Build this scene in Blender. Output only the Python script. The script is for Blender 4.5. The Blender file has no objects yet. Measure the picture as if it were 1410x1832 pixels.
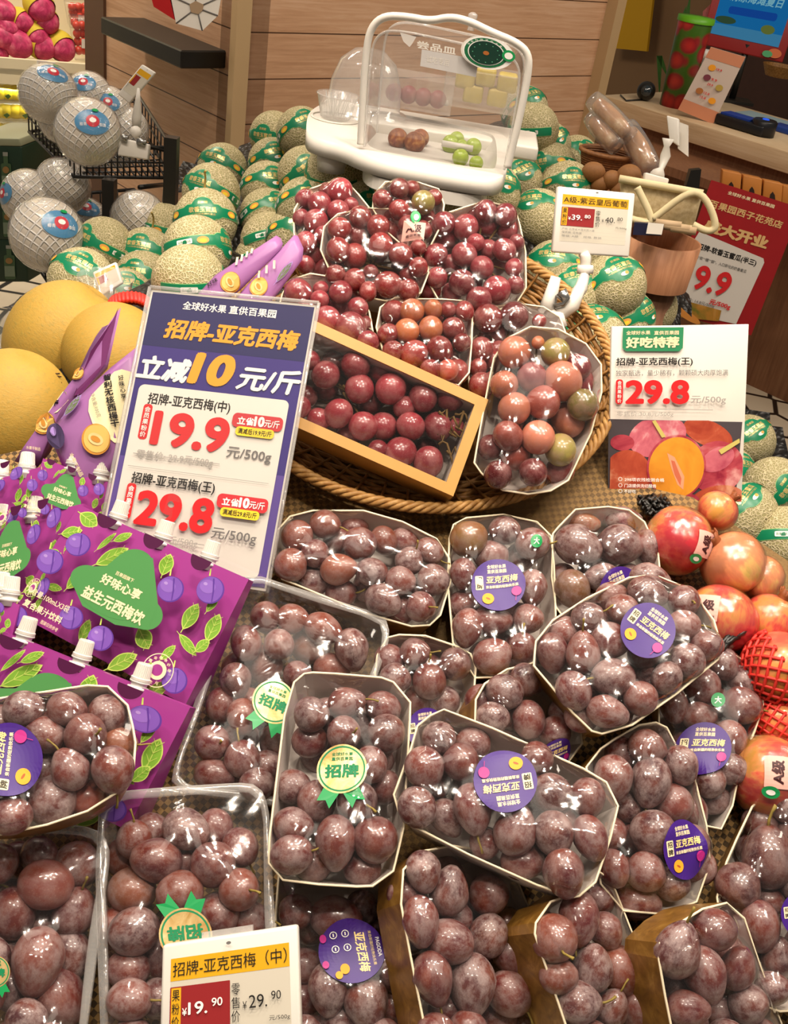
import bpy, bmesh, math, random
import numpy as np
from mathutils import Vector, Matrix

random.seed(7); np.random.seed(7)
scene = bpy.context.scene
COL = scene.collection

# ------------------------------------------------------------------ camera
FPX = 1900.0
PITCH, ROLL = math.radians(31.7), math.radians(9.2)
EYE = np.array([0.0, 0.0, 1.55])
FWD = np.array([0, math.cos(PITCH), -math.sin(PITCH)])
_U = np.array([0, math.sin(PITCH), math.cos(PITCH)])
_R = np.array([1.0, 0, 0])
XC = math.cos(ROLL) * _R + math.sin(ROLL) * _U
YC = -math.sin(ROLL) * _R + math.cos(ROLL) * _U
cam_data = bpy.data.cameras.new('camera')
cam = bpy.data.objects.new('camera', cam_data); COL.objects.link(cam)
cam_data.sensor_fit = 'VERTICAL'; cam_data.sensor_height = 24.0
cam_data.lens = FPX * 24.0 / 1832.0
cam_data.clip_start = 0.02; cam_data.clip_end = 60
M = Matrix.Identity(4)
for i in range(3):
    M[i][0] = XC[i]; M[i][1] = YC[i]; M[i][2] = -FWD[i]; M[i][3] = EYE[i]
cam.matrix_world = M
scene.camera = cam

# ------------------------------------------------------------------ world, lights, exposure
scene.view_settings.view_transform = 'Standard'
scene.view_settings.look = 'None'
scene.view_settings.gamma = 1.0
scene.view_settings.use_curve_mapping = False
scene.view_settings.exposure = -0.18
world = bpy.data.worlds.new('shop_world'); scene.world = world
world.use_nodes = True
world.node_tree.nodes['Background'].inputs[0].default_value = (1.0, 0.88, 0.75, 1)
world.node_tree.nodes['Background'].inputs[1].default_value = 0.24
SPOT_POWER = 29.0
LAMP_R = 0.025
LIGHT_COL = (1.0, 0.86, 0.71)

def spot(name, loc, target, power, size=math.radians(75), radius=0.03, col=LIGHT_COL, blend=0.6):
    d = bpy.data.lights.new(name, 'SPOT'); d.energy = power; d.color = col
    d.spot_size = size; d.spot_blend = blend; d.shadow_soft_size = radius
    o = bpy.data.objects.new(name, d); COL.objects.link(o)
    o.location = loc
    o.rotation_euler = (Vector(target) - Vector(loc)).to_track_quat('-Z', 'Y').to_euler()
    return o

def area(name, loc, target, power, sx, sy, col=LIGHT_COL):
    d = bpy.data.lights.new(name, 'AREA'); d.shape = 'RECTANGLE'; d.size = sx; d.size_y = sy
    d.energy = power; d.color = col
    o = bpy.data.objects.new(name, d); COL.objects.link(o); o.location = loc
    o.rotation_euler = (Vector(target) - Vector(loc)).to_track_quat('-Z', 'Y').to_euler()
    return o

# track spots on the ceiling: three heads side by side per fitting
for i, (x, y) in enumerate([(-0.95, 0.35), (0.0, 0.15), (0.95, 0.3), (-0.5, 1.05), (0.55, 1.0), (-1.2, 1.6), (1.25, 1.5), (0.1, 1.5)]):
    for j in ((0, 1, 2) if i in (1, 3, 4, 7) else (0, 2)):
        spot('track_spot_light', (x + (j - 1) * 0.11, y + (j % 2) * 0.09, 2.95), (x * 0.45, 0.55 + y * 0.45, 0.8), SPOT_POWER, radius=LAMP_R)
area('ceiling_fill_light', (0.0, 0.6, 3.0), (0.0, 1.0, 0.8), 8.0, 2.4, 0.4)  # soft overhead area lamp, added as general fill
area('ceiling_fill_light', (-1.6, 3.6, 2.9), (-1.9, 4.4, 1.0), 85.0, 1.6, 0.4)  # added fill that brightens the far left shelves
area('ceiling_fill_light', (2.2, 3.0, 2.95), (1.6, 3.9, 0.8), 30.0, 1.4, 0.4)  # added fill that brightens the checkout counter
for x, y, tx, ty, pw in [(0.7, 1.5, 0.5, 3.9, 34), (-0.4, 1.4, -0.2, 3.6, 34), (-0.8, 1.7, -0.7, 2.5, 42), (0.9, 2.3, 0.5, 3.2, 34), (1.7, 2.6, 1.2, 3.2, 24), (-0.3, 2.5, 0.0, 3.4, 26)]:
    spot('track_spot_light', (x, y, 2.9), (tx, ty, 0.9), pw, math.radians(80))  # further spots, added to brighten the wood wall and goods behind
cy = scene.cycles
cy.max_bounces = 8; cy.diffuse_bounces = 3; cy.glossy_bounces = 4; cy.transmission_bounces = 4
cy.transparent_max_bounces = 16; cy.caustics_reflective = False; cy.caustics_refractive = False
cy.use_denoising = True; cy.use_adaptive_sampling = True; cy.sample_clamp_indirect = 4.0

# ------------------------------------------------------------------ geometry of the view
def ray(x, y):
    v = FWD + (x - 705.0) / FPX * XC - (y - 916.0) / FPX * YC
    return v / np.linalg.norm(v)

def at(x, y, d):
    return EYE + ray(x, y) * d

def on_plane(x, y, p0, n):
    v = ray(x, y)
    return EYE + v * (np.dot(np.asarray(p0) - EYE, n) / np.dot(v, n))

def at_height(x, y, z):
    return on_plane(x, y, (0, 0, z), np.array([0, 0, 1.0]))

def unit(v):
    v = np.asarray(v, float); return v / np.linalg.norm(v)

def to_px(P):
    d = np.asarray(P) - EYE
    w = d @ FWD
    return 705 + FPX * (d @ XC) / w, 916 - FPX * (d @ YC) / w

SLOPE = math.radians(28)
S_N = np.array([0, -math.sin(SLOPE), math.cos(SLOPE)])
S_P = at(610, 1390, 1.2)
S_E1 = np.array([1.0, 0, 0]); S_E2 = np.cross(S_N, S_E1)
def on_slope(x, y, off=0.0):
    return on_plane(x, y, S_P + S_N * off, S_N)

# ------------------------------------------------------------------ materials
def lin(h):
    if isinstance(h, (tuple, list)): return tuple(h[:3]) + (1.0,)
    h = h.lstrip('#'); c = [int(h[i:i + 2], 16) / 255 for i in (0, 2, 4)]
    return tuple(x / 12.92 if x <= 0.04045 else ((x + 0.055) / 1.055) ** 2.4 for x in c) + (1.0,)

_mats = {}
class NT:
    def __init__(self, name):
        self.m = bpy.data.materials.new(name); self.m.use_nodes = True
        self.t = self.m.node_tree; self.t.nodes.clear()
        self.out = self.n('ShaderNodeOutputMaterial')
    def n(self, typ, **kw):
        x = self.t.nodes.new(typ)
        for k, v in kw.items(): setattr(x, k, v)
        return x
    def l(self, a, b): self.t.links.new(a, b)
    def coord(self, kind='Object', scale=None, rand=False):
        tc = self.n('ShaderNodeTexCoord'); s = tc.outputs[kind]
        if rand:
            oi = self.n('ShaderNodeObjectInfo'); ml = self.n('ShaderNodeMath', operation='MULTIPLY'); ml.inputs[1].default_value = 37.0
            self.l(oi.outputs['Random'], ml.inputs[0])
            ad = self.n('ShaderNodeVectorMath', operation='ADD'); self.l(s, ad.inputs[0]); self.l(ml.outputs[0], ad.inputs[1]); s = ad.outputs[0]
        if scale is not None:
            mp = self.n('ShaderNodeMapping'); self.l(s, mp.inputs[0]); mp.inputs['Scale'].default_value = scale; s = mp.outputs[0]
        return s
    def noise(self, vec, scale, detail=3, rough=0.5, dist=0.0):
        x = self.n('ShaderNodeTexNoise'); x.inputs['Scale'].default_value = scale; x.inputs['Detail'].default_value = detail
        x.inputs['Roughness'].default_value = rough; x.inputs['Distortion'].default_value = dist
        self.l(vec, x.inputs['Vector']); return x.outputs['Fac']
    def ramp(self, fac, stops):
        x = self.n('ShaderNodeValToRGB'); e = x.color_ramp.elements
        while len(e) < len(stops): e.new(0.5)
        for i, (p, c) in enumerate(stops): e[i].position = p; e[i].color = lin(c) if not isinstance(c, float) else (c, c, c, 1)
        self.l(fac, x.inputs[0]); return x.outputs[0]
    def mix(self, fac, a, b, blend='MIX'):
        x = self.n('ShaderNodeMix', data_type='RGBA', blend_type=blend)
        for s, v in ((0, fac), (6, a), (7, b)):
            if isinstance(v, (int, float)): x.inputs[s].default_value = v
            elif isinstance(v, (tuple, str)): x.inputs[s].default_value = lin(v)
            else: self.l(v, x.inputs[s])
        return x.outputs[2]
    def math(self, op, a, b=None):
        x = self.n('ShaderNodeMath', operation=op)
        for i, v in enumerate((a, b)):
            if v is None: continue
            if isinstance(v, (int, float)): x.inputs[i].default_value = v
            else: self.l(v, x.inputs[i])
        return x.outputs[0]
    def bump(self, h, strength=0.3, dist=0.002):
        x = self.n('ShaderNodeBump'); x.inputs['Strength'].default_value = strength; x.inputs['Distance'].default_value = dist
        self.l(h, x.inputs['Height']); return x.outputs[0]
    def principled(self, col, rough=0.5, spec=0.5, metal=0.0, coat=0.0, normal=None, sss=0.0):
        b = self.n('ShaderNodeBsdfPrincipled')
        if isinstance(col, (tuple, str)): b.inputs['Base Color'].default_value = lin(col)
        else: self.l(col, b.inputs['Base Color'])
        if isinstance(rough, (int, float)): b.inputs['Roughness'].default_value = rough
        else: self.l(rough, b.inputs['Roughness'])
        b.inputs['Specular IOR Level'].default_value = spec; b.inputs['Metallic'].default_value = metal
        b.inputs['Coat Weight'].default_value = coat
        if normal is not None: self.l(normal, b.inputs['Normal'])
        self.l(b.outputs[0], self.out.inputs[0]); return b

def flat(name, col, rough=0.5, spec=0.4, metal=0.0, coat=0.0, vary=0.0, scale=30.0, bump=0.0):
    """plain paint, paper or plastic with a faint procedural mottling"""
    if name in _mats: return _mats[name]
    t = NT(name); c = lin(col); v = t.coord()
    f = t.noise(v, scale, 3)
    a = tuple(x * (1 - vary) for x in c[:3]); b = tuple(min(1, x * (1 + vary)) for x in c[:3])
    cc = t.mix(f, a, b)
    t.principled(cc, rough, spec, metal, coat, t.bump(f, bump, 0.002) if bump else None)
    _mats[name] = t.m; return t.m

def see_film(name, rough=0.06, tint='#ffffff', base=0.0, bump=0.25, bscale=14.0, milky=0.0, ior=1.45, gain=1.0, stretch=(1, 1, 1)):
    """thin clear film or sheet: transparent, with the reflection of its two faces and a little haze"""
    if name in _mats: return _mats[name]
    t = NT(name); v = t.coord('Object', stretch)
    nz = t.noise(v, bscale, 3, 0.55, 0.6)
    nrm = t.bump(nz, bump, 0.01)
    lw = t.n('ShaderNodeLayerWeight'); lw.inputs[0].default_value = 0.5; t.l(nrm, lw.inputs['Normal'])
    fac = t.math('ADD', t.math('MULTIPLY', t.math('POWER', lw.outputs['Facing'], 4.0), 0.85 * gain), 0.05 + base)
    tr = t.n('ShaderNodeBsdfTransparent'); tr.inputs[0].default_value = lin(tint)
    gl = t.n('ShaderNodeBsdfGlossy'); gl.inputs['Roughness'].default_value = rough; t.l(nrm, gl.inputs['Normal'])
    mx = t.n('ShaderNodeMixShader'); t.l(fac, mx.inputs[0]); t.l(tr.outputs[0], mx.inputs[1]); t.l(gl.outputs[0], mx.inputs[2])
    res = mx.outputs[0]
    if milky > 0:
        df = t.n('ShaderNodeBsdfDiffuse'); df.inputs[0].default_value = lin('#f2efea')
        m2 = t.n('ShaderNodeMixShader'); m2.inputs[0].default_value = milky
        t.l(res, m2.inputs[1]); t.l(df.outputs[0], m2.inputs[2]); res = m2.outputs[0]
    t.l(res, t.out.inputs[0]); _mats[name] = t.m; return t.m

# ------------------------------------------------------------------ mesh building
class MB:
    def __init__(self): self.v = []; self.f = []; self.m = []; self.s = []
    def add(self, vs, fs, m=0, smooth=False):
        o = len(self.v); self.v.extend([tuple(map(float, p)) for p in vs])
        for q in fs: self.f.append(tuple(i + o for i in q)); self.m.append(m); self.s.append(smooth)
        return self
    def box(self, c, size, ax=None, m=0):
        c = np.asarray(c, float); ax = np.eye(3) if ax is None else np.asarray(ax)
        h = np.asarray(size) / 2
        vs = [c + ax[0] * sx * h[0] + ax[1] * sy * h[1] + ax[2] * sz * h[2] for sz in (-1, 1) for sy in (-1, 1) for sx in (-1, 1)]
        return self.add(vs, [(0, 2, 3, 1), (4, 5, 7, 6), (0, 1, 5, 4), (2, 6, 7, 3), (0, 4, 6, 2), (1, 3, 7, 5)], m)
    def tube(self, pts, r, n=8, m=0, closed=False, cap=True, up=None):
        P = [np.asarray(p, float) for p in pts]; k = len(P)
        R = r if hasattr(r, '__len__') else [r] * k
        vs = []; prev = None
        for i in range(k):
            a = P[(i - 1) % k] if (closed or i > 0) else P[i]; b = P[(i + 1) % k] if (closed or i < k - 1) else P[i]
            t = unit(b - a + 1e-9)
            if prev is None:
                h = np.array([0, 0, 1.0]) if abs(t[2]) < 0.9 else np.array([1.0, 0, 0])
                if up is not None: h = np.asarray(up, float)
            else: h = prev
            x = unit(h - t * (h @ t)); prev = x; y = np.cross(t, x)
            for j in range(n):
                an = 2 * math.pi * j / n
                vs.append(P[i] + R[i] * (math.cos(an) * x + math.sin(an) * y))
        fs = []
        for i in range(k if closed else k - 1):
            for j in range(n):
                i2 = (i + 1) % k
                fs.append((i * n + j, i * n + (j + 1) % n, i2 * n + (j + 1) % n, i2 * n + j))
        if cap and not closed: fs += [tuple(range(n))[::-1], tuple((k - 1) * n + j for j in range(n))]
        return self.add(vs, fs, m, True)
    def lathe(self, prof, o, axis=(0, 0, 1), n=24, m=0, smooth=True, caps=True):
        z = unit(axis); h = np.array([1.0, 0, 0]) if abs(z[0]) < 0.9 else np.array([0, 1.0, 0])
        x = unit(h - z * (h @ z)); y = np.cross(z, x); o = np.asarray(o, float)
        vs = [o + z * zz + r * (math.cos(2 * math.pi * j / n) * x + math.sin(2 * math.pi * j / n) * y) for r, zz in prof for j in range(n)]
        fs = [(i * n + j, i * n + (j + 1) % n, (i + 1) * n + (j + 1) % n, (i + 1) * n + j) for i in range(len(prof) - 1) for j in range(n)]
        if caps: fs += [tuple(range(n))[::-1], tuple((len(prof) - 1) * n + j for j in range(n))]
        return self.add(vs, fs, m, smooth)
    def prism(self, poly, off, m=0, mside=None):
        k = len(poly); P = [np.asarray(p, float) for p in poly]; Q = [p + np.asarray(off) for p in P]
        self.add(P, [tuple(range(k))], m); self.add(Q, [tuple(range(k))[::-1]], m if mside is None else mside)
        return self.add(P + Q, [(i, (i + 1) % k, k + (i + 1) % k, k + i) for i in range(k)], m if mside is None else mside)
    def ball(self, c, r, nu=16, nv=10, m=0, ax=None):
        c = np.asarray(c, float); r = np.asarray(r if hasattr(r, '__len__') else [r] * 3); ax = np.eye(3) if ax is None else np.asarray(ax)
        vs = []
        for i in range(nv + 1):
            th = math.pi * i / nv
            for j in range(nu):
                ph = 2 * math.pi * j / nu
                d = np.array([math.sin(th) * math.cos(ph), math.sin(th) * math.sin(ph), math.cos(th)]) * r
                vs.append(c + ax[0] * d[0] + ax[1] * d[1] + ax[2] * d[2])
        fs = [(i * nu + j, (i + 1) * nu + j, (i + 1) * nu + (j + 1) % nu, i * nu + (j + 1) % nu) for i in range(nv) for j in range(nu)]
        return self.add(vs, fs, m, True)
    def mesh(self, name, mats, loc=(0, 0, 0), fix=True):
        me = bpy.data.meshes.new(name)
        L = np.asarray(loc)
        me.from_pydata([tuple(np.asarray(p) - L) for p in self.v], [], self.f)
        for mt in (mats if isinstance(mats, (list, tuple)) else [mats]): me.materials.append(mt)
        me.polygons.foreach_set('material_index', self.m); me.polygons.foreach_set('use_smooth', self.s)
        if fix:
            bm = bmesh.new(); bm.from_mesh(me); bmesh.ops.remove_doubles(bm, verts=bm.verts, dist=1e-6)
            bmesh.ops.recalc_face_normals(bm, faces=bm.faces); bm.to_mesh(me); bm.free()
        me.update(); return me
    def build(self, name, mats, parent=None, loc=None, fix=True, bevel=0.0):
        if parent is not None: L = np.array(origin_of(parent))
        elif loc is not None: L = np.asarray(loc)
        else:
            A = np.array(self.v); L = np.array([(A[:, 0].min() + A[:, 0].max()) / 2, (A[:, 1].min() + A[:, 1].max()) / 2, A[:, 2].min()])
        o = bpy.data.objects.new(name, self.mesh(name, mats, L, fix)); COL.objects.link(o)
        if parent is not None: o.parent = parent; o['_o'] = tuple(L)
        else: o.location = L; o['_o'] = tuple(L)
        if bevel:
            b = o.modifiers.new('edge', 'BEVEL'); b.width = bevel; b.segments = 2; b.limit_method = 'ANGLE'; b.angle_limit = math.radians(35)
            for p in o.data.polygons: p.use_smooth = True
        return o

def origin_of(o): return tuple(o['_o'])
def tag(o, label, cat, group=None, kind=None):
    o['label'] = label; o['category'] = cat
    if group: o['group'] = group
    if kind: o['kind'] = kind
    return o
def empty(name, loc, label=None, cat=None, group=None):
    o = bpy.data.objects.new(name, None); COL.objects.link(o); o.location = tuple(map(float, loc)); o['_o'] = tuple(map(float, loc))
    o.empty_display_size = 0.02
    if label: tag(o, label, cat, group)
    return o
def struct(o): o['kind'] = 'structure'; return o

# ------------------------------------------------------------------ lettering and flat print
_txt = {}
def glyphs(s, bold=0.0):
    """outline of a line of text as triangles in a unit box (x 0..1, y 0..1 downwards); bold strokes are overprinted side by side"""
    key = (s, bold)
    if key not in _txt:
        c = bpy.data.curves.new('lettering', 'FONT'); c.body = s; c.size = 1; c.resolution_u = 6 if s.replace('.', '').isdigit() else 2
        o = bpy.data.objects.new('lettering', c); COL.objects.link(o)
        me = bpy.data.meshes.new_from_object(o.evaluated_get(bpy.context.evaluated_depsgraph_get()))
        A = np.array([(v.co[0], v.co[1], 0.0) for v in me.vertices]); F = [tuple(p.vertices) for p in me.polygons]
        bpy.data.objects.remove(o); bpy.data.curves.remove(c); bpy.data.meshes.remove(me)
        if bold:
            d = bold * 1.15; n0 = len(A); A0, F0 = A, F; A, F = [], []
            for k, (dx, dy) in enumerate([(0, 0), (d, 0), (-d, 0), (0, d), (0, -d)] + ([(0.75 * d, 0.75 * d), (-0.75 * d, 0.75 * d), (0.75 * d, -0.75 * d), (-0.75 * d, -0.75 * d)] if bold > 0.03 else [])):
                A.append(A0 + np.array([dx, dy, 0.1 * k])); F += [tuple(i + k * n0 for i in f) for f in F0]
            A = np.concatenate(A)
        lo, hi = A.min(0), A.max(0); lo[2] = 0.0; sz = np.maximum(hi - lo, 1e-6); sz[2] = 1.0
        B = (A - lo) / sz; B[:, 1] = 1 - B[:, 1]
        _txt[key] = (B, F, sz[0] / sz[1])
    return _txt[key]

class Print:
    """flat artwork in a (u right, v down) canvas; element order is the stacking order"""
    def __init__(self, aspect=1.0): self.e = []; self.asp = aspect; self.mats = []
    def _m(self, m):
        if m not in self.mats: self.mats.append(m)
        return self.mats.index(m)
    def put(self, vs, fs, m): self.e.append((np.asarray(vs, float), fs, self._m(m))); return self
    def poly(self, pts, m): return self.put(pts, [tuple(range(len(pts)))], m)
    def rect(self, u0, v0, u1, v1, m): return self.poly([(u0, v0), (u1, v0), (u1, v1), (u0, v1)], m)
    def rrect(self, u0, v0, u1, v1, r, m):
        ry = r * self.asp; pts = []
        for cx, cy, a0 in ((u1 - r, v0 + ry, -90), (u1 - r, v1 - ry, 0), (u0 + r, v1 - ry, 90), (u0 + r, v0 + ry, 180)):
            for k in range(6):
                a = math.radians(a0 + 18 * k); pts.append((cx + r * math.cos(a), cy + ry * math.sin(a)))
        return self.poly(pts, m)
    def ell(self, cx, cy, rx, ry, m, n=28, rot=0.0):
        c, s = math.cos(rot), math.sin(rot)
        return self.poly([(cx + rx * math.cos(a) * c - ry * math.sin(a) * s, cy + (rx * math.cos(a) * s + ry * math.sin(a) * c)) for a in np.linspace(0, 2 * math.pi, n, endpoint=False)], m)
    def patch(self, u0, v0, u1, v1, m, k=8):
        vs = [(u0 + (u1 - u0) * i / k, v0 + (v1 - v0) * j / k) for j in range(k + 1) for i in range(k + 1)]
        return self.put(vs, [(j * (k + 1) + i, j * (k + 1) + i + 1, (j + 1) * (k + 1) + i + 1, (j + 1) * (k + 1) + i) for j in range(k) for i in range(k)], m)
    def ring(self, cx, cy, r0, r1, m, n=40):
        A = np.linspace(0, 2 * math.pi, n, endpoint=False)
        vs = [(cx + r0 * math.cos(a), cy + r0 * math.sin(a) * self.asp) for a in A] + [(cx + r1 * math.cos(a), cy + r1 * math.sin(a) * self.asp) for a in A]
        return self.put(vs, [(i, (i + 1) % n, n + (i + 1) % n, n + i) for i in range(n)], m)
    def disc(self, cx, cy, r, m, n=40, rings=8, sx=1.0):
        vs = [(cx, cy)]; fs = []
        for k in range(1, rings + 1):
            for j in range(n):
                a = 2 * math.pi * j / n; vs.append((cx + sx * r * k / rings * math.cos(a), cy + r * k / rings * math.sin(a)))
        for j in range(n): fs.append((0, 1 + j, 1 + (j + 1) % n))
        for k in range(rings - 1):
            for j in range(n):
                a = 1 + k * n; b = a + n; fs.append((a + j, b + j, b + (j + 1) % n, a + (j + 1) % n))
        return self.put(vs, fs, m)
    def text(self, s, cx, cy, w, h, m, bold=0.0, shear=0.0, rot=0.0):
        B, F, ar = glyphs(s, bold)
        if w is None: w = h * ar / self.asp
        q = (B[:, :2] - 0.5) * np.array([w, h]); q[:, 0] -= shear * q[:, 1] / self.asp
        c, sn = math.cos(rot), math.sin(rot)
        q = np.stack([q[:, 0] * c - q[:, 1] * sn / self.asp, q[:, 0] * sn * self.asp + q[:, 1] * c], 1)
        return self.put(np.concatenate([q + np.array([cx, cy]), B[:, 2:]], 1), F, m)
    def vtext(self, s, cx, cy, w, h, m, bold=0.0):
        k = len(s)
        for i, ch in enumerate(s): self.text(ch, cx, cy + h * ((i + 0.5) / k - 0.5), w, h / k * 0.86, m, bold)
        return self
    def leaf(self, x, y, L, W, a, m, mv, n=8):
        """pointed leaf with a midrib, sizes in u units"""
        pts = []
        for i in range(n + 1): t = i / n; pts.append((t - 0.5, 0.5 * math.sin(math.pi * t) ** 0.8))
        for i in range(n - 1, 0, -1): t = i / n; pts.append((t - 0.5, -0.5 * math.sin(math.pi * t) ** 0.8))
        c, s = math.cos(a), math.sin(a)
        f = lambda p, k=1.0: (x + (p[0] * L * k * c - p[1] * W * k * s), y + (p[0] * L * k * s + p[1] * W * k * c) * self.asp)
        self.poly([f(p) for p in pts], mv); self.poly([f(p, 0.88) for p in pts], m)
        self.poly([f(p) for p in ((-0.62, 0.03), (0.45, 0.012), (0.45, -0.012), (-0.62, -0.03))], mv)
        for t in (-0.2, 0.05, 0.25):
            for sg in (1, -1):
                self.poly([f(p) for p in ((t, 0), (t + 0.03, 0), (t + 0.2, sg * 0.3), (t + 0.18, sg * 0.3))], mv)
        return self
    def mb(self, fn, dz=0.0002):
        b = MB()
        for k, (vs, fs, m) in enumerate(self.e): b.add([fn(p[0], p[1], dz * (k + 1 + (p[2] if len(p) > 2 else 0))) for p in vs], fs, m, False)
        return b

class Quad:
    """a flat four-cornered sheet in space; corners clockwise from the top left as seen from its front"""
    def __init__(self, tl, tr, br, bl):
        self.c = [np.asarray(p, float) for p in (tl, tr, br, bl)]
        n = np.cross(self.c[1] - self.c[0], self.c[3] - self.c[0]); n = unit(n)
        self.n = -n
    def pt(self, u, v, h=0.0):
        a, b, c, d = self.c
        return (a * (1 - u) + b * u) * (1 - v) + (d * (1 - u) + c * u) * v + self.n * h
    @property
    def aspect(self): return np.linalg.norm(self.c[1] - self.c[0]) / np.linalg.norm(self.c[3] - self.c[0])
def px_quad(pts, p0, n): return Quad(*[on_plane(x, y, p0, n) for x, y in pts])
def slab(q, t, u0=0, v0=0, u1=1, v1=1, m=0, b=None, front=0.0):
    b = b or MB()
    b.prism([q.pt(u, v, front) for u, v in ((u0, v0), (u1, v0), (u1, v1), (u0, v1))], -q.n * t, m); return b
def facing(elev, az=0.0):
    """unit normal turned towards the viewer: elev above the horizon, az to the right"""
    return np.array([math.cos(elev) * math.sin(az), -math.cos(elev) * math.cos(az), math.sin(elev)])
# ------------------------------------------------------------------ materials of the goods
WHITE = flat('white_plastic', '#dcd7ce', 0.35, 0.5, vary=0.03)
CREAM = flat('cream_card_edge', '#efe0c0', 0.6, 0.3, vary=0.05)
CARD_IN = flat('card_inside', '#d6ccc3', 0.6, 0.3, vary=0.08, scale=60)
BLACK = flat('black_metal', '#15130f', 0.4, 0.5, vary=0.1)
INK = flat('black_ink', '#1d1a18', 0.6, 0.3)
GREY_INK = flat('grey_ink', '#6d6a68', 0.6, 0.3)
PALE_INK = flat('pale_grey_ink', '#a5a09a', 0.6, 0.3)
RED_INK = flat('red_ink', '#d3262a', 0.5, 0.3)
WHITE_INK = flat('white_ink', '#f4f0ea', 0.5, 0.3)
PAPER = flat('white_paper', '#e4ded4', 0.55, 0.3, vary=0.02)
GOLD_INK = flat('gold_ink', '#f2d58a', 0.35, 0.5)
ORANGE_INK = flat('orange_ink', '#f2a32c', 0.5, 0.3)
CREAM_INK = flat('cream_ink', '#f4e2b8', 0.5, 0.3)
GREEN_INK = flat('green_ink', '#0e7f4f', 0.5, 0.3)
YELLOW_INK = flat('yellow_ink', '#f0d03a', 0.5, 0.3)
STK_PURPLE = flat('sticker_purple', '#3d1a78', 0.4, 0.4, vary=0.12, scale=40)
STK_PINK = flat('sticker_magenta', '#b3267f', 0.4, 0.4)
STK_GREEN = flat('sticker_green', '#159450', 0.35, 0.5)
ESL_GREY = flat('e_paper', '#c9c2b2', 0.5, 0.4)
ESL_YEL = flat('e_paper_yellow', '#dba417', 0.5, 0.4)
ESL_RED = flat('e_paper_red', '#8e1f22', 0.5, 0.4)
PINK_CARD = flat('pink_label', '#eab4a6', 0.5, 0.4)
PINK_INK = flat('dark_brown_ink', '#40171a', 0.5, 0.4)

def make_gold_card():
    t = NT('gold_brown_card'); v = t.coord()
    f = t.noise(v, 35, 4, 0.6, 2.0)
    c = t.ramp(f, [(0.3, '#6f4c1e'), (0.55, '#8f662b'), (0.75, '#ab823f')])
    t.principled(c, 0.32, 0.6, 0.25); return t.m
GOLD_CARD = make_gold_card()

def make_foil():
    t = NT('gold_foil'); v = t.coord()
    c = t.ramp(t.noise(v, 60, 3, 0.6, 1.0), [(0.3, '#c99a52'), (0.6, '#e6c88a'), (0.8, '#f0dfae')])
    t.principled(c, 0.28, 0.6, 0.55); return t.m
FOIL = make_foil()

def make_plum_mat():
    t = NT('plum_skin'); v = t.coord('Object', None, True)
    oi = t.n('ShaderNodeObjectInfo')
    big = t.noise(v, 3.2, 8, 0.74, 0.15); fine = t.noise(v, 34, 4, 0.75)
    st = t.n('ShaderNodeTexVoronoi'); st.inputs['Scale'].default_value = 17; t.l(v, st.inputs['Vector'])
    spots = t.ramp(st.outputs['Distance'], [(0.10, 1.0), (0.28, 0.0)])
    base = t.mix(t.ramp(t.noise(v, 2.0, 2), [(0.35, 0.0), (0.7, 1.0)]), oi.outputs['Color'], t.mix(0.55, oi.outputs['Color'], '#8a4a38'))
    mask = t.ramp(big, [(0.41, 0.0), (0.60, 1.0)])
    mask = t.math('MULTIPLY', mask, t.math('ADD', 0.25, t.math('MULTIPLY', fine, 1.3)))
    mask = t.math('MULTIPLY', mask, oi.outputs['Alpha'])
    c = t.mix(t.math('MULTIPLY', mask, 0.86), base, '#a6928f')
    c = t.mix(t.math('MULTIPLY', spots, 0.16), c, '#c9a48a')
    rough = t.math('ADD', 0.30, t.math('MULTIPLY', mask, 0.35))
    pb = t.principled(c, rough, 0.5, 0, 0.45, t.bump(big, 0.05, 0.02)); pb.inputs['Coat Roughness'].default_value = 0.10; return t.m
PLUM = make_plum_mat()
STEM = flat('plum_stem', '#8d7a3c', 0.6, 0.3, vary=0.3, scale=200)

def make_grape_mat():
    t = NT('grape_skin'); v = t.coord('Object', None, True)
    oi = t.n('ShaderNodeObjectInfo')
    f = t.noise(v, 2.2, 4, 0.6)
    hue = t.n('ShaderNodeHueSaturation'); t.l(oi.outputs['Color'], hue.inputs['Color'])
    t.l(t.math('ADD', 0.75, t.math('MULTIPLY', oi.outputs['Random'], 0.6)), hue.inputs['Value'])
    c = t.mix(t.ramp(f, [(0.42, 0.0), (0.75, 0.42)]), hue.outputs[0], '#b98a86')
    st = t.n('ShaderNodeTexVoronoi'); st.inputs['Scale'].default_value = 20; t.l(v, st.inputs['Vector'])
    c = t.mix(t.math('MULTIPLY', t.ramp(st.outputs['Distance'], [(0.08, 1.0), (0.2, 0.0)]), 0.3), c, '#e0b9a0')
    pb = t.principled(c, 0.26, 0.5, 0, 0.45); pb.inputs['Coat Roughness'].default_value = 0.09; return t.m
GRAPE = make_grape_mat()
TWIG = flat('grape_twig', '#5c4522', 0.7, 0.2, vary=0.3, scale=150)

FILM = see_film('cling_film', 0.075, base=0.02, bump=0.09, bscale=20, milky=0.0, gain=1.0)
CLEAR = see_film('clear_plastic', 0.10, base=0.03, bump=0.10, bscale=10, milky=0.12, gain=1.0)
CLEAR_RIM = see_film('clear_plastic_rim', 0.12, base=0.08, bump=0.1, bscale=30, milky=0.26, gain=1.2)

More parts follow.
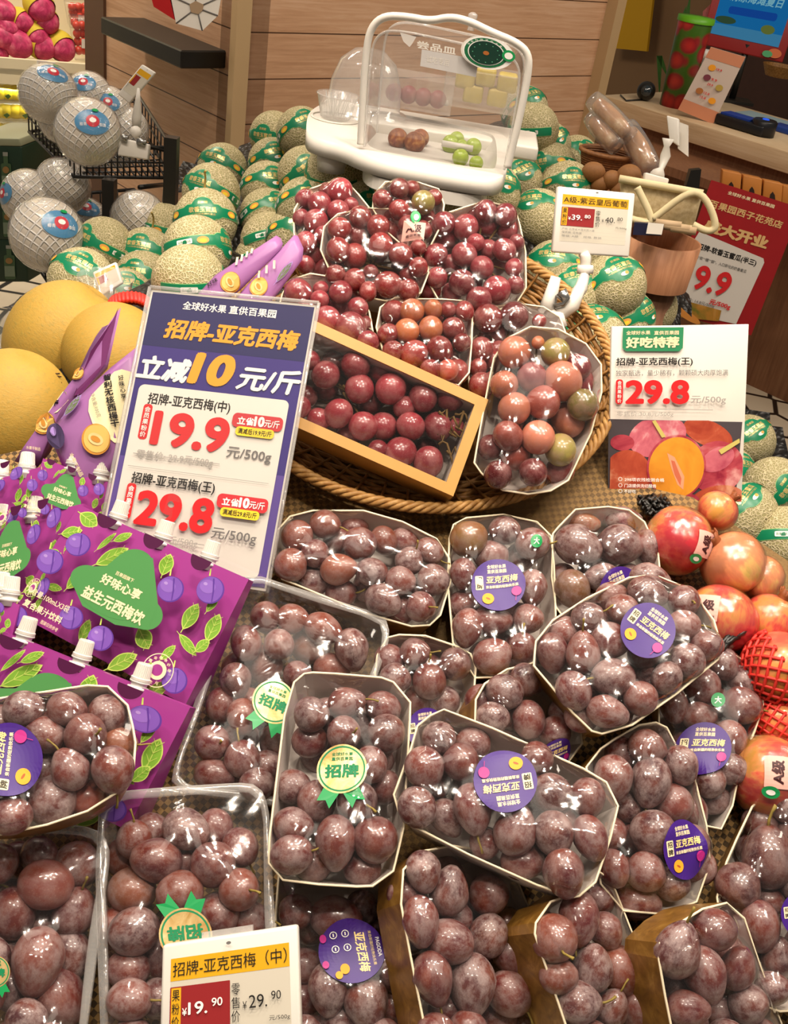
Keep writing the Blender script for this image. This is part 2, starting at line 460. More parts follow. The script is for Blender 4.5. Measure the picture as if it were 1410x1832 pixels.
# ------------------------------------------------------------------ plums
def plum_mesh(name, pear, pinch, seed):
    rnd = np.random.RandomState(seed); b = MB(); nu, nv = 24, 16; vs = []
    for i in range(nv + 1):
        th = math.pi * i / nv; z = math.cos(th)
        r = math.sin(th) * (1.0 - pear * max(z, -0.2)) * (1 - pinch * max(0, z) ** 6 * 0.5)
        zz = 0.5 * z + (-0.045 * max(0, 1 - math.sin(th) / 0.30) if z > 0 else 0)
        for j in range(nu):
            ph = 2 * math.pi * j / nu
            k = 1 - 0.055 * math.exp(-((ph - math.pi) / 0.22) ** 2) * math.sin(th)
            k *= 1 + 0.02 * math.sin(3 * ph + seed) * math.sin(th)
            vs.append((0.5 * r * k * math.cos(ph), 0.5 * r * k * math.sin(ph), zz))
    fs = [(i * nu + j, (i + 1) * nu + j, (i + 1) * nu + (j + 1) % nu, i * nu + (j + 1) % nu) for i in range(nv) for j in range(nu)]
    return b.add(vs, fs, 0, True).mesh(name, [PLUM])
PLUM_MESH = [plum_mesh('plum', 0.06, 0.2, 1), plum_mesh('plum', 0.16, 0.4, 2), plum_mesh('plum', 0.02, 0.1, 3), plum_mesh('plum', 0.26, 0.5, 4)]
_b = MB(); _b.tube([(0, 0, 0.44), (0.02, 0.0, 0.56), (0.07, 0.02, 0.68), (0.14, 0.02, 0.78)], [0.035, 0.028, 0.026, 0.038], 6)
STEM_MESH = _b.mesh('stem', [STEM])
TONES = [('dusky red', '#5a2023', 0.75), ('brown-red', '#74382a', 0.5), ('wine-red', '#52181b', 0.5), ('frosted purple', '#4a2428', 1.0), ('dark purple', '#432024', 0.6), ('rosy brown', '#733b35', 0.9)]
ORD = ['first', 'second', 'third', 'fourth', 'fifth', 'sixth', 'seventh', 'eighth', 'ninth', 'tenth']
SC = {'a': (460, 1180, 2.81), 'b': (880, 1280, 2.66), 'c': (900, 880, 2.7647), 'd': (460, 880, 2.82), 'e': (0, 1380, 2.7115), 'f': (0, 850, 2.8187), 'g': (480, 300, 2.238), 'p': (0, 0, 1.0)}
def cx(z, x, y):
    ox, oy, s = SC[z]; return ox + x / s, oy + y / s

class Tray:
    """frame of one tray: rim plane, rim outline in it, and the film that spans it"""
    def __init__(self, rim, off, tilt=(0, 0)):
        self.n = unit(S_N + tilt[0] * S_E1 + tilt[1] * S_E2)
        A = np.array([np.array(r, float) for r in rim]); c = A.mean(0)
        self.o = on_plane(c[0], c[1], S_P + S_N * off if tilt == (0, 0) else on_slope(c[0], c[1], off), self.n)
        self.e1 = unit(S_E1 - self.n * (S_E1 @ self.n)); self.e2 = np.cross(self.n, self.e1)
        self.rim = [self.loc(on_plane(x, y, self.o, self.n))[:2] for x, y in rim]
        self.fruit = []; self.H = None
    def loc(self, P):
        d = np.asarray(P) - self.o; return np.array([d @ self.e1, d @ self.e2, d @ self.n])
    def w(self, a, b, h=0.0): return self.o + self.e1 * a + self.e2 * b + self.n * h
    def pxw(self, x, y, h=0.0): return on_plane(x, y, self.o + self.n * h, self.n)
    def dense(self, m=72):
        P = np.array(self.rim + [self.rim[0]]); L = np.r_[0, np.cumsum(np.linalg.norm(np.diff(P, axis=0), axis=1))]
        t = np.linspace(0, L[-1], m, endpoint=False)
        return np.stack([np.interp(t, L, P[:, 0]), np.interp(t, L, P[:, 1])], 1)
    def inside(self, X, Y, rim=None):
        R = np.array(self.rim if rim is None else rim); r = np.zeros(X.shape, bool); j = len(R) - 1
        for i in range(len(R)):
            c = ((R[i, 1] > Y) != (R[j, 1] > Y)) & (X < (R[j, 0] - R[i, 0]) * (Y - R[i, 1]) / (R[j, 1] - R[i, 1] + 1e-12) + R[i, 0])
            r ^= c; j = i
        return r
    def solve(self, N=80, it=420):
        R = np.array(self.rim); self.lo, self.hi = R.min(0) - 0.002, R.max(0) + 0.002
        X, Y = np.meshgrid(np.linspace(self.lo[0], self.hi[0], N), np.linspace(self.lo[1], self.hi[1], N), indexing='ij')
        ins = self.inside(X, Y); O = np.full(X.shape, 0.0)
        for a, b, h, r in self.fruit:
            d2 = (X - a) ** 2 + (Y - b) ** 2; m = d2 < r * r
            O[m] = np.maximum(O[m], h + np.sqrt(r * r - d2[m]) + 0.0012)
        O[~ins] = 0.0; H = O.copy()
        for _ in range(it):
            A = np.zeros_like(H); A[1:-1, 1:-1] = (H[2:, 1:-1] + H[:-2, 1:-1] + H[1:-1, 2:] + H[1:-1, :-2]) / 4
            B = np.zeros_like(H); B[1:-1, 1:-1] = np.maximum.reduce([H[2:, 1:-1] + H[:-2, 1:-1], H[1:-1, 2:] + H[1:-1, :-2], H[2:, 2:] + H[:-2, :-2], H[2:, :-2] + H[:-2, 2:]]) / 2
            H = np.where(ins, np.maximum(0.88 * A + 0.12 * B, O), 0.0)
        for _ in range(2):
            A = H.copy(); A[1:-1, 1:-1] = (H[2:, 1:-1] + H[:-2, 1:-1] + H[1:-1, 2:] + H[1:-1, :-2] + 2 * H[1:-1, 1:-1]) / 6; H = np.where(ins, A, 0.0)
        self.H = H; self.N = N
    def hgt(self, a, b):
        u = np.clip((a - self.lo[0]) / (self.hi[0] - self.lo[0]) * (self.N - 1), 0, self.N - 1.001)
        v = np.clip((b - self.lo[1]) / (self.hi[1] - self.lo[1]) * (self.N - 1), 0, self.N - 1.001)
        i, j = int(u), int(v); fu, fv = u - i, v - j; H = self.H
        return (H[i, j] * (1 - fu) + H[i + 1, j] * fu) * (1 - fv) + (H[i, j + 1] * (1 - fu) + H[i + 1, j + 1] * fu) * fv

def ring_faces(n, a, b): return [(a + i, a + (i + 1) % n, b + (i + 1) % n, b + i) for i in range(n)]

def carton(T, root, depth=0.05, taper=0.86, kind='gold'):
    R = np.array(T.rim); n = len(R); c = R.mean(0); rad = np.linalg.norm(R - c, axis=1, keepdims=True)
    ou = c + (R - c) * (1 + 0.0016 / rad)
    b = MB()
    bi = c + (R - c) * taper; bo = c + (ou - c) * taper
    vs = [T.w(*p, 0) for p in R] + [T.w(*p, -depth) for p in bi] + [T.w(*p, 0) for p in ou] + [T.w(*p, -depth - 0.0016) for p in bo]
    b.add(vs, ring_faces(n, 0, n) + [tuple(range(n, 2 * n))], 0)
    b.add(vs, ring_faces(n, 2 * n, 3 * n) + [tuple(range(3 * n, 4 * n))], 1)
    b.add(vs, ring_faces(n, 0, 2 * n), 2)
    o = b.build('carton', [CARD_IN, GOLD_CARD if kind == 'gold' else PAPER, CREAM], root)
    b = MB(); pts = [T.w(*p, 0.0006) for p in c + (R - c) * (1 + 0.0008 / rad)]
    b.tube(pts, 0.0012, 6, closed=True)
    b.build('rim', [CREAM], o)

def clear_box(T, root, depth=0.06, taper=0.84):
    D = T.dense(64); c = D.mean(0); n = len(D); rad = np.linalg.norm(D - c, axis=1, keepdims=True)
    prof = [(1.0, 0.0, 0), (1 - 0.0075 / rad, 0.0012, 0), (1 - 0.009 / rad, -0.004, 0), (0.93, -depth * 0.5, 0), (taper, -depth * 0.94, 0), (taper - 0.05, -depth, 0), (0.001, -depth, 0)]
    b = MB(); vs = []
    for k, h, _ in prof: vs += [T.w(*p, h) for p in c + (D - c) * k]
    fs = []
    for i in range(1, len(prof) - 1): fs += ring_faces(n, i * n, (i + 1) * n)
    b.add(vs, fs, 0, True); bw_ = b.build('box_wall', [CLEAR], root)
    b = MB(); vs = []
    for k, h in ((1 + 0.001 / rad, -0.005), (1 + 0.001 / rad, 0.0), (1.0, 0.0015), (1 - 0.007 / rad, 0.0015), (1 - 0.0085 / rad, 0.0)):
        vs += [T.w(*p, h) for p in c + (D - c) * k]
    fs = []
    for i in range(4): fs += ring_faces(n, i * n, (i + 1) * n)
    b.add(vs, fs, 0, True); b.build('rolled_rim', [CLEAR_RIM], bw_)

def film(T, root, rings=26, m=84, name='film', mat_=None):
    D = T.dense(m); c = D.mean(0); b = MB(); vs = []; fs = []
    for k in range(rings):
        s = 1 - k / rings
        for p in c + (D - c) * s: vs.append(T.w(p[0], p[1], 0.0012 + (T.hgt(*p) if k else 0)))
    vs.append(T.w(*c, 0.0012 + T.hgt(*c)))
    for k in range(rings - 1): fs += ring_faces(m, k * m, (k + 1) * m)
    o0 = (rings - 1) * m
    fs += [(o0 + i, o0 + (i + 1) % m, rings * m) for i in range(m)]
    return b.add(vs, fs, 0, True).build(name, [mat_ or FILM], root, fix=False)

def stick(T, root, P, px, py, rpx, ang=0.0, sx=1.0, name='sticker', lift=0.0010):
    """lay flat artwork (radius 1 canvas) on the film of tray T, following its bumps"""
    P0 = T.pxw(px, py, 0.014); a0, b0, _ = T.loc(P0)
    A = math.radians(ang)
    q = T.loc(T.pxw(px + rpx * math.cos(A), py + rpx * math.sin(A), 0.014))[:2] - (a0, b0)
    w = T.loc(T.pxw(px - rpx * math.sin(A), py + rpx * math.cos(A), 0.014))[:2] - (a0, b0)
    def fn(u, v, h):
        a, b = a0 + q[0] * u * sx + w[0] * v, b0 + q[1] * u * sx + w[1] * v
        return T.w(a, b, T.hgt(a, b) + 0.0012 + lift + h * 1.0)
    return P.mb(fn, 0.00012).build(name, P.mats, root, fix=False)

def purple_sticker(second=False):
    P = Print(); P.disc(0, 0, 1, STK_PURPLE)
    if second:
        P.text('PAGODA', 0, -0.82, 0.62, 0.12, WHITE_INK, 0.02).text('来自新疆的轻熟快乐果', 0, -0.62, 1.1, 0.1, GOLD_INK)
        P.text('亚克西梅', 0.08, -0.3, 1.25, 0.34, GOLD_INK, 0.02, 0.15)
        for k, (x, y) in enumerate([(-0.55, 0.12), (-0.12, 0.12), (-0.55, 0.48), (-0.12, 0.48)]): P.ring(x, y, 0.09, 0.115, WHITE_INK, 20).rect(x - 0.05, y - 0.02, x + 0.05, y + 0.02, WHITE_INK)
        P.ell(0.52, 0.3, 0.16, 0.14, ORANGE_INK).ell(0.68, 0.5, 0.12, 0.11, ORANGE_INK).ell(-0.5, 0.8, 0.13, 0.1, STK_PINK).ell(0.3, 0.84, 0.12, 0.1, STK_PINK)
    else:
        P.text('全球好水果', 0, -0.72, 0.72, 0.15, CREAM_INK, 0.02).text('直供百果园', 0, -0.54, 0.72, 0.15, CREAM_INK, 0.02)
        P.rrect(-0.84, -0.38, -0.54, 0.14, 0.04, CREAM_INK).text('招', -0.69, -0.24, 0.22, 0.2, INK, 0.02).text('牌', -0.69, 0.01, 0.22, 0.2, INK, 0.02)
        P.text('亚克西梅', 0.16, -0.22, 1.16, 0.28, GOLD_INK, 0.02, 0.15).text('来自新疆的轻熟快乐果', 0.14, 0.06, 1.2, 0.12, CREAM_INK, 0.02)
        P.ell(-0.42, 0.5, 0.22, 0.21, ORANGE_INK).ell(-0.42, 0.5, 0.09, 0.035, flat('pit_brown', '#a9541c'), rot=0.5)
        P.ell(0.64, 0.32, 0.18, 0.18, STK_PINK).poly([(0.6, 0.48), (0.62, 0.48), (0.58, 0.68), (0.56, 0.68)], STK_PINK)
    return P
def medal_sticker():
    P = Print()
    P.poly([(-0.62, 0.6), (-0.95, 1.25), (-0.6, 1.25), (-0.45, 1.6), (-0.02, 0.9)], STK_GREEN).poly([(0.62, 0.6), (0.95, 1.25), (0.6, 1.25), (0.45, 1.6), (0.02, 0.9)], STK_GREEN)
    P.disc(0, 0, 1, FOIL).ring(0, 0, 0.86, 0.93, GREEN_INK)
    P.text('全球好水果', 0, -0.60, 0.85, 0.15, GREEN_INK, 0.02).text('直供百果园', 0, -0.41, 0.85, 0.15, GREEN_INK, 0.02)
    P.text('招牌', 0, 0.08, 1.36, 0.56, GREEN_INK, 0.035); return P
def dot_sticker():
    P = Print(); P.disc(0, 0, 1, STK_GREEN, 24, 4); P.text('大', 0, 0.0, 1.0, 1.0, WHITE_INK, 0.03); return P

def row_labels(items, fmt):
    """items: (x, y, size); returns for each its place in rows read from the far edge to the near one"""
    idx = sorted(range(len(items)), key=lambda i: items[i][1]); rows = []
    for i in idx:
        if rows and items[i][1] - np.mean([items[k][1] for k in rows[-1]]) < 0.55 * items[i][2] and len(rows[-1]) < 9: rows[-1].append(i)
        else: rows.append([i])
    out = {}
    for r, row in enumerate(rows):
        row.sort(key=lambda i: items[i][0])
        rn = ('top' if r == 0 else 'bottom' if r == len(rows) - 1 else ORD[min(r, 9)]) + ' row'
        for k, i in enumerate(row):
            if len(row) == 1: p = 'alone in ' + rn
            elif k == 0: p = 'leftmost in ' + rn
            elif k == len(row) - 1: p = 'rightmost in ' + rn
            else: p = ORD[k] + ' from left in ' + rn
            out[i] = fmt(i, p)
    return out

def set_rows(o, X, Y, Z, loc, scale):
    m = Matrix(((X[0] * scale[0], Y[0] * scale[1], Z[0] * scale[2], loc[0]), (X[1] * scale[0], Y[1] * scale[1], Z[1] * scale[2], loc[1]), (X[2] * scale[0], Y[2] * scale[1], Z[2] * scale[2], loc[2]), (0, 0, 0, 1)))
    o.matrix_world = m

def drop_fruit(T, sets, L0=0.004, low=-0.020):
    """place fruits by the spot of the tray they lie at; later ones sink below those already there"""
    flatl = [(z, s) for z, spec in sets for s in spec]
    rnd = random.Random(len(flatl) * 13 + int(flatl[0][1][0]))
    out = []
    for zone, s in sorted(flatl, key=lambda q: 1 if 'low' in q[1] else 0):
        x, y, L, W = s[:4]; ang = s[4] if len(s) > 4 and not isinstance(s[4], (str, tuple)) else 0.0
        px, py = cx(zone, x, y); sc = SC[zone][2]
        h = low if 'low' in s else L0
        P = T.pxw(px, py, h); d = np.linalg.norm(P - EYE); k = d / FPX / sc
        L, W = L * k, W * k
        if W > L * 1.02:
            L, W = W, L
            if not ang: ang = 90
        if W < 0.030: W = 0.033; L = max(L, 0.036)
        L = min(L, W * 1.38)
        r = (L + W) / 4; v = ray(px, py); t = d
        for _ in range(40):
            if all(np.linalg.norm(EYE + v * t - q[0]) > 0.82 * (r + q[1]) for q in out): break
            t += 0.003
            if t > d + 0.04: break
        g = 1.04 * t / d; out.append((EYE + v * t, r * g, L * g, W * g, ang, s, px, py))
    for P, r, L, W, ang, s, px, py in out:
        a, b, h = T.loc(P); T.fruit.append((a, b, h, (W * 0.5 + r) / 2))
    return out, rnd

def fill_under(T, out, dia=0.038, h=-0.031):
    """under-layer spots that the upper fruits leave free"""
    res = []; R = np.array(T.rim); lo, hi = R.min(0), R.max(0); c = R.mean(0)
    inner = [tuple(c + (p - c) * 0.72) for p in R]
    used = [T.loc(o[0]) for o in out]; row = 0; y = lo[1] + dia / 2
    while y < hi[1]:
        x = lo[0] + dia * (0.5 if row % 2 else 1.0)
        while x < hi[0]:
            if T.inside(np.array(x), np.array(y), inner):
                p = np.array([x, y, h])
                if all(np.linalg.norm(p - u) > 0.85 * dia for u in used) and all(np.linalg.norm(p - u) > 0.9 * dia for u in res): res.append(p)
            x += dia * 0.5
        y += dia * 0.5; row += 1
    return res

def plum_obj(P, L, W, axis, rnd, spin=None, mesh=None, tone=None, tilt_view=0.0):
    o = bpy.data.objects.new('plum', mesh or rnd.choice(PLUM_MESH)); COL.objects.link(o)
    Z = unit(axis); h = unit(EYE - P) if abs(Z @ unit(EYE - P)) < 0.95 else XC
    X = unit(h - Z * (h @ Z)); Y = np.cross(Z, X)
    a = rnd.uniform(0, 6.28); X, Y = X * math.cos(a) + Y * math.sin(a), -X * math.sin(a) + Y * math.cos(a)
    set_rows(o, X, Y, Z, P, (W, W, L))
    nm, colr, al = tone or rnd.choice(TONES)
    c = lin(colr); k = rnd.uniform(0.85, 1.15); o.color = (c[0] * k, c[1] * k, c[2] * k, min(1.0, al * rnd.uniform(0.8, 1.15)))
    o['_o'] = tuple(P); return o, nm
def give_stem(o):
    s = bpy.data.objects.new('stem', STEM_MESH); COL.objects.link(s); s.parent = o; return s

N_PLUM = [0]
def plum_tray(key, short, label, rim, off, spec_sets, tilt=(0, 0), kind='gold', depth=0.05, stickers=(), nofilm=False, tones=None, L0=0.004):
    T = Tray(rim, off, tilt)
    root = empty('plum_box' if kind == 'clear' else 'plum_tray', T.w(0, 0, -depth), label, 'fruit box' if kind == 'clear' else 'fruit tray', 'trays of packed plums')
    allp, rnd = drop_fruit(T, spec_sets, L0)
    if kind == 'clear': clear_box(T, root, depth)
    else: carton(T, root, depth, 0.88, kind)
    T.solve()
    fo = film(T, root, name='film')
    objs = []
    for P, r, L, W, ang, s, px, py in allp:
        A = math.radians(ang); ax = math.cos(A) * XC - math.sin(A) * YC
        endon = (L / W < 1.08) and 'stem' not in s
        ax = unit(ax * (0.5 if endon else 1.0) + (EYE - P) / np.linalg.norm(EYE - P) * (0.9 if endon else rnd.uniform(-0.1, 0.35)))
        tone = None
        for x in s:
            if isinstance(x, tuple): tone = x
        if tone is None and tones: tone = rnd.choice(tones)
        pear = L / W > 1.2
        o, nm = plum_obj(P, L, W, ax, rnd, mesh=PLUM_MESH[rnd.choice([1, 3] if pear else [0, 1, 2])], tone=tone)
        stem = 'stem' in s or rnd.random() < 0.13
        if stem: give_stem(o)
        objs.append((o, nm + (' stemmed' if stem else ''), px, py, (L + W) / 2 * FPX / np.linalg.norm(P - EYE)))
    lab = row_labels([(a[2], a[3], a[4]) for a in objs], lambda i, p: '%s plum, %s, %s' % (objs[i][1], p, short))
    for i, a in enumerate(objs): tag(a[0], lab[i], 'plum', 'plums in the ' + short); N_PLUM[0] += 1
    for p in fill_under(T, allp)[:9]:
        P = T.w(*p); o, nm = plum_obj(P, 0.042, 0.037, np.array([rnd.uniform(-1, 1), rnd.uniform(-1, 1), 0.2]), rnd, tone=(tones and rnd.choice(tones)) or None)
        tag(o, 'plum of the under layer in the ' + short, 'plum', 'under layer in the ' + short)
    for st in stickers:
        kindp, z, x, y, r = st[:5]; px, py = cx(z, x, y); r = r / SC[z][2]
        P = {'purple': purple_sticker, 'medal': medal_sticker, 'dot': dot_sticker}.get(kindp, lambda: purple_sticker(True))()
        stick(T, fo, P, px, py, r, st[5] if len(st) > 5 else 0, st[6] if len(st) > 6 else 1.0, 'dot_sticker' if kindp == 'dot' else 'medal_sticker' if kindp == 'medal' else 'round_sticker')
    return T, root
# ------------------------------------------------------------------ the sloped display bed
def make_mat_weave():
    t = NT('rattan_checker'); v = t.coord('Object', (1, 1, 1))
    ck = t.n('ShaderNodeTexChecker'); ck.inputs['Scale'].default_value = 170; ck.inputs['Color1'].default_value = lin('#ad8850'); ck.inputs['Color2'].default_value = lin('#150e08')
    mp = t.n('ShaderNodeMapping'); mp.inputs['Rotation'].default_value = (0, 0, 0.5); t.l(v, mp.inputs[0]); t.l(mp.outputs[0], ck.inputs['Vector'])
    nz = t.noise(v, 90, 2); c = t.mix(t.math('MULTIPLY', nz, 0.22), ck.outputs[0], '#7a5a32')
    t.principled(c, 0.6, 0.3, 0, 0, t.bump(ck.outputs['Fac'], 0.4, 0.002)); return t.m
MAT_WEAVE = make_mat_weave()
bed_px = [(-420, 1000), (-300, 880), (60, 800), (300, 660), (500, 610), (560, 520), (640, 450), (800, 420), (900, 460), (990, 580), (1070, 740), (1150, 870), (1240, 890), (1420, 1010), (1540, 1200), (1620, 1560), (1640, 2000), (700, 2060), (-300, 1960), (-420, 1500)]
bed = [on_slope(x, y) for x, y in bed_px]
BED_O = on_slope(700, 1300)
def bed_loc(P): d = P - BED_O; return (d @ S_E1, d @ S_E2, d @ S_N)
b = MB(); b.prism([bed_loc(p) for p in bed], (0, 0, -0.012))
me = b.mesh('woven_mat', [MAT_WEAVE])
o = bpy.data.objects.new('woven_mat', me); COL.objects.link(o); set_rows(o, S_E1, S_E2, S_N, BED_O, (1, 1, 1)); o['_o'] = tuple(BED_O)
tag(o, 'dark and tan checker-woven rattan mat under the fruit trays', 'mat')

UP, LO = 0.125, 0.055
BROWNISH = [TONES[0], TONES[1], TONES[3], TONES[5], TONES[2]]
DARK = [TONES[3], TONES[4], TONES[0], TONES[2]]
ROSY = [TONES[5], TONES[0], TONES[3], TONES[5]]
YELLOW = ('yellow-brown', '#8f6d38', 0.35)

# the tray list: rim outline, height of the rim over the bed, fruit by place
plum_tray('P2', 'widest tray below the basket', 'wide gold tray of red-brown plums under film just below the wicker basket', [(488, 1008), (497, 950), (520, 925), (560, 915), (650, 915), (720, 935), (780, 965), (803, 1000), (806, 1036), (787, 1100), (768, 1118), (735, 1120), (650, 1095), (541, 1050), (506, 1036)], LO,
 [('d', [(205,225,165,160,20), (345,165,160,120,10,'stem'), (170,370,175,165,50), (295,310,145,140), (520,265,180,170,20), (415,390,195,155,-10,('brown-red','#8a4d38',.5)), (640,245,150,130,60), (580,405,165,140,10), (725,450,145,130,10), (770,345,145,140,-60,'stem'), (870,300,150,130,40), (890,445,170,160), (640,550,200,160,30), (830,580,155,150), (410,250,110,110,'low'), (490,190,120,90,'low'), (290,455,110,100,'low'), (425,510,160,80,'low'), (720,600,120,120,'low'), (740,250,110,80,'low')])], tones=BROWNISH)
plum_tray('P3', 'long tray below the basket', 'tray of big plums with purple sticker below the basket, second from left', [(805, 965), (812, 940), (835, 928), (900, 922), (960, 935), (985, 960), (990, 1010), (993, 1100), (985, 1195), (960, 1208), (850, 1212), (811, 1149), (802, 1040)], LO,
 [('d', [(1070,235,195,180,-30,YELLOW), (1250,195,160,140), (1390,262,170,160,0,'stem'), (1180,320,180,150), (1330,330,150,120), (1040,415,160,130,90), (1388,490,220,140,95), (1040,570,130,120,'low'), (1060,690,220,130,100), (1190,650,220,150,0), (1190,830,200,180,-30,'stem'), (1340,790,160,120,-90,'stem'), (1370,640,120,100)])], tones=ROSY,
 stickers=[('purple', 'd', 1213, 478, 135, -5), ('dot', 'c', 157, 265, 29)])
plum_tray('P4', 'tray of largest plums', 'white-edged tray of the largest plums under the plum photo card', [(990, 956), (999, 945), (1030, 913), (1088, 908), (1125, 914), (1152, 935), (1176, 988), (1180, 1030), (1165, 1080), (1110, 1110), (1020, 1120), (995, 1085), (988, 1032)], LO,
 [('c', [(375,265,240,190,20), (585,260,215,190,15), (490,425,200,140,180,'stem'), (345,480,190,170,70,'stem',('olive brown','#6d5136',.6)), (400,160,180,120,'low',('brown-red','#8a5a3a',.4)), (600,140,180,130,'low'), (715,280,190,100,80), (620,420,120,80,'low'), (450,540,100,80,'low')])], tones=[TONES[3], TONES[3], TONES[0]], stickers=[('purple', 'c', 590, 500, 120, -30)])
plum_tray('P5', 'small tray behind gold-medal tray', 'small film-wrapped plum tray half hidden behind the gold-medal tray', [(694, 1142), (715, 1137), (761, 1139), (815, 1157), (841, 1171), (850, 1196), (845, 1260), (830, 1310), (740, 1325), (690, 1275), (672, 1206), (676, 1174)], LO,
 [('d', [(800,810,155,140), (1000,870,170,160), (870,955,180,165,-90,'stem'), (700,940,160,140,20), (670,850,140,130,60), (810,1050,150,140), (940,1055,140,130)])], tones=DARK, stickers=[('purple', 'd', 860, 1180, 100, -8)])
plum_tray('P6', 'gold-sided tray behind upside-down sticker', 'gold-sided plum tray wedged behind the tray with the upside-down sticker', [(850, 1300), (852, 1252), (868, 1224), (907, 1199), (953, 1188), (1005, 1200), (1030, 1250), (1040, 1330), (1010, 1370), (900, 1350)], LO + 0.030,
 [('d', [(1250,1010,190,170,20), (1350,950,150,120,90), (1370,1150,190,160,80), (1190,1140,150,120), (1130,1060,150,90,90)]), ('c', [(260,1190,160,150,60), (310,1090,120,90), (140,930,150,100)])], tilt=(0.36, -0.05), tones=DARK, stickers=[('purple', 'c', 275, 1300, 75, -25)])
plum_tray('P8', 'tray against the red foam net', 'bulging plum tray with green dot against the red foam-netted pomegranate', [(1290, 1155), (1334, 1187), (1361, 1216), (1364, 1263), (1348, 1310), (1325, 1361), (1310, 1440), (1290, 1482), (1230, 1470), (1200, 1400), (1180, 1300), (1180, 1230), (1240, 1180)], LO,
 [('c', [(1090,850,170,140,60), (985,960,170,170), (1190,940,170,160), (1185,1060,190,170,10), (845,1060,170,130,80), (970,1110,170,130), (1130,1220,170,120,70), (1020,1430,150,150), (1040,1520,130,120), (1130,1370,130,90)])], tones=ROSY, stickers=[('dot', 'c', 1048, 1045, 35), ('purple', 'c', 985, 1275, 130, 5)])
plum_tray('P11', 'gold tray with narrow oval sticker', 'gold-flapped plum tray with a purple sticker on its right flank', [(1050, 1373), (1075, 1341), (1102, 1322), (1143, 1299), (1173, 1294), (1192, 1303), (1211, 1340), (1241, 1393), (1262, 1475), (1269, 1543), (1245, 1612), (1185, 1634), (1115, 1628), (1075, 1580)], LO + 0.03,
 [('b', [(745,150,180,150,20), (580,300,210,170,80), (755,320,235,175,100), (900,240,180,150,70), (620,180,110,110,'low'), (655,440,130,130,'low'), (860,420,190,180), (770,560,210,200), (580,730,170,140,70), (735,745,180,170,10), (700,890,210,120,10), (860,800,120,110), (960,620,180,120,80), (560,560,150,110,'low'), (950,470,200,110,80), (990,720,130,90,80)])], tilt=(0.22, -0.12), tones=ROSY, stickers=[('purple', 'b', 893, 640, 145, -12, 0.74)])
plum_tray('P12', 'tray right of bottom price tag', 'plum tray right of the bottom price tag, under the gold-medal tray', [(500, 1565), (530, 1552), (680, 1552), (706, 1570), (735, 1700), (752, 1850), (740, 1925), (510, 1925), (492, 1860), (494, 1640)], LO,
 [('a', [(195,1270,170,160), (400,1300,250,190,10), (530,1250,170,160), (550,1720,230,200,80), (360,1660,240,180,90), (690,1740,150,140), (675,1560,220,150,80), (240,1540,160,140,'low'), (620,1350,160,110,'low'), (240,1700,170,120,'low'), (420,1810,190,130), (640,1890,160,150), (250,1880,160,150)])], tones=[TONES[0], TONES[2], TONES[3], TONES[4]], stickers=[('second', 'a', 475, 1470, 168, 80, 0.98)])
plum_tray('P13', 'gold tray at bottom middle', 'gold-sided plum tray at the bottom middle, rim curving up left', [(752, 1525), (722, 1557), (718, 1618), (735, 1710), (759, 1832), (778, 1915), (960, 1930), (1005, 1860), (985, 1760), (955, 1650), (915, 1555), (880, 1525), (810, 1515)], LO + 0.036,
 [('a', [(835,1070,200,165,80), (965,1160,240,180,-80), (1170,1180,190,185), (820,1320,260,170,85), (965,1420,235,200,15), (1160,1390,210,180,-60), (885,1610,260,180,75), (1080,1640,280,210,90), (1270,1680,210,190,45), (1275,1490,200,140,60), (985,1300,190,130,'low'), (1260,1330,160,100,'low'), (960,1760,170,140), (1210,1800,160,120), (750,1180,150,90,'low'), (1060,1860,170,140), (900,1880,160,140), (1320,1850,160,150)])], tilt=(0.62, -0.02), tones=[TONES[0], TONES[3], TONES[0], TONES[2]])
plum_tray('P14', 'second gold tray from bottom right', 'gold-sided plum tray showing a white inner wall, second from bottom right', [(1008, 1607), (985, 1615), (959, 1652), (957, 1671), (985, 1752), (1012, 1832), (1035, 1915), (1190, 1920), (1185, 1860), (1164, 1790), (1140, 1697), (1092, 1575), (1072, 1562)], LO + 0.038,
 [('b', [(300,1065,210,200,60), (410,970,240,175,95), (480,1200,220,170,-80), (610,1225,215,165,70), (545,1030,170,140,60), (320,1240,170,150), (415,1370,200,180), (570,1390,170,140,-60,'stem'), (690,1400,190,130,90), (500,870,150,100,'low'), (650,1150,120,80,'low'), (480,1540,170,150), (640,1540,170,150)])], tilt=(0.62, -0.06), tones=[TONES[0], TONES[5], TONES[1], TONES[3]])
plum_tray('P15', 'gold tray nearest bottom right', 'gold-sided plum tray nearest the bottom right corner, top flap lettered', [(1299, 1617), (1256, 1628), (1220, 1650), (1181, 1688), (1179, 1716), (1190, 1780), (1204, 1850), (1220, 1920), (1410, 1930), (1412, 1870), (1380, 1790), (1350, 1705), (1330, 1644)], LO + 0.044,
 [('b', [(885,1110,250,190,-70), (1060,1020,190,170), (1015,1240,240,175,75), (1170,1200,230,140,-70), (935,1400,190,150,0), (860,1280,150,100,'low'), (1225,1370,170,160), (1080,1400,180,120,'low'), (1110,1120,130,120,'low'), (1120,1540,170,150), (960,1540,160,150), (1290,1540,160,150)])], tilt=(0.60, -0.22), tones=[TONES[0], TONES[3], TONES[2]])
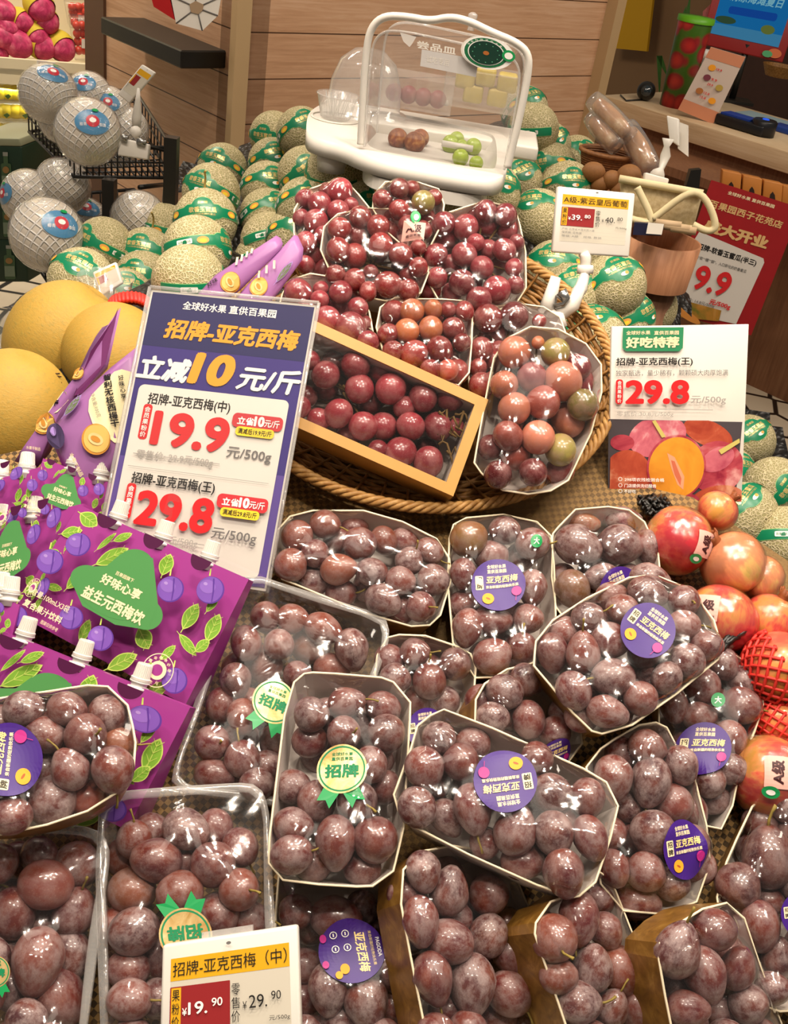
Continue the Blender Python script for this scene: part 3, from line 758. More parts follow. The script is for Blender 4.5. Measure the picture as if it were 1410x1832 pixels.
plum_tray('P16', 'tray cut by right edge', 'plum tray cut off by the right edge of the picture', [(1440, 1400), (1405, 1409), (1372, 1423), (1346, 1445), (1320, 1500), (1301, 1543), (1284, 1605), (1300, 1720), (1345, 1790), (1395, 1808), (1500, 1800), (1540, 1700), (1540, 1500), (1500, 1410)], LO,
 [('b', [(1315,670,270,215,-90,'stem'), (1280,510,160,140,'low'), (1175,815,200,190,60), (1275,1005,215,165,85), (1315,880,110,100,'low'), (1365,1150,200,130,-80), (1400,430,150,110,80), (1340,1300,150,130), (1460,560,180,150), (1480,800,190,170), (1500,1100,180,160), (1240,650,150,110,80)])], tones=DARK, stickers=[('purple', 'b', 1458, 950, 105, -8)])
plum_tray('T3', 'clear box right of juice cartons', 'clear plastic box of plums with gold medal, right of the purple juice cartons', [(428, 1036), (460, 1030), (560, 1062), (660, 1094), (690, 1110), (697, 1135), (690, 1165), (640, 1300), (600, 1425), (585, 1450), (560, 1455), (440, 1430), (330, 1418), (308, 1400), (310, 1380), (345, 1270), (400, 1090), (410, 1055)], LO + 0.002,
 [('d', [(45,635,150,130,80), (180,640,165,130,0), (110,770,150,150), (335,690,200,150,25), (270,775,205,180,180,('brown-red','#84523c',.6)), (480,800,220,165,80), (45,870,200,160,-90,'stem'), (205,925,150,140), (380,890,190,120,'low')]), ('f', [(1240,850,180,150,80), (1190,1040,180,150,80), (1120,1160,180,120,100), (1225,1220,180,150,80), (1070,1350,170,170), (1220,1430,180,170,-100,'stem'), (1085,1510,210,150,10), (1295,1560,150,110)]), ('a', [(50,540,150,140), (40,640,140,120), (180,650,150,140,'low')])], kind='clear', depth=0.055, tones=BROWNISH, stickers=[('medal', 'a', 85, 220, 108, 20)])
plum_tray('T2', 'clear box behind bottom price tag', 'clear plastic box of plums behind the bottom price tag', [(177, 1462), (185, 1436), (205, 1421), (225, 1416), (320, 1408), (430, 1402), (460, 1405), (474, 1424), (481, 1460), (488, 1600), (496, 1760), (500, 1900), (490, 1930), (300, 1935), (205, 1925), (183, 1900), (176, 1700), (172, 1560)], LO + 0.045,
 [('e', [(905,285,225,180,20), (755,430,235,190,190), (1035,450,205,200), (1165,370,180,160,60), (1045,275,150,120,80), (640,580,215,195,10,('brown-red','#84523c',.6)), (870,590,210,190,170), (1165,575,190,180), (1060,690,200,190,30), (650,775,225,200,-20), (620,960,190,160,180), (760,900,200,140,90), (630,1110,200,170), (770,1100,170,160), (650,330,110,100,-90,'stem'), (740,290,110,90), (600,420,130,120,60), (1215,720,130,110), (910,440,100,90,'low'), (560,750,110,80,'low'), (900,1150,180,170), (1050,1180,180,170), (1180,1150,170,160), (640,1290,170,160), (850,1320,170,160), (1100,1340,170,160)])], kind='clear', depth=0.06, tones=BROWNISH, stickers=[('medal', 'e', 905, 800, 128, 172)])
plum_tray('T1', 'clear box at bottom left corner', 'clear plastic box of plums cut off by the bottom left corner', [(-140, 1500), (-120, 1478), (-60, 1472), (60, 1474), (150, 1479), (180, 1490), (194, 1512), (193, 1545), (170, 1720), (152, 1850), (140, 1930), (120, 1945), (-60, 1945), (-140, 1930), (-150, 1800), (-150, 1600)], LO + 0.045,
 [('e', [(225,550,240,205,15,('brown-red','#82423a',.35)), (370,455,210,200), (65,690,220,190,90), (360,680,220,180,-70,'stem'), (180,930,310,210,100,'stem'), (345,890,210,160,80), (285,1100,260,210,60), (190,410,140,130,60), (90,430,150,110), (0,450,140,80,90), (60,1060,180,120,90), (210,740,110,90,'low'), (50,520,120,100,'low'), (130,1200,130,100), (-60,900,190,170), (-90,1100,190,170), (-120,700,190,170), (-100,550,180,160), (60,1320,190,170), (250,1330,190,170)])], kind='clear', depth=0.06, tones=[TONES[0], TONES[2], TONES[3], TONES[5]], stickers=[('medal', 'e', -10, 980, 78, 0)])
plum_tray('P7', 'large tray tilted beside pomegranates', 'large tilted plum tray with slanting purple sticker, left of the pomegranates', [(958, 1166), (960, 1148), (990, 1111), (1050, 1072), (1125, 1035), (1170, 1030), (1215, 1048), (1253, 1080), (1276, 1111), (1289, 1158), (1283, 1180), (1210, 1240), (1131, 1296), (1077, 1312), (1059, 1307), (1025, 1274), (985, 1225), (956, 1191)], UP,
 [('c', [(395,790,215,160,-90,'stem'), (245,800,200,150,85), (545,920,215,180,180,'stem'), (520,1090,210,150,15), (530,735,190,170,10), (810,920,160,140,-60), (680,1020,170,160), (350,985,195,165,60), (910,835,170,160,200,'stem'), (590,580,160,140,0), (720,500,200,150,20), (895,540,150,150), (895,660,140,120), (1010,760,140,130), (300,690,130,125), (420,620,150,110,-20,'stem'), (730,430,200,130,10), (540,520,140,100), (390,1110,100,90,'low'), (700,800,150,130,'low')])], tones=[TONES[0], TONES[5], TONES[3], TONES[0]], stickers=[('purple', 'c', 705, 700, 138, 36)], depth=0.045)
plum_tray('P9', 'white tray with gold medal', 'white-lined plum tray with gold medal sticker and green ribbon, front centre', [(545, 1207), (527, 1222), (510, 1282), (483, 1500), (482, 1543), (507, 1573), (570, 1581), (638, 1585), (666, 1584), (703, 1557), (721, 1480), (732, 1290), (733, 1258), (703, 1222), (682, 1214), (600, 1207), (560, 1205)], UP + 0.004,
 [('a', [(395,925,265,190,90), (600,905,215,215), (175,980,205,180,-10), (185,835,200,170,10), (300,715,200,185,90), (505,715,195,190,20), (275,275,180,170), (455,215,195,150,-10), (440,370,170,165), (650,370,190,185), (635,240,180,150,20), (570,530,180,150,80), (640,640,170,150,-60,'low'), (265,410,150,110,'low'), (310,480,160,130,'low'), (280,1030,140,140,'low'), (530,1050,180,150,'low'), (180,640,150,110,'low'), (430,560,160,150,'low')])], tones=[TONES[0], TONES[4], TONES[2], TONES[3]], stickers=[('medal', 'a', 425, 560, 125, 2)], kind='white', depth=0.05)
plum_tray('P10', 'white tray with upside-down sticker', 'white-lined plum tray with an upside-down purple sticker, right of centre', [(795, 1271), (770, 1282), (748, 1300), (735, 1345), (706, 1422), (714, 1450), (735, 1475), (840, 1528), (960, 1582), (1023, 1604), (1035, 1602), (1064, 1577), (1090, 1500), (1104, 1442), (1083, 1400), (1042, 1376), (960, 1340), (880, 1304)], UP + 0.012,
 [('a', [(840,550,215,190,80,'stem'), (1025,515,185,180), (915,395,165,165), (805,745,200,180,60), (1085,755,260,180,80,'stem'), (1085,425,155,130,'low'), (960,800,200,150,60,'low'), (1150,920,160,150,'low'), (1240,620,160,150,'low')]), ('b', [(285,370,190,175,10), (115,545,230,185,-70), (295,565,205,180,80), (345,755,220,180,80), (455,395,180,155,90), (215,205,150,150), (470,585,220,150,70), (150,695,200,160), (350,500,130,120,'low'), (240,640,130,120,'low')])], tones=[TONES[0], TONES[3], TONES[2], TONES[0]], stickers=[('purple', 'a', 1240, 620, 160, 172)], kind='white', depth=0.05)
plum_tray('P1', 'tray lying on the purple cartons', 'plum tray lying on the purple juice cartons at the left edge', [(-60, 1262), (0, 1251), (80, 1240), (156, 1228), (192, 1230), (227, 1263), (236, 1300), (241, 1329), (238, 1371), (213, 1414), (156, 1450), (85, 1474), (0, 1492), (-70, 1495), (-110, 1440), (-112, 1310)], UP + 0.05,
 [('f', [(435,1310,200,195), (350,1480,210,170,-120,'stem'), (570,1490,230,195,80), (260,1640,240,230), (340,1180,200,160,10), (540,1210,190,190,160), (230,1310,200,150,20), (120,1180,190,130,-10), (600,1360,130,110,'low',('brown-red','#8a5032',.3)), (450,1630,170,130,'low',('brown-red','#8a4032',.3)), (60,1720,170,120), (20,1620,150,100,90,'low'), (0,1250,150,130), (-120,1300,190,160), (-140,1480,190,160), (-120,1650,190,160)])], tones=[TONES[0], TONES[3], TONES[2]], stickers=[('purple', 'f', 40, 1440, 184, -84)])
print('plums', N_PLUM[0])
# ------------------------------------------------------------------ wicker basket
def make_wicker(name, a, b_):
    t = NT(name); v = t.coord()
    c = t.ramp(t.noise(v, 120, 3), [(0.3, a), (0.7, b_)])
    t.principled(c, 0.5, 0.4); return t.m
WICK = make_wicker('wicker_cane', '#7d5426', '#a97c42')
WICK_RIM = make_wicker('wicker_rim_cane', '#9a6c36', '#c0965a')

def wicker_basket(O, e1, e2, n, a, bb, depth, root, rows=12, stakes=46, taper=0.72):
    def ring(k, rad_off, h, amp=0.0, ph=0.0, m=230):
        P = []
        for i in range(m):
            t = 2 * math.pi * i / m
            w = amp * math.cos(stakes / 2 * t * 2 / 2 + ph)
            P.append(O + e1 * (a * k + rad_off + w) * math.cos(t) + e2 * (bb * k + rad_off + w) * math.sin(t) + n * h)
        return P
    b = MB()
    for i in range(rows):
        q = i / (rows - 1); k = 1 - (1 - taper) * q ** 1.6
        b.tube(ring(k, 0, -0.012 - (depth - 0.012) * q, 0.0022, math.pi * i), 0.0032, 6, closed=True)
    b.build('woven_wall', [WICK], root)
    b = MB()
    for j in range(stakes):
        t = 2 * math.pi * j / stakes; P = []
        for i in range(7):
            q = i / 6; k = 1 - (1 - taper) * q ** 1.6
            P.append(O + e1 * a * k * math.cos(t) + e2 * bb * k * math.sin(t) - n * (depth * q))
        b.tube(P, 0.002, 5)
    b.build('stake', [WICK], root)['label'] = 'upright cane stakes of the basket wall'
    b = MB(); fl = [O + e1 * a * taper * math.cos(t) + e2 * bb * taper * math.sin(t) - n * depth for t in np.linspace(0, 2 * math.pi, 60, endpoint=False)]
    b.prism(fl, -n * 0.004); b.build('base', [WICK], root)
    b = MB()
    for s in range(4):
        P = []; m = 420
        for i in range(m):
            t = 2 * math.pi * i / m; q = 34 * t + s * math.pi / 2
            P.append(O + e1 * (a + 0.006 + 0.0046 * math.cos(q)) * math.cos(t) + e2 * (bb + 0.006 + 0.0046 * math.cos(q)) * math.sin(t) + n * (0.0046 * math.sin(q)))
        b.tube(P, 0.0033, 6, closed=True)
    b.build('rim', [WICK_RIM], root)

B_OFF = 0.050
_bp = np.array([[(on_slope(x, y, B_OFF) - BED_O) @ S_E1, (on_slope(x, y, B_OFF) - BED_O) @ S_E2] for x, y in [(505, 822), (560, 865), (640, 899), (760, 912), (880, 899), (1000, 858), (1070, 806), (1090, 745), (985, 500), (975, 480)]])
_A = np.c_[_bp[:, 0] ** 2, _bp[:, 1] ** 2, _bp[:, 0], _bp[:, 1]]
_k = np.linalg.lstsq(_A, np.ones(len(_bp)), rcond=None)[0]
_cx, _cy = -_k[2] / 2 / _k[0], -_k[3] / 2 / _k[1]
_g = 1 + _k[0] * _cx ** 2 + _k[1] * _cy ** 2
BA, BB = math.sqrt(abs(_g / _k[0])), math.sqrt(abs(_g / _k[1]))
print('basket', _cx, _cy, BA, BB)
BO = BED_O + S_E1 * _cx + S_E2 * _cy + S_N * B_OFF
bk = empty('wicker_basket', BO - S_N * 0.05, 'large oval honey-brown wicker basket heaped with red grape packs', 'basket')
wicker_basket(BO, S_E1, S_E2, S_N, BA - 0.009, BB - 0.010, 0.048, bk)

# ------------------------------------------------------------------ grape packs
_b = MB(); _b.ball((0, 0, 0), (0.5, 0.5, 0.53), 24, 16); BERRY = _b.mesh('berry', [GRAPE])
GCOL = {'r': '#752423', 'd': '#56181a', 'o': '#a05c36', 'p': '#b06a52', 'g': '#85793f', 'c': '#7d2830', 'b': '#8c4034'}

def berries(T, root, spec, L0, rnd, dcol='r', cmap=None):
    out = []
    for s in spec:
        x, y, D = s[:3]; colr = s[3] if len(s) > 3 else dcol
        px, py = cx('g', x, y); P = T.pxw(px, py, L0); d = np.linalg.norm(P - EYE); D = D / 2.238 * d / FPX
        v = ray(px, py); t = d
        for _ in range(30):
            if all(np.linalg.norm(EYE + v * t - q[0]) > 0.41 * (D + q[1]) for q in out): break
            t += 0.003
        out.append((EYE + v * t, D * 1.05 * t / d, colr))
    for P, D, colr in out:
        a, b, h = T.loc(P); T.fruit.append((a, b, h, D * 0.5))
    R = np.array(T.rim); c = R.mean(0); lo, hi = R.min(0), R.max(0); extra = []
    inner = [tuple(c + (p - c) * 0.80) for p in R]; n = 0
    for _ in range(240):
        p = np.array([rnd.uniform(lo[0], hi[0]), rnd.uniform(lo[1], hi[1]), L0 - rnd.uniform(0.012, 0.034)])
        if not T.inside(np.array(p[0]), np.array(p[1]), inner): continue
        P = T.w(*p); D = rnd.uniform(0.029, 0.034)
        if all(np.linalg.norm(P - q[0]) > 0.45 * (D + q[1]) for q in out): out.append((P, D, rnd.choice([dcol, 'd', dcol]))); n += 1
        if n > 14: break
    cen = np.mean([q[0] for q in out], 0) - T.n * 0.012
    for k, (P, D, colr) in enumerate(out):
        o = bpy.data.objects.new('berry', BERRY); COL.objects.link(o); o.parent = root
        ax = unit(unit(EYE - P) + np.array([rnd.uniform(-1, 1), rnd.uniform(-1, 1), rnd.uniform(-1, 1)]) * 0.7)
        x = unit(np.cross(ax, [0.3, 0.5, 0.8])); y = np.cross(ax, x); Pl = P - np.array(origin_of(root))
        m = Matrix(((x[0], y[0], ax[0], Pl[0]), (x[1], y[1], ax[1], Pl[1]), (x[2], y[2], ax[2], Pl[2]), (0, 0, 0, 1)))
        o.matrix_basis = m @ Matrix.Diagonal((D * rnd.uniform(0.97, 1.03), D * rnd.uniform(0.97, 1.03), D * rnd.uniform(1.0, 1.12), 1))
        c4 = lin(GCOL[colr]); k2 = rnd.uniform(0.85, 1.15); o.color = (c4[0] * k2, c4[1] * k2, c4[2] * k2, 1)
    b = MB()
    for P, D, _ in out[:26]:
        mid = (P + cen) / 2 - T.n * 0.006
        b.tube([P - T.n * D * 0.45, mid, cen + (P - cen) * 0.12], [0.0012, 0.0016, 0.0022], 5)
    b.build('stalk', [TWIG], root)
    return out

def grape_pack(short, label, rim, off, spec, tilt=(0, 0), L0=0.006, dcol='r', stickers=(), depth=0.045):
    T = Tray([cx('g', x, y) for x, y in rim], off, tilt); rnd = random.Random(len(rim) * 7 + int(spec[0][0]))
    root = empty('grape_tray', T.w(0, 0, -depth), label, 'fruit tray', 'film-wrapped grape packs in the basket')
    bunch = empty('grape_bunch', T.w(0, 0, -depth + 0.004), 'bunch of ' + short, 'grapes', 'grape bunches in the basket')
    berries(T, bunch, spec, L0, rnd, dcol)
    carton(T, root, depth, 0.85, 'white'); T.solve(); fo = film(T, root)
    return T, fo
grape_pack('red grapes in the back left pack', 'film-wrapped pack of red grapes at the back left of the basket', [(105,260), (106,170), (150,95), (250,60), (310,58), (360,110), (400,160), (420,230), (380,320), (330,420), (200,440), (140,430), (118,330)], 0.085,
 [(285,95,95), (205,145,90), (280,175,85), (150,130,80), (190,215,90), (150,300,85), (175,350,80), (150,390,70), (220,270,70), (130,200,60), (330,150,60), (235,95,65), (330,230,70)], tilt=(0, -0.12), dcol='c')
G3 = grape_pack('red and olive grapes in the back middle pack', 'film-wrapped grape pack at the back middle with pink label and green sticker', [(420,165), (425,110), (470,60), (600,62), (680,88), (702,150), (690,230), (640,330), (560,330), (480,260)], 0.122,
 [(525,85,75), (530,130,75), (525,170,80), (620,140,90,'g'), (455,125,70), (490,180,60), (630,195,70), (600,320,60), (575,85,60), (665,120,60), (560,230,75), (620,250,70)], tilt=(0, -0.12))
P = Print(1.35); P.rect(-0.9, -0.1, 0.9, 1.0, PINK_CARD).text('A级', 0.0, 0.33, 1.25, 0.55, PINK_INK, 0.03).text('香甜葡萄', 0, 0.8, 1.2, 0.16, PINK_INK, 0.02).ell(0, -0.48, 0.42, 0.5, STK_GREEN).ell(0.06, -0.46, 0.2, 0.26, WHITE_INK)
stick(G3[0], G3[1], P, *cx('g', 585, 235), 22, 8, name='pink_label')
grape_pack('purple-red grapes in the back right pack', 'largest film-wrapped pack of purple-red grapes at the back right of the basket', [(630,290), (627,230), (700,190), (790,160), (870,137), (985,165), (1005,230), (1028,340), (1030,480), (990,545), (900,575), (800,582), (700,560), (650,470)], 0.100,
 [(700,225,90), (715,280,90), (790,240,95), (870,175,85), (950,190,85), (875,230,90), (670,350,85), (785,350,95), (855,400,90), (945,330,85), (880,330,80), (735,390,80), (675,440,80), (775,460,100), (915,490,105), (845,530,100), (960,250,80), (820,190,70), (985,400,70), (650,490,80), (735,500,80), (995,300,60), (990,470,70), (830,300,70)], tilt=(0.1, -0.2), dcol='c')
grape_pack('dark red grapes in the middle left pack', 'film-wrapped pack of dark red grapes with glossy stretched film, upper left middle', [(225,240), (280,188), (400,166), (490,168), (530,210), (600,340), (640,420), (610,500), (520,540), (400,520), (260,440), (212,330)], 0.112,
 [(370,200,85), (285,245,85), (355,275,95), (440,235,85), (280,330,90), (345,355,95), (450,310,95), (530,350,90), (270,430,80), (345,450,85), (480,470,105), (560,490,85), (600,400,75), (410,420,60,'d'), (400,495,70), (560,430,70)], tilt=(0, -0.15), dcol='r')
grape_pack('pinkish red grapes behind the blue sign', 'film-wrapped pack of red grapes just right of the big blue sign', [(58,510), (90,452), (170,427), (290,447), (360,500), (402,580), (417,660), (440,740), (380,760), (260,730), (120,640), (40,580)], 0.100,
 [(120,500,105), (210,485,60), (290,500,90), (205,530,75), (285,560,95), (360,560,75), (235,610,105), (330,640,120), (400,700,90), (150,570,80), (385,625,65), (130,620,80)], dcol='c')
grape_pack('orange-tinged grapes in the centre pack', 'film-wrapped pack with orange-tinged grapes on top, centre of the basket', [(435,640), (450,562), (510,522), (610,530), (700,530), (785,537), (815,590), (812,700), (802,820), (760,870), (660,850), (540,790), (460,730)], 0.105,
 [(575,575,95,'o'), (660,570,75,'o'), (650,645,95,'o'), (555,655,95,'o'), (500,580,90), (740,645,90), (785,575,75), (480,665,80), (585,745,105), (685,730,105), (500,735,80), (720,810,80,'b'), (650,810,80), (775,700,70), (720,570,65), (610,610,50)], dcol='r')
grape_pack('dark red grapes behind the peach-tinted pack', 'film-wrapped grape pack with empty white right corner, behind the peach-tinted one', [(815,660), (830,600), (900,560), (1000,547), (1100,560), (1165,600), (1187,660), (1120,790), (960,880), (850,905), (806,880), (802,760)], 0.085,
 [(880,605,110), (985,595,110,'d'), (905,665,95,'d'), (850,730,100), (900,775,80), (855,870,100), (960,640,75,'d'), (1085,615,55), (840,800,70), (900,850,70)], dcol='r')
grape_pack('peach-tinted grapes in the front right pack', 'film-wrapped pack of peach-tinted large grapes at the basket front right', [(885,860), (905,765), (960,685), (1050,640), (1160,650), (1270,708), (1330,790), (1332,900), (1290,1060), (1200,1250), (1130,1292), (1040,1305), (940,1290), (855,1222), (826,1180), (848,1060)], 0.115,
 [(985,740,125,'p'), (1150,740,110,'g'), (1055,840,115,'c'), (1180,855,145,'p'), (1240,800,100,'c'), (945,870,110,'p'), (1245,860,120,'c'), (1100,940,130,'b'), (985,965,125,'p'), (1260,950,120,'g'), (1200,1010,130,'p'), (1080,1080,130,'p'), (960,1075,115,'b'), (985,1150,125,'b'), (890,1120,100,'d'), (920,1230,110,'d'), (1170,1130,120,'g'), (1170,1210,110,'r'), (1060,1220,110,'d'), (1080,700,50,'o')], tilt=(0.05, -0.28), dcol='b', L0=0.008)

# the yellow-edged gift box of grapes
def gift_box():
    q = [(500, 545), (874, 715), (811, 888), (440, 724)]
    off = 0.112; n = unit(S_N + 0.10 * S_E1 - 0.40 * S_E2); p0 = on_slope(700, 760, off)
    c = [on_plane(x, y, p0, n) for x, y in q]; Q = Quad(*c); cen = sum(c) / 4
    root = empty('grape_gift_box', cen - n * 0.07, 'yellow-rimmed cardboard box of grapes with clear film top, front of basket', 'fruit box')
    GOLDY = flat('yellow_card', '#bd8d45', 0.4, 0.5, vary=0.08); INN = flat('grey_box_inside', '#bdb2a8', 0.6, 0.3, vary=0.1)
    b = MB(); D = 0.068; t = 0.010
    inn = [(t / 0.2, t / 0.1), (1 - t / 0.2, t / 0.1), (1 - t / 0.2, 1 - t / 0.1), (t / 0.2, 1 - t / 0.1)]
    o4 = [Q.pt(u, v) for u, v in ((0, 0), (1, 0), (1, 1), (0, 1))]; i4 = [Q.pt(u, v) for u, v in inn]
    lo = [p - n * D for p in o4]; il = [p - n * (D - 0.003) for p in i4]; im = [p - n * 0.004 for p in i4]
    vs = o4 + i4 + im + il + lo
    b.add(vs, ring_faces(4, 0, 4) + ring_faces(4, 4, 8), 0); b.add(vs, ring_faces(4, 8, 12) + [(12, 13, 14, 15)], 1); b.add(vs, ring_faces(4, 0, 16) + [(16, 17, 18, 19)], 0)
    b.build('box_body', [GOLDY, INN], root)
    b = MB(); b.add([Q.pt(u, v, -0.001) for v in np.linspace(0.06, 0.94, 12) for u in np.linspace(0.03, 0.97, 24)], [(j * 24 + i, j * 24 + i + 1, (j + 1) * 24 + i + 1, (j + 1) * 24 + i) for j in range(11) for i in range(23)], 0, True)
    b.build('window_film', [FILM], root, fix=False)
    T = Tray(q, off, (0, 0)); T.n = n; T.o = cen; T.e1 = unit(S_E1 - n * (S_E1 @ n)); T.e2 = np.cross(n, T.e1); T.rim = [tuple(T.loc(p)[:2]) for p in i4]
    bunch = empty('grape_bunch', cen - n * 0.06, 'loose-hanging bunch of dusky red grapes inside the yellow-rimmed box', 'grapes', 'grape bunches in the basket')
    berries(T, bunch, [(350,790,115), (365,885,115), (490,885,120), (230,830,110), (455,820,100), (620,920,110), (730,920,110), (280,985,110), (380,1035,110), (460,1035,110), (570,1035,110), (680,1035,105), (530,1140,120), (640,1180,120), (165,770,80), (545,960,90), (440,1130,80), (750,1040,70), (200,1010,90), (120,960,90), (540,880,70)], -0.024, random.Random(5), 'c')
    b = MB(); r = random.Random(3)
    for k in range(9):
        x, y = 690 + r.uniform(-40, 70), 1060 + r.uniform(-90, 90); P = [T.pxw(*cx('g', x + 16 * i * r.uniform(0.6, 1.2), y + r.uniform(-14, 22) * i), -0.012) for i in range(5)]
        b.tube(P, [0.0018, 0.0016, 0.0015, 0.0014, 0.0018], 5)
    for k, (x, y) in enumerate([(300, 900), (340, 950), (300, 870)]): b.tube([T.pxw(*cx('g', x + 12 * i, y + 20 * i), -0.03) for i in range(4)], 0.0016, 5)
    b.build('twig', [TWIG], bunch)
gift_box()
# ------------------------------------------------------------------ helper: artwork measured on the face it is printed on
class FacePrint(Print):
    def __init__(self, tl, tr, bl, aspect):
        super().__init__(aspect); self.o = np.array(tl, float); self.a = np.array(tr, float) - self.o; self.b = np.array(bl, float) - self.o
        self.la, self.lb = np.linalg.norm(self.a), np.linalg.norm(self.b); self.inv = np.linalg.inv(np.stack([self.a, self.b], 1))
    def uv(self, x, y): return tuple(self.inv @ (np.array([x, y], float) - self.o))
    def T(self, s, x, y, w, h, m, bold=0.0, shear=0.0): u, v = self.uv(x, y); return self.text(s, u, v, w and w / self.la, h / self.lb, m, bold, shear)
    def E(self, x, y, rx, ry, m, rot=0.0): u, v = self.uv(x, y); return self.ell(u, v, rx / self.la, ry / self.lb, m, rot=rot)
    def P(self, pts, m): return self.poly([self.uv(*p) for p in pts], m)
    def L(self, x, y, l, w, ang, m, mv): u, v = self.uv(x, y); return self.leaf(u, v, l / self.la, w / self.la, ang, m, mv)

# ------------------------------------------------------------------ the big purple offer sign
def big_sign():
    pts = [(271, 518), (567, 546), (476, 1058), (170, 1012)]
    n = facing(math.radians(33), math.radians(4)); p0 = at(380, 780, 1.235)
    Q = px_quad(pts, p0, n)
    root = empty('price_sign', Q.pt(0.5, 1.0), 'large purple and white plum offer sign in a clear sleeve, beside the basket', 'sign')
    SG = flat('sign_purple', '#36267a', 0.45, 0.4, vary=0.15, scale=6); NV = flat('sign_navy', '#191756', 0.45, 0.4, vary=0.15, scale=8)
    LIL = flat('sign_lilac', '#5a4496', 0.45, 0.4, vary=0.1, scale=6)
    slab(Q, 0.004).build('board', [PAPER], root)
    P = Print(Q.aspect)
    P.rect(0.012, 0.008, 0.988, 0.99, SG).rect(0.012, 0.008, 0.988, 0.20, NV).rect(0.012, 0.60, 0.988, 0.99, LIL)
    P.text('全球好水果', 0.335, 0.045, 0.262, 0.030, WHITE_INK, 0.02).text('直供百果园', 0.625, 0.045, 0.285, 0.030, WHITE_INK, 0.02)
    P.text('招牌-亚克西梅', 0.53, 0.132, 0.80, 0.072, ORANGE_INK, 0.035, 0.18)
    P.text('立减', 0.17, 0.278, 0.30, 0.088, WHITE_INK, 0.035, 0.18).text('10', 0.455, 0.262, 0.255, 0.115, ORANGE_INK, 0.045, 0.18).text('元/斤', 0.80, 0.278, 0.37, 0.088, WHITE_INK, 0.03, 0.18)
    P.rrect(0.045, 0.34, 0.94, 0.962, 0.035, PAPER)
    for dv, nm, pr, was in ((0, '招牌-亚克西梅(中)', '19.9', '29.9'), (0.285, '招牌-亚克西梅(王)', '29.8', '39.8')):
        P.text(nm, 0.355, 0.390 + dv, 0.49, 0.047, INK, 0.018)
        P.rrect(0.095, 0.408 + dv, 0.148, 0.535 + dv, 0.02, RED_INK).vtext('会员果粉价', 0.1215, 0.4715 + dv, 0.034, 0.112, WHITE_INK, 0.015)
        P.text(pr, 0.395, 0.488 + dv, 0.455, 0.125, RED_INK, 0.034)
        P.text('元/500g', 0.76, 0.545 + dv, 0.265, 0.046, GREY_INK, 0.012)
        P.rrect(0.625, 0.402 + dv, 0.925, 0.452 + dv, 0.028, flat('badge_red', '#c8333a', 0.5)).text('立省', 0.705, 0.428 + dv, 0.10, 0.028, WHITE_INK, 0.03).text('10', 0.785, 0.425 + dv, 0.062, 0.036, WHITE_INK, 0.05).text('元/斤', 0.862, 0.428 + dv, 0.09, 0.027, WHITE_INK, 0.02)
        P.rrect(0.655, 0.448 + dv, 0.885, 0.480 + dv, 0.022, YELLOW_INK).text('满减后%s元/斤' % pr, 0.77, 0.464 + dv, 0.20, 0.02, INK, 0.015)
        P.text('零售价: %s元/500g' % was, 0.335, 0.588 + dv, 0.45, 0.034, PALE_INK, 0.01).rect(0.09, 0.586 + dv, 0.60, 0.589 + dv, PALE_INK)
        if dv == 0: P.rect(0.075, 0.632, 0.905, 0.634, PALE_INK)
    P.mb(lambda u, v, h: Q.pt(u, v, h), 0.00015).build('printed_face', P.mats, root, fix=False)
    b = MB(); g = 14
    b.add([Q.pt(-0.015 + 1.03 * i / g, -0.012 + 1.02 * j / g, 0.0045 + 0.0016 * math.sin(i * 1.3 + j * 0.7)) for j in range(g + 1) for i in range(g + 1)], [(j * (g + 1) + i, j * (g + 1) + i + 1, (j + 1) * (g + 1) + i + 1, (j + 1) * (g + 1) + i) for j in range(g) for i in range(g)], 0, True)
    b.build('clear_sleeve', [see_film('sleeve_film', 0.04, base=0.02, bump=0.05, bscale=5, milky=0.02)], root, fix=False)
    b = MB()
    for e in ([(0, 0), (1, 0)], [(1, 0), (1, 1)], [(0, 0), (0, 1)]): b.tube([Q.pt(e[0][0] * 1.02 - 0.01, e[0][1] * 1.01 - 0.008, 0.002), Q.pt(e[1][0] * 1.02 - 0.01, e[1][1] * 1.01 - 0.008, 0.002)], 0.0022, 6)
    b.build('sleeve_edge', [CLEAR_RIM], root)
big_sign()

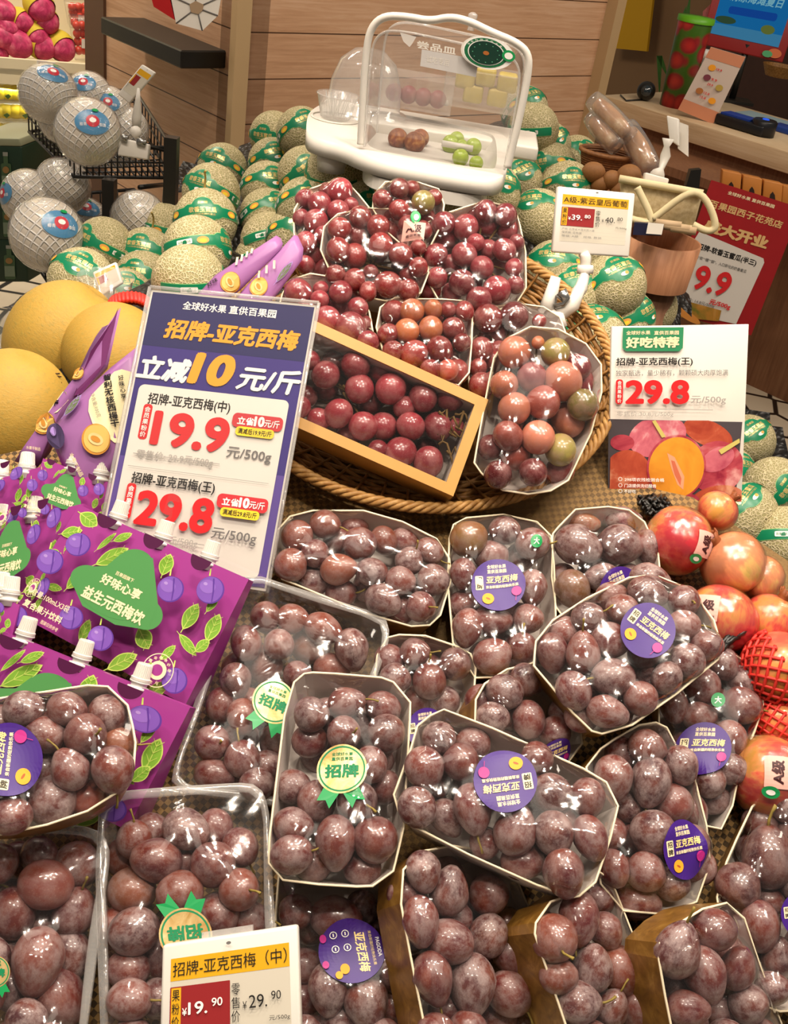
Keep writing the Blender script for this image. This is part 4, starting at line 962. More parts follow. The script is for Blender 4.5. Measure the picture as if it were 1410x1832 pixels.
# ------------------------------------------------------------------ small recommendation card with the cut plum
def fruit_print_mat(name, a, b_, c, scale=26):
    if name in _mats: return _mats[name]
    t = NT(name); v = t.coord(); t.principled(t.ramp(t.noise(v, scale, 4, 0.6, 0.5), [(0.32, a), (0.52, b_), (0.7, c)]), 0.5, 0.3); _mats[name] = t.m; return t.m
def plum_card():
    pts = [(1095, 584), (1340, 580), (1327, 898), (1089, 893)]
    n = facing(math.radians(22), math.radians(8)); p0 = at(1213, 740, 1.425); Q = px_quad(pts, p0, n)
    root = empty('price_card', Q.pt(0.5, 1.0), 'white card with a cut plum photo and green heading, beside the melons', 'sign')
    slab(Q, 0.006).build('board', [PAPER], root, bevel=0.0006)
    Z = 2.7647; z = lambda x, y: (900 + x / Z, 500 + y / Z)
    P = FacePrint((540, 232), (1215, 222), (522, 1087), Q.aspect)
    P.P([(522, 684), (1192, 686), (1163, 1098), (518, 1086)], flat('photo_dark', '#4a4347', 0.5, vary=0.2, scale=8))
    pk = fruit_print_mat('photo_plum_pink', '#b04a5e', '#cf6f7c', '#e6c3c0'); rd = fruit_print_mat('photo_plum_red', '#8f2238', '#b94a55', '#dc9c98'); og = fruit_print_mat('photo_plum_flesh', '#c9761f', '#e09a30', '#eab04c', 14); dr = fruit_print_mat('photo_plum_rust', '#9a3524', '#b85338', '#d99a78')
    def clip(x, y, rx, ry, m, rot=0):
        A = np.linspace(0, 2 * math.pi, 36, endpoint=False); pp = []
        for a in A:
            X = x + rx * math.cos(a) * math.cos(rot) - ry * math.sin(a) * math.sin(rot); Y = y + rx * math.cos(a) * math.sin(rot) + ry * math.sin(a) * math.cos(rot)
            u, v = P.uv(X, Y); pp.append((min(max(u, 0.005), 0.995), min(max(v, 0.535), 0.995)))
        P.poly(pp, m)
    clip(1020, 745, 130, 62, dr, 0.35); clip(765, 765, 148, 100, pk, -0.3); clip(590, 800, 60, 40, rd); clip(1065, 910, 140, 128, rd, -0.4); clip(1070, 870, 90, 55, pk, -0.5)
    clip(615, 960, 120, 125, dr, 0.4); clip(1070, 1070, 140, 70, dr, -0.2); clip(690, 1075, 150, 45, pk, -0.1); clip(870, 1075, 110, 40, rd)
    clip(860, 915, 148, 162, rd, 0.35); clip(860, 916, 138, 152, og, 0.35)
    P.P([(812, 845), (850, 865), (900, 960), (895, 1025), (865, 1000), (835, 925)], flat('pit_cavity', '#e7a27c', 0.5)); P.P([(832, 880), (850, 885), (885, 970), (880, 1005), (850, 950)], flat('pit_cavity_dark', '#cf6e50', 0.5))
    P.P([(735, 690), (752, 684), (805, 765), (785, 770)], flat('stalk_print', '#cdbf6a')); P.P([(1070, 825), (1175, 765), (1178, 785), (1085, 845)], flat('stalk_print', '#cdbf6a'))
    P.P([(590, 238), (888, 236), (884, 335), (866, 350), (606, 351), (588, 336)], flat('tab_green', '#2f8a5c', 0.5))
    P.T('全球好水果', 665, 262, 118, 20, CREAM_INK, 0.02).T('直供百果园', 803, 262, 122, 20, CREAM_INK, 0.02).T('好吃特荐', 735, 308, 262, 54, CREAM_INK, 0.04)
    P.T('招牌-亚克西梅(王)', 745, 402, 378, 44, INK, 0.02).T('独家甄选，量少稀有，颗颗硕大肉厚饱满', 832, 454, 556, 30, GREY_INK)
    u0, v0 = P.uv(555, 488); u1, v1 = P.uv(588, 608); P.rrect(u0, v0, u1, v1, 0.02, RED_INK); P.vtext('会员果粉价', (u0 + u1) / 2, (v0 + v1) / 2, 0.03, (v1 - v0) * 0.92, WHITE_INK, 0.015)
    P.T('29.8', 758, 547, 318, 118, RED_INK, 0.034).T('元/500g', 1012, 583, 176, 42, PALE_INK, 0.012)
    P.P([(556, 628), (1035, 628), (1035, 631), (556, 631)], PALE_INK); P.T('零售价:30.8元/500g', 697, 656, 280, 28, PALE_INK)
    for y, s in ((980, '298项农残检测合格'), (1011, '门店提供洗切服务'), (1040, '不好吃')):
        u, v = P.uv(574, y); P.ring(u, v, 0.011, 0.015, WHITE_INK, 16); P.T(s, 590 + len(s) * 10.5, y, len(s) * 20, 19, WHITE_INK, 0.015)
    P.mb(lambda u, v, h: Q.pt(u, v, h), 0.00016).build('printed_face', P.mats, root, fix=False)
plum_card()

# ------------------------------------------------------------------ electronic price tags
def esl(pts, d, nrm, label, name_txt=None, price=None, was=None, body=(0.0, 0.0, 1, 1), extra=None, thick=0.012, small=(), bez=(0.075, 0.11, 0.925, 0.82)):
    c = np.mean(np.array(pts, float), 0); Q = px_quad(pts, at(c[0], c[1], d), nrm)
    root = empty('price_tag', Q.pt(0.5, 1.0, -thick / 2), label, 'price tag', 'electronic price tags')
    slab(Q, thick).build('case', [WHITE], root, bevel=0.0025)
    P = Print(Q.aspect); u0, v0, u1, v1 = bez; U = lambda u: u0 + (u1 - u0) * u; V = lambda v: v0 + (v1 - v0) * v
    P.rect(u0, v0, u1, v1, ESL_GREY)
    P.rect(U(0.0), V(0.0), U(1), V(0.21), ESL_YEL)
    P.rrect(U(0.0), V(0.265), U(0.5), V(0.665), 0.006, ESL_RED).rect(U(0.01), V(0.275), U(0.092), V(0.655), ESL_YEL)
    if name_txt:
        P.text(name_txt, U(0.5), V(0.105), (u1 - u0) * 0.96, (v1 - v0) * 0.135, INK)
        P.vtext('果粉价', U(0.05), V(0.465), (u1 - u0) * 0.062, (v1 - v0) * 0.36, INK)
        P.text('¥', U(0.125), V(0.50), (u1 - u0) * 0.04, (v1 - v0) * 0.07, WHITE_INK, 0.01).text(price[0] + '.', U(0.235), V(0.475), (u1 - u0) * 0.16, (v1 - v0) * 0.115, WHITE_INK, 0.015).text(price[1], U(0.395), V(0.44), (u1 - u0) * 0.09, (v1 - v0) * 0.075, WHITE_INK, 0.01)
        P.vtext('零售价', U(0.55), V(0.47), (u1 - u0) * 0.07, (v1 - v0) * 0.36, INK)
        P.text('¥', U(0.625), V(0.50), (u1 - u0) * 0.035, (v1 - v0) * 0.07, INK).text(was[0] + '.', U(0.735), V(0.475), (u1 - u0) * 0.15, (v1 - v0) * 0.115, INK).text(was[1], U(0.885), V(0.44), (u1 - u0) * 0.08, (v1 - v0) * 0.075, INK)
        P.text('元/500g', U(0.91), V(0.64), (u1 - u0) * 0.17, (v1 - v0) * 0.05, INK)
    for k, s in enumerate(small):
        P.text(s, U(0.02 + 0.019 * len(s)), V(0.735 + 0.075 * k), (u1 - u0) * 0.038 * len(s), (v1 - v0) * 0.052, GREY_INK)
        P.rect(U(0), V(0.767 + 0.075 * k), U(1), V(0.769 + 0.075 * k), PALE_INK)
    P.ell(0.5, v0 * 0.45, 0.018, 0.012, GREY_INK)
    P.mb(lambda u, v, h: Q.pt(u, v, h), 0.00018).build('screen', P.mats, root, fix=False)
    if extra: extra(Q, root)
    return Q, root
def esl1_stand(Q, root):
    b = MB(); p = Q.pt(0.42, 0.97, -0.006); e = at(1018, 545, np.linalg.norm(p - EYE) - 0.02); m1 = at(1047, 490, np.linalg.norm(p - EYE)); m0 = at(1048, 460, np.linalg.norm(p - EYE))
    b.tube([p, m0, m1], [0.008, 0.008, 0.007], 12); b.lathe([(0.011, 0), (0.012, 0.006), (0.011, 0.012)], m1, unit(m0 - m1), 16)
    b.tube([m1, at(1040, 515, 1.52), e], [0.007, 0.009, 0.010], 10); b.build('stalk', [WHITE], root)
    b = MB()
    for q in ([(1040, 512), (1026, 545), (1000, 562)], [(995, 495), (984, 535), (978, 556)]): b.tube([at(x, y, 1.50) for x, y in q], [0.007, 0.010, 0.012], 8)
    b.tube([at(978, 556, 1.5), at(1003, 566, 1.49), at(1008, 585, 1.49)], 0.006, 8); b.build('clip_jaw', [WHITE], root)
    b = MB(); b.tube([at(1003, 522, 1.49), at(1012, 535, 1.49), at(1008, 545, 1.49), at(992, 548, 1.49)], [0.009, 0.007, 0.004, 0.004], 10); b.build('spring', [flat('steel', '#9a9a98', 0.25, 0.6, 0.9)], root)
esl([(998, 333), (1137, 346), (1126, 460), (988, 451)], 1.55, facing(math.radians(20), math.radians(6)), 'white electronic price tag for grapes on a clip stand behind the basket', 'A级-紫云皇后葡萄', ('39', '80'), ('40', '80'), extra=esl1_stand, small=('产地: 云南省大理州宾川县', '保质期: 见包装', '等级: A级    规格: 散装'))
def esl2_back(Q, root):
    b = MB(); slab(Q, 0.004, 0.28, -0.045, 0.66, 0.03, b=b, front=-0.006); b.build('clip_tab', [CLEAR_RIM], root)
esl([(290, 1691), (532, 1655), (541, 1912), (283, 1934)], 0.93, facing(math.radians(46), math.radians(-8)), 'white electronic price tag reading 19.90 at the bottom of the picture', '招牌-亚克西梅（中）', ('19', '90'), ('29', '90'), extra=esl2_back, small=('产地: 新疆维吾尔自治区/喀什地区/伽师县', '经销商: 百果园南花园店'), bez=(0.07, 0.115, 0.935, 0.92))
def esl3_stand(Q, root):
    b = MB(); b.lathe([(0.003, 0.06), (0.006, 0.035), (0.011, 0.0), (0.009, -0.03)], at(245, 208, 2.6), (0.05, 0, 1), 14); b.ball(at(243, 236, 2.58), 0.013, 12, 8); b.build('stalk', [WHITE], root)
    Q2 = px_quad([(214, 246), (266, 258), (264, 286), (210, 278)], at(238, 265, 2.55), facing(math.radians(15)))
    slab(Q2, 0.02).build('clip', [WHITE], root, bevel=0.003)
    for u0, u1 in ((0.05, 0.28), (0.62, 0.92)): b = MB(); b.tube([Q2.pt(u0, -0.05, 0.002), Q2.pt(u1, -0.02, 0.002)], 0.008, 8); b.build('spring', [flat('steel', '#9a9a98', 0.25, 0.6, 0.9)], root)
esl([(254, 115), (278, 130), (231, 185), (210, 168)], 2.6, facing(math.radians(12)), 'tilted white electronic price tag clipped to the black wire rack', extra=esl3_stand, small=('椰青', '单果'))
def esl4_box(Q, root): pass
esl([(165, 487), (207, 468), (219, 506), (180, 530)], 1.92, facing(math.radians(25)), 'small silver-framed price tag standing in a clear cup among melons', small=('哈密瓜', '规格'))
def esl5_stand(Q, root):
    b = MB(); b.tube([at(1196, 248, 2.4), at(1193, 262, 2.4), at(1191, 278, 2.4), at(1183, 302, 2.4), at(1176, 314, 2.38)], [0.013, 0.006, 0.011, 0.006, 0.016], 10); b.build('stalk', [WHITE], root)
    Q2 = px_quad([(1155, 308), (1198, 320), (1190, 347), (1152, 335)], at(1175, 325, 2.36), facing(math.radians(15)))
    slab(Q2, 0.025).build('clip', [WHITE], root, bevel=0.003)
Q5 = px_quad([(1192, 206), (1214, 212), (1214, 262), (1197, 250)], at(1203, 232, 2.42), facing(math.radians(15), math.radians(-30)))
t5 = empty('price_tag', Q5.pt(0.5, 1, -0.01), 'white price tag seen from behind on a clip over the woven bag', 'price tag', 'electronic price tags')
slab(Q5, 0.012).build('case', [WHITE], t5, bevel=0.003); esl5_stand(Q5, t5)
Q6 = px_quad([(1212, 217), (1231, 224), (1231, 280), (1213, 266)], at(1220, 246, 2.45), facing(math.radians(15), math.radians(-25)))
slab(Q6, 0.006).build('back_plate', [PAPER], t5)

# ------------------------------------------------------------------ red opening-offer poster
def poster():
    pts = [(1273, 322), (1434, 372), (1344, 600), (1190, 556)]
    n = facing(math.radians(12), math.radians(-6)); Q = px_quad(pts, at(1315, 470, 3.45), n)
    root = empty('sale_poster', Q.pt(0.5, 1), 'red opening-sale poster with a 19.9 price leaning before the counter', 'poster')
    slab(Q, 0.008).build('board', [flat('poster_red', '#9c1219', 0.45, 0.4, vary=0.1)], root)
    Z = 6.41; z = lambda p: ((p[0] - 1190) * Z, (p[1] - 320) * Z)
    P = FacePrint(z(pts[0]), z(pts[1]), z(pts[3]), Q.aspect); RP = flat('poster_red', '#9c1219'); GP = flat('poster_gold', '#dcb277', 0.5)
    P.rect(0, 0, 1, 1, RP)
    P.T('全球好水果 直供百果园', 990, 235, 560, 42, CREAM_INK, 0.02).T('百果园西子花苑店', 935, 400, 880, 92, GP, 0.025).T('盛大开业', 830, 625, 770, 150, GP, 0.05)
    P.P([(400, 590), (1080, 880), (1150, 910), (1160, 960), (850, 1690), (-60, 1480), (60, 1300), (330, 700)], flat('poster_panel', '#d8d2ca', 0.5))
    P.T('招牌-软香玉蜜瓜(半三)', 725, 865, 720, 88, INK, 0.03).T('口感“软”“糯”“甜”，入口即化的奶香蜜瓜', 640, 965, 660, 40, GREY_INK, 0.01)
    P.P([(320, 940), (355, 960), (260, 1230), (205, 1240), (190, 1200)], RED_INK); u, v = P.uv(275, 1090); P.vtext('会员果粉价', u, v, 0.035, 0.15, WHITE_INK)
    P.T('19.9', 500, 1150, 560, 300, RED_INK, 0.03).T('元/500g', 650, 1450, 260, 75, RED_INK, 0.03).T('零售价: 14.8元/500g', 380, 1410, 430, 50, GREY_INK, 0.01)
    P.P([(75, 1345), (670, 1520), (640, 1650), (-70, 1560), (-60, 1480)], fruit_print_mat('photo_melon', '#5b6b24', '#b07a2c', '#c9a05a', 16)); P.E(250, 1560, 200, 50, flat('melon_flesh', '#d28a3c'), 0.2)
    P.mb(lambda u, v, h: Q.pt(u, v, h), 0.0004).build('printed_face', P.mats, root, fix=False)
poster()

# ------------------------------------------------------------------ purple juice cartons with spouts
CARTON = flat('carton_purple', '#9c3a8a', 0.32, 0.5, vary=0.06, scale=8)
CARTON_DARK = flat('carton_notch', '#4a0f3c', 0.5, 0.3); LEAFG = flat('print_leaf', '#7fae3c', 0.4); LEAFV = flat('print_leaf_vein', '#c3d86a', 0.4)
PLB = flat('print_plum', '#7a52b0', 0.4, vary=0.12, scale=40); PLL = flat('print_plum_light', '#a98ad0', 0.4); PLD = flat('print_plum_dark', '#5a3594', 0.4); BLOB = flat('print_green', '#4f8f50', 0.4)
def carton_art(asp):
    P = FacePrint((400, 150), (1255, 525), (65, 690), asp); P.rect(0, 0, 1, 1, CARTON)
    for x, y, l, w, a in [(450, 225, 115, 75, 0.2), (365, 290, 105, 60, -0.6), (575, 410, 170, 72, -0.9), (395, 520, 130, 62, -1.3), (180, 570, 110, 55, -0.9), (285, 565, 85, 38, -0.2), (555, 340, 120, 28, -1.2), (640, 322, 95, 40, -0.8), (860, 455, 105, 70, -1.7), (975, 690, 130, 72, -1.5), (1085, 740, 130, 72, -1.6), (455, 765, 115, 52, -1.7), (640, 895, 150, 72, -0.9), (750, 790, 110, 80, 0.6), (965, 815, 130, 44, 0.4), (870, 850, 90, 40, -1.2), (770, 920, 70, 40, -1.2), (1040, 820, 80, 50, -1.1), (120, 640, 90, 40, -1.0), (1100, 640, 90, 40, -1.4), (820, 1010, 120, 60, -1.0), (330, 410, 50, 30, 0.3)]: P.L(x, y, l, w, a, LEAFG, LEAFV)
    for x, y, r in [(445, 370, 58), (305, 455, 62), (905, 578, 60), (1100, 585, 62), (562, 800, 58), (915, 970, 56), (420, 715, 55), (150, 720, 50)]:
        P.E(x, y, r * 1.05, r * 1.02, PLD).E(x - 3, y - 2, r * 0.98, r * 0.97, PLB).E(x - r * 0.2, y - r * 0.25, r * 0.6, r * 0.5, flat('print_plum_mid', '#8a64bd', 0.4)).E(x - r * 0.35, y - r * 0.45, r * 0.16, r * 0.12, PLL)
        P.P([(x + r * 0.25, y - r * 0.8), (x + r * 0.38, y - r * 0.8), (x + r * 0.3, y + r * 0.1), (x + r * 0.1, y + r * 0.85), (x + r * 0.05, y + r * 0.8), (x + r * 0.2, y)], PLD)
        P.P([(x - 4, y - r), (x + 4, y - r), (x + 10, y - r * 1.5), (x + 4, y - r * 1.5)], LEAFV)
    P.E(742, 470, 88, 75, BLOB).E(505, 540, 85, 70, BLOB).E(785, 690, 85, 72, BLOB).P([(670, 420), (830, 440), (850, 650), (800, 760), (640, 740), (480, 660), (430, 560), (500, 480), (600, 475)], BLOB).E(630, 600, 190, 110, BLOB)
    P.T('百果园旗下', 690, 525, 95, 20, CREAM_INK, 0.01).T('好味心享', 672, 570, 210, 52, CREAM_INK, 0.03).T('益生元西梅饮', 632, 652, 320, 66, CREAM_INK, 0.03)
    P.T('净含量:100mLX3袋', 312, 635, 225, 34, CREAM_INK, 0.005).T('复合果汁饮料', 285, 692, 205, 38, CREAM_INK, 0.02).T('图案仅供参考', 318, 757, 90, 20, CREAM_INK)
    u, v = P.uv(842, 930); r = 72 / P.la; P.ring(u, v, r * 0.95, r, CREAM_INK).ell(u, v, r * 0.55, r * 0.55 * P.asp, CREAM_INK).ell(u - 0.003, v, r * 0.36, r * 0.34 * P.asp, CARTON)
    for k, ch in enumerate('富含膳食纤维'): a = -2.7 + 0.46 * k; P.text(ch, u + r * 0.75 * math.cos(a), v + r * 0.75 * math.sin(a) * P.asp, 0.018, 0.022, CREAM_INK, 0.01)
    for k, ch in enumerate('益生元'): a = 2.1 - 0.5 * k; P.text(ch, u + r * 0.75 * math.cos(a), v + r * 0.75 * math.sin(a) * P.asp, 0.018, 0.022, CREAM_INK, 0.01)
    for uu in (0.25, 0.52, 0.79):
        P.poly([(uu + 0.055 * math.cos(a), 0.001 + 0.095 * math.sin(a)) for a in np.linspace(0, math.pi, 14)], CARTON_DARK)
    return P
def juice_carton(pts, d, nrm, label, spouts=(0.25, 0.52, 0.79), depth=0.05):
    c = np.mean(np.array(pts, float), 0); Q = px_quad(pts, at(c[0], c[1], d), nrm)
    root = empty('juice_carton', Q.pt(0.5, 1, -depth / 2), label, 'juice carton', 'purple juice cartons')
    b = MB(); F = [Q.pt(u, v) for u, v in ((0, 0), (1, 0), (1, 1), (0, 1))]; B = [Q.pt(u, v, -(depth * (0.35 if v == 0 else 1.0))) for u, v in ((0, 0), (1, 0), (1, 1), (0, 1))]
    b.add(F + B, [(0, 1, 2, 3), (4, 7, 6, 5), (0, 4, 5, 1), (1, 5, 6, 2), (2, 6, 7, 3), (3, 7, 4, 0)]); b.build('carton_body', [CARTON], root)
    P = carton_art(Q.aspect); P.mb(lambda u, v, h: Q.pt(u, v, h), 0.00012).build('printed_face', P.mats, root, fix=False)
    up = unit(Q.pt(0.5, 0) - Q.pt(0.5, 1))
    up = unit(up * 0.6 + YC * 0.4)
    for s in spouts:
        o = Q.pt(s - 0.03, 0.03, -0.006); k = 0.78; sp = MB(); sp.lathe([(r * k, z * k) for r, z in ((0.012, -0.006), (0.012, 0.0), (0.0145, 0.001), (0.0145, 0.004), (0.011, 0.005), (0.011, 0.009), (0.0135, 0.010), (0.0135, 0.012))], o, up, 20)
        so = sp.build('spout', [see_film('spout_plastic', 0.2, base=0.1, milky=0.75, bump=0.0)], root)
        cp = MB(); nr = 28; prof = [(r * k, z * k) for r, z in ((0.0130, 0.0125), (0.0132, 0.016), (0.0118, 0.017), (0.0104, 0.034), (0.0095, 0.0355), (0.0001, 0.0355))]
        x = unit(np.cross(up, [0.2, 0.5, 0.7])); y = np.cross(up, x); vs = []
        for r, zz in prof:
            for j in range(nr * 2):
                a = math.pi * j / nr; rr = r * (1 - (0.05 if (j % 2 and 0.0165 * k < zz < 0.0345 * k) else 0)); vs.append(o + up * zz + rr * (math.cos(a) * x + math.sin(a) * y))
        fs = []
        for i in range(len(prof) - 1): fs += ring_faces(nr * 2, i * nr * 2, (i + 1) * nr * 2)
        cp.add(vs, fs, 0, False); co = cp.build('spout_cap', [WHITE], so)
    return Q
Z = lambda x, y: cx('f', x, y)
nj = facing(math.radians(42), math.radians(-14))
juice_carton([Z(400, 150), Z(1255, 525), Z(935, 1160), Z(65, 690)], 1.185, nj, 'purple plum-juice carton in full view under the big offer sign')
juice_carton([Z(-120, 733), Z(960, 1172), Z(640, 1790), Z(-460, 1270)], 1.165, nj, 'purple plum-juice carton half under the plum tray at left')
S3 = lambda x, y: (x / 4.273, 820 + y / 4.273)
nk = facing(math.radians(42), math.radians(-34))
juice_carton([S3(-110, 520), S3(640, 345), S3(480, 1130), S3(-230, 1330)], 1.27, nk, 'purple plum-juice carton standing just left behind the front one', spouts=(0.16, 0.5))
juice_carton([S3(-330, 250), S3(330, 60), S3(250, 560), S3(-420, 760)], 1.33, nk, 'purple plum-juice carton at the left edge below the yellow melon', spouts=(0.5, 0.8))
juice_carton([S3(330, 0), S3(900, 210), S3(760, 640), S3(190, 430)], 1.29, facing(math.radians(40), math.radians(-5)), 'purple plum-juice carton behind the pouch and the big sign', spouts=(0.42, 0.78))
juice_carton([S3(-420, 880), S3(150, 1120), S3(60, 1500), S3(-560, 1330)], 1.22, facing(math.radians(44), math.radians(-8)), 'purple plum-juice carton at the left edge behind the lying tray', spouts=(0.72, 0.86))

# ------------------------------------------------------------------ lilac snack pouches
POUCH = flat('pouch_lilac', '#a06aa4', 0.38, 0.5, vary=0.06, scale=12, bump=0.15); POUCH_D = flat('pouch_dark', '#6d2f63', 0.4, 0.4, vary=0.15, scale=60); YFL = flat('print_flesh', '#dfb662', 0.5); YFL2 = flat('print_flesh_edge', '#c98a35', 0.5); CRM = flat('print_cream', '#f0e2b4', 0.5)
def pouch(pts, d, nrm, label, art=None, thick=0.022, spout=None):
    c = np.mean(np.array(pts, float), 0); p0 = at(c[0], c[1], d)
    W = [on_plane(x, y, p0, nrm) for x, y in pts]; cen = sum(W) / len(W)
    root = empty('snack_pouch', cen - nrm * thick, label, 'snack pouch', 'lilac dried-fruit pouches')
    b = MB(); n = len(W); vs = list(W); fs = []
    for k, h in ((0.82, 0.25), (0.55, 0.42), (0.2, 0.5)): vs += [cen + (p - cen) * k + nrm * thick * h for p in W]
    vs += [cen + nrm * thick * 0.5]
    for i in range(3): fs += ring_faces(n, i * n, (i + 1) * n)
    fs += [(3 * n + i, 3 * n + (i + 1) % n, 4 * n) for i in range(n)]
    b.add(vs, fs, 0, True)
    vs2 = list(W) + [cen + (p - cen) * 0.82 - nrm * thick * 0.5 for p in W]; b.add(vs2, ring_faces(n, 0, n) + [tuple(range(n, 2 * n))], 0, True)
    b.build('pouch_body', [POUCH], root)
    if art:
        P = Print(); art(P); 
        X = np.array(pts, float); cc = X.mean(0)
        def hh(x, y):
            q = np.array([x, y]) - cc; best = 0
            for i in range(len(X)):
                a, e = X[i] - cc, X[(i + 1) % len(X)] - cc; M2 = np.stack([a, e], 1)
                try: s = np.linalg.inv(M2) @ q
                except Exception: continue
                if s[0] >= -1e-6 and s[1] >= -1e-6: best = s[0] + s[1]
            return thick * float(np.interp(best, [0, 0.2, 0.55, 0.82, 1.0], [0.5, 0.5, 0.42, 0.25, 0.0]))
        P.mb(lambda x, y, h: on_plane(x, y, p0, nrm) + nrm * (h + hh(x, y) + 0.0012), 0.0003).build('printed_face', P.mats, root, fix=False)
    return root
def half_plum(P, x, y, r, rot=0.0):
    P.ell(x, y, r, r * 1.1, YFL2, rot=rot).ell(x + r * 0.05, y - r * 0.05, r * 0.9, r * 1.0, YFL, rot=rot).ell(x, y, r * 0.55, r * 0.4, flat('print_flesh_mid', '#e9c98a', 0.5), rot=rot + 0.5).ell(x, y, r * 0.36, r * 0.2, YFL2, rot=rot + 0.5)
Y = lambda x, y: (x / 5.036, 540 + y / 5.036)
def art_front(P):
    P.poly([Y(*p) for p in [(830, 900), (850, 850), (1050, 640), (1120, 620), (1200, 640), (1190, 1280), (1060, 1280), (960, 1200), (870, 1110), (830, 1000)]], CRM)
    a = math.radians(72)
    for k, ch in enumerate('智利无核西梅干'): x, y = Y(985 + 14 * k, 690 + 70 * k); P.text(ch, x, y, 15, 13, INK, 0.03, rot=-0.2)
    for k, ch in enumerate('好味心享'): x, y = Y(1120 + 8 * k, 700 + 55 * k); P.text(ch, x, y, 9, 9, INK, 0.02, rot=-0.2)
    x, y = Y(905, 950); P.text('净含量:100克', x, y, 46, 8, GREY_INK, 0, rot=a)
    x, y = Y(910, 1255); half_plum(P, x, y, 25)
    x, y = Y(535, 1220); P.ell(x, y, 18, 24, flat('print_dark_plum', '#55466e', 0.5, vary=0.4, scale=60), rot=-0.4).ell(x - 4, y - 8, 6, 9, PLL, rot=-0.4)
    x, y = Y(735, 1480); P.text('水果干制品', x, y, 44, 8, CRM, 0.02, rot=math.radians(66))
    x, y = Y(690, 950); P.leaf(x, y, 50, 16, -0.9, flat('print_leaf_dull', '#6f7a5a', 0.5), PLL)
pouch([Y(680, 880), Y(440, 1180), Y(480, 1290), Y(660, 1700), Y(720, 1740), Y(1010, 1540), Y(1240, 1300), Y(1240, 400), Y(1000, 590)], 1.30, facing(math.radians(35), math.radians(-8)), 'lilac dried-plum pouch with cut plum print, left behind the big sign', art_front)
def art_back(P):
    P.poly([Y(*p) for p in [(640, 830), (600, 820), (480, 940), (430, 1040), (560, 1010), (650, 900)]], CRM)
    x, y = Y(540, 925); P.text('干', x, y, 13, 12, INK, 0.03, rot=0.25)
    x, y = Y(435, 1105); half_plum(P, x, y, 19, 0.8); x, y = Y(335, 1330); P.text('水果干制品', x, y, 26, 6, CRM, 0.01, rot=0.15)
    x, y = Y(740, 660); half_plum(P, x, y, 12, 0.8)
    P.poly([Y(*p) for p in [(1085, 60), (1040, 180), (870, 470), (690, 860), (760, 830), (970, 560)]], POUCH_D)
pouch([Y(1090, 50), Y(1030, 180), Y(920, 230), Y(870, 470), Y(620, 760), Y(130, 1440), Y(340, 1490), Y(440, 1290), Y(680, 880), Y(980, 550)], 1.34, facing(math.radians(35), math.radians(-14)), 'lilac dried-plum pouch folded open beside the yellow melons', art_back)
W7 = lambda x, y: (280 + x / 5.036, 180 + y / 5.036)
def art_a(P):
    x, y = W7(680, 1650); half_plum(P, x, y, 17, 0.6)
    for k in range(4): x, y = W7(740 + 45 * k, 1460 - 25 * k); P.rect(x - 3, y - 9, x + 1, y + 8 - 2 * k, CRM)
    x, y = W7(520, 1655); P.text('好味', x, y, 22, 9, INK, 0.02, rot=-0.5)
pouch([W7(330, 1790), W7(530, 1570), W7(1080, 1215), W7(1120, 1240), W7(1140, 1290), W7(1120, 1340), W7(740, 1720), W7(500, 1900), W7(300, 1950)], 1.42, facing(math.radians(35), math.radians(-10)), 'left of two lilac pouches sticking up behind the big sign', art_a, 0.015)
def art_b(P):
    x, y = W7(930, 1690); half_plum(P, x, y, 16, 0.6); x, y = W7(1160, 1560); P.leaf(x, y, 50, 10, -0.9, flat('print_leaf_dull', '#6f7a5a', 0.5), PLL)
    for k in range(3): x, y = W7(940 + 70 * k, 1580 - 40 * k); P.rect(x - 3, y - 7, x + 1, y + 8, CRM)
pouch([W7(700, 1800), W7(800, 1680), W7(1240, 1210), W7(1275, 1220), W7(1325, 1330), W7(1315, 1430), W7(1110, 1720), W7(960, 1900), W7(760, 1980)], 1.41, facing(math.radians(35), math.radians(-4)), 'right of two lilac pouches sticking up behind the big sign', art_b, 0.015)
# ------------------------------------------------------------------ netted melons with green paper bands
def make_net_melon():
    t = NT('netted_melon_rind'); v = t.coord('Object', None, True)
    wv = t.n('ShaderNodeVectorMath', operation='ADD'); nn = t.n('ShaderNodeTexNoise'); nn.inputs['Scale'].default_value = 5; t.l(v, nn.inputs['Vector'])
    sc = t.n('ShaderNodeVectorMath', operation='SCALE'); sc.inputs['Scale'].default_value = 0.12; t.l(nn.outputs['Color'], sc.inputs[0]); t.l(v, wv.inputs[0]); t.l(sc.outputs[0], wv.inputs[1])
    vo = t.n('ShaderNodeTexVoronoi', feature='DISTANCE_TO_EDGE'); vo.inputs['Scale'].default_value = 22; t.l(wv.outputs[0], vo.inputs['Vector'])
    net = t.ramp(vo.outputs['Distance'], [(0.04, 1.0), (0.15, 0.0)])
    big = t.noise(v, 3, 3)
    skin = t.mix(big, '#8a8258', '#a89f72'); line = t.mix(big, '#cdbd94', '#ddd0aa')
    c = t.mix(net, skin, line); t.principled(c, 0.6, 0.3, 0, 0, t.bump(net, 0.5, 0.02)); return t.m
MELON = make_net_melon()
BAND = flat('band_green', '#0b7a52', 0.32, 0.5, vary=0.08, scale=10); BAND_E = flat('band_edge', '#8fbf7a', 0.4); MSLICE = flat('melon_slice_print', '#e2a04a', 0.5); FOILTXT = flat('foil_lettering', '#e6cf86', 0.25, 0.6, 0.5)
_b = MB(); _b.ball((0, 0, 0), (0.5, 0.5, 0.5), 40, 26); MELON_ME = _b.mesh('netted_melon', [MELON])
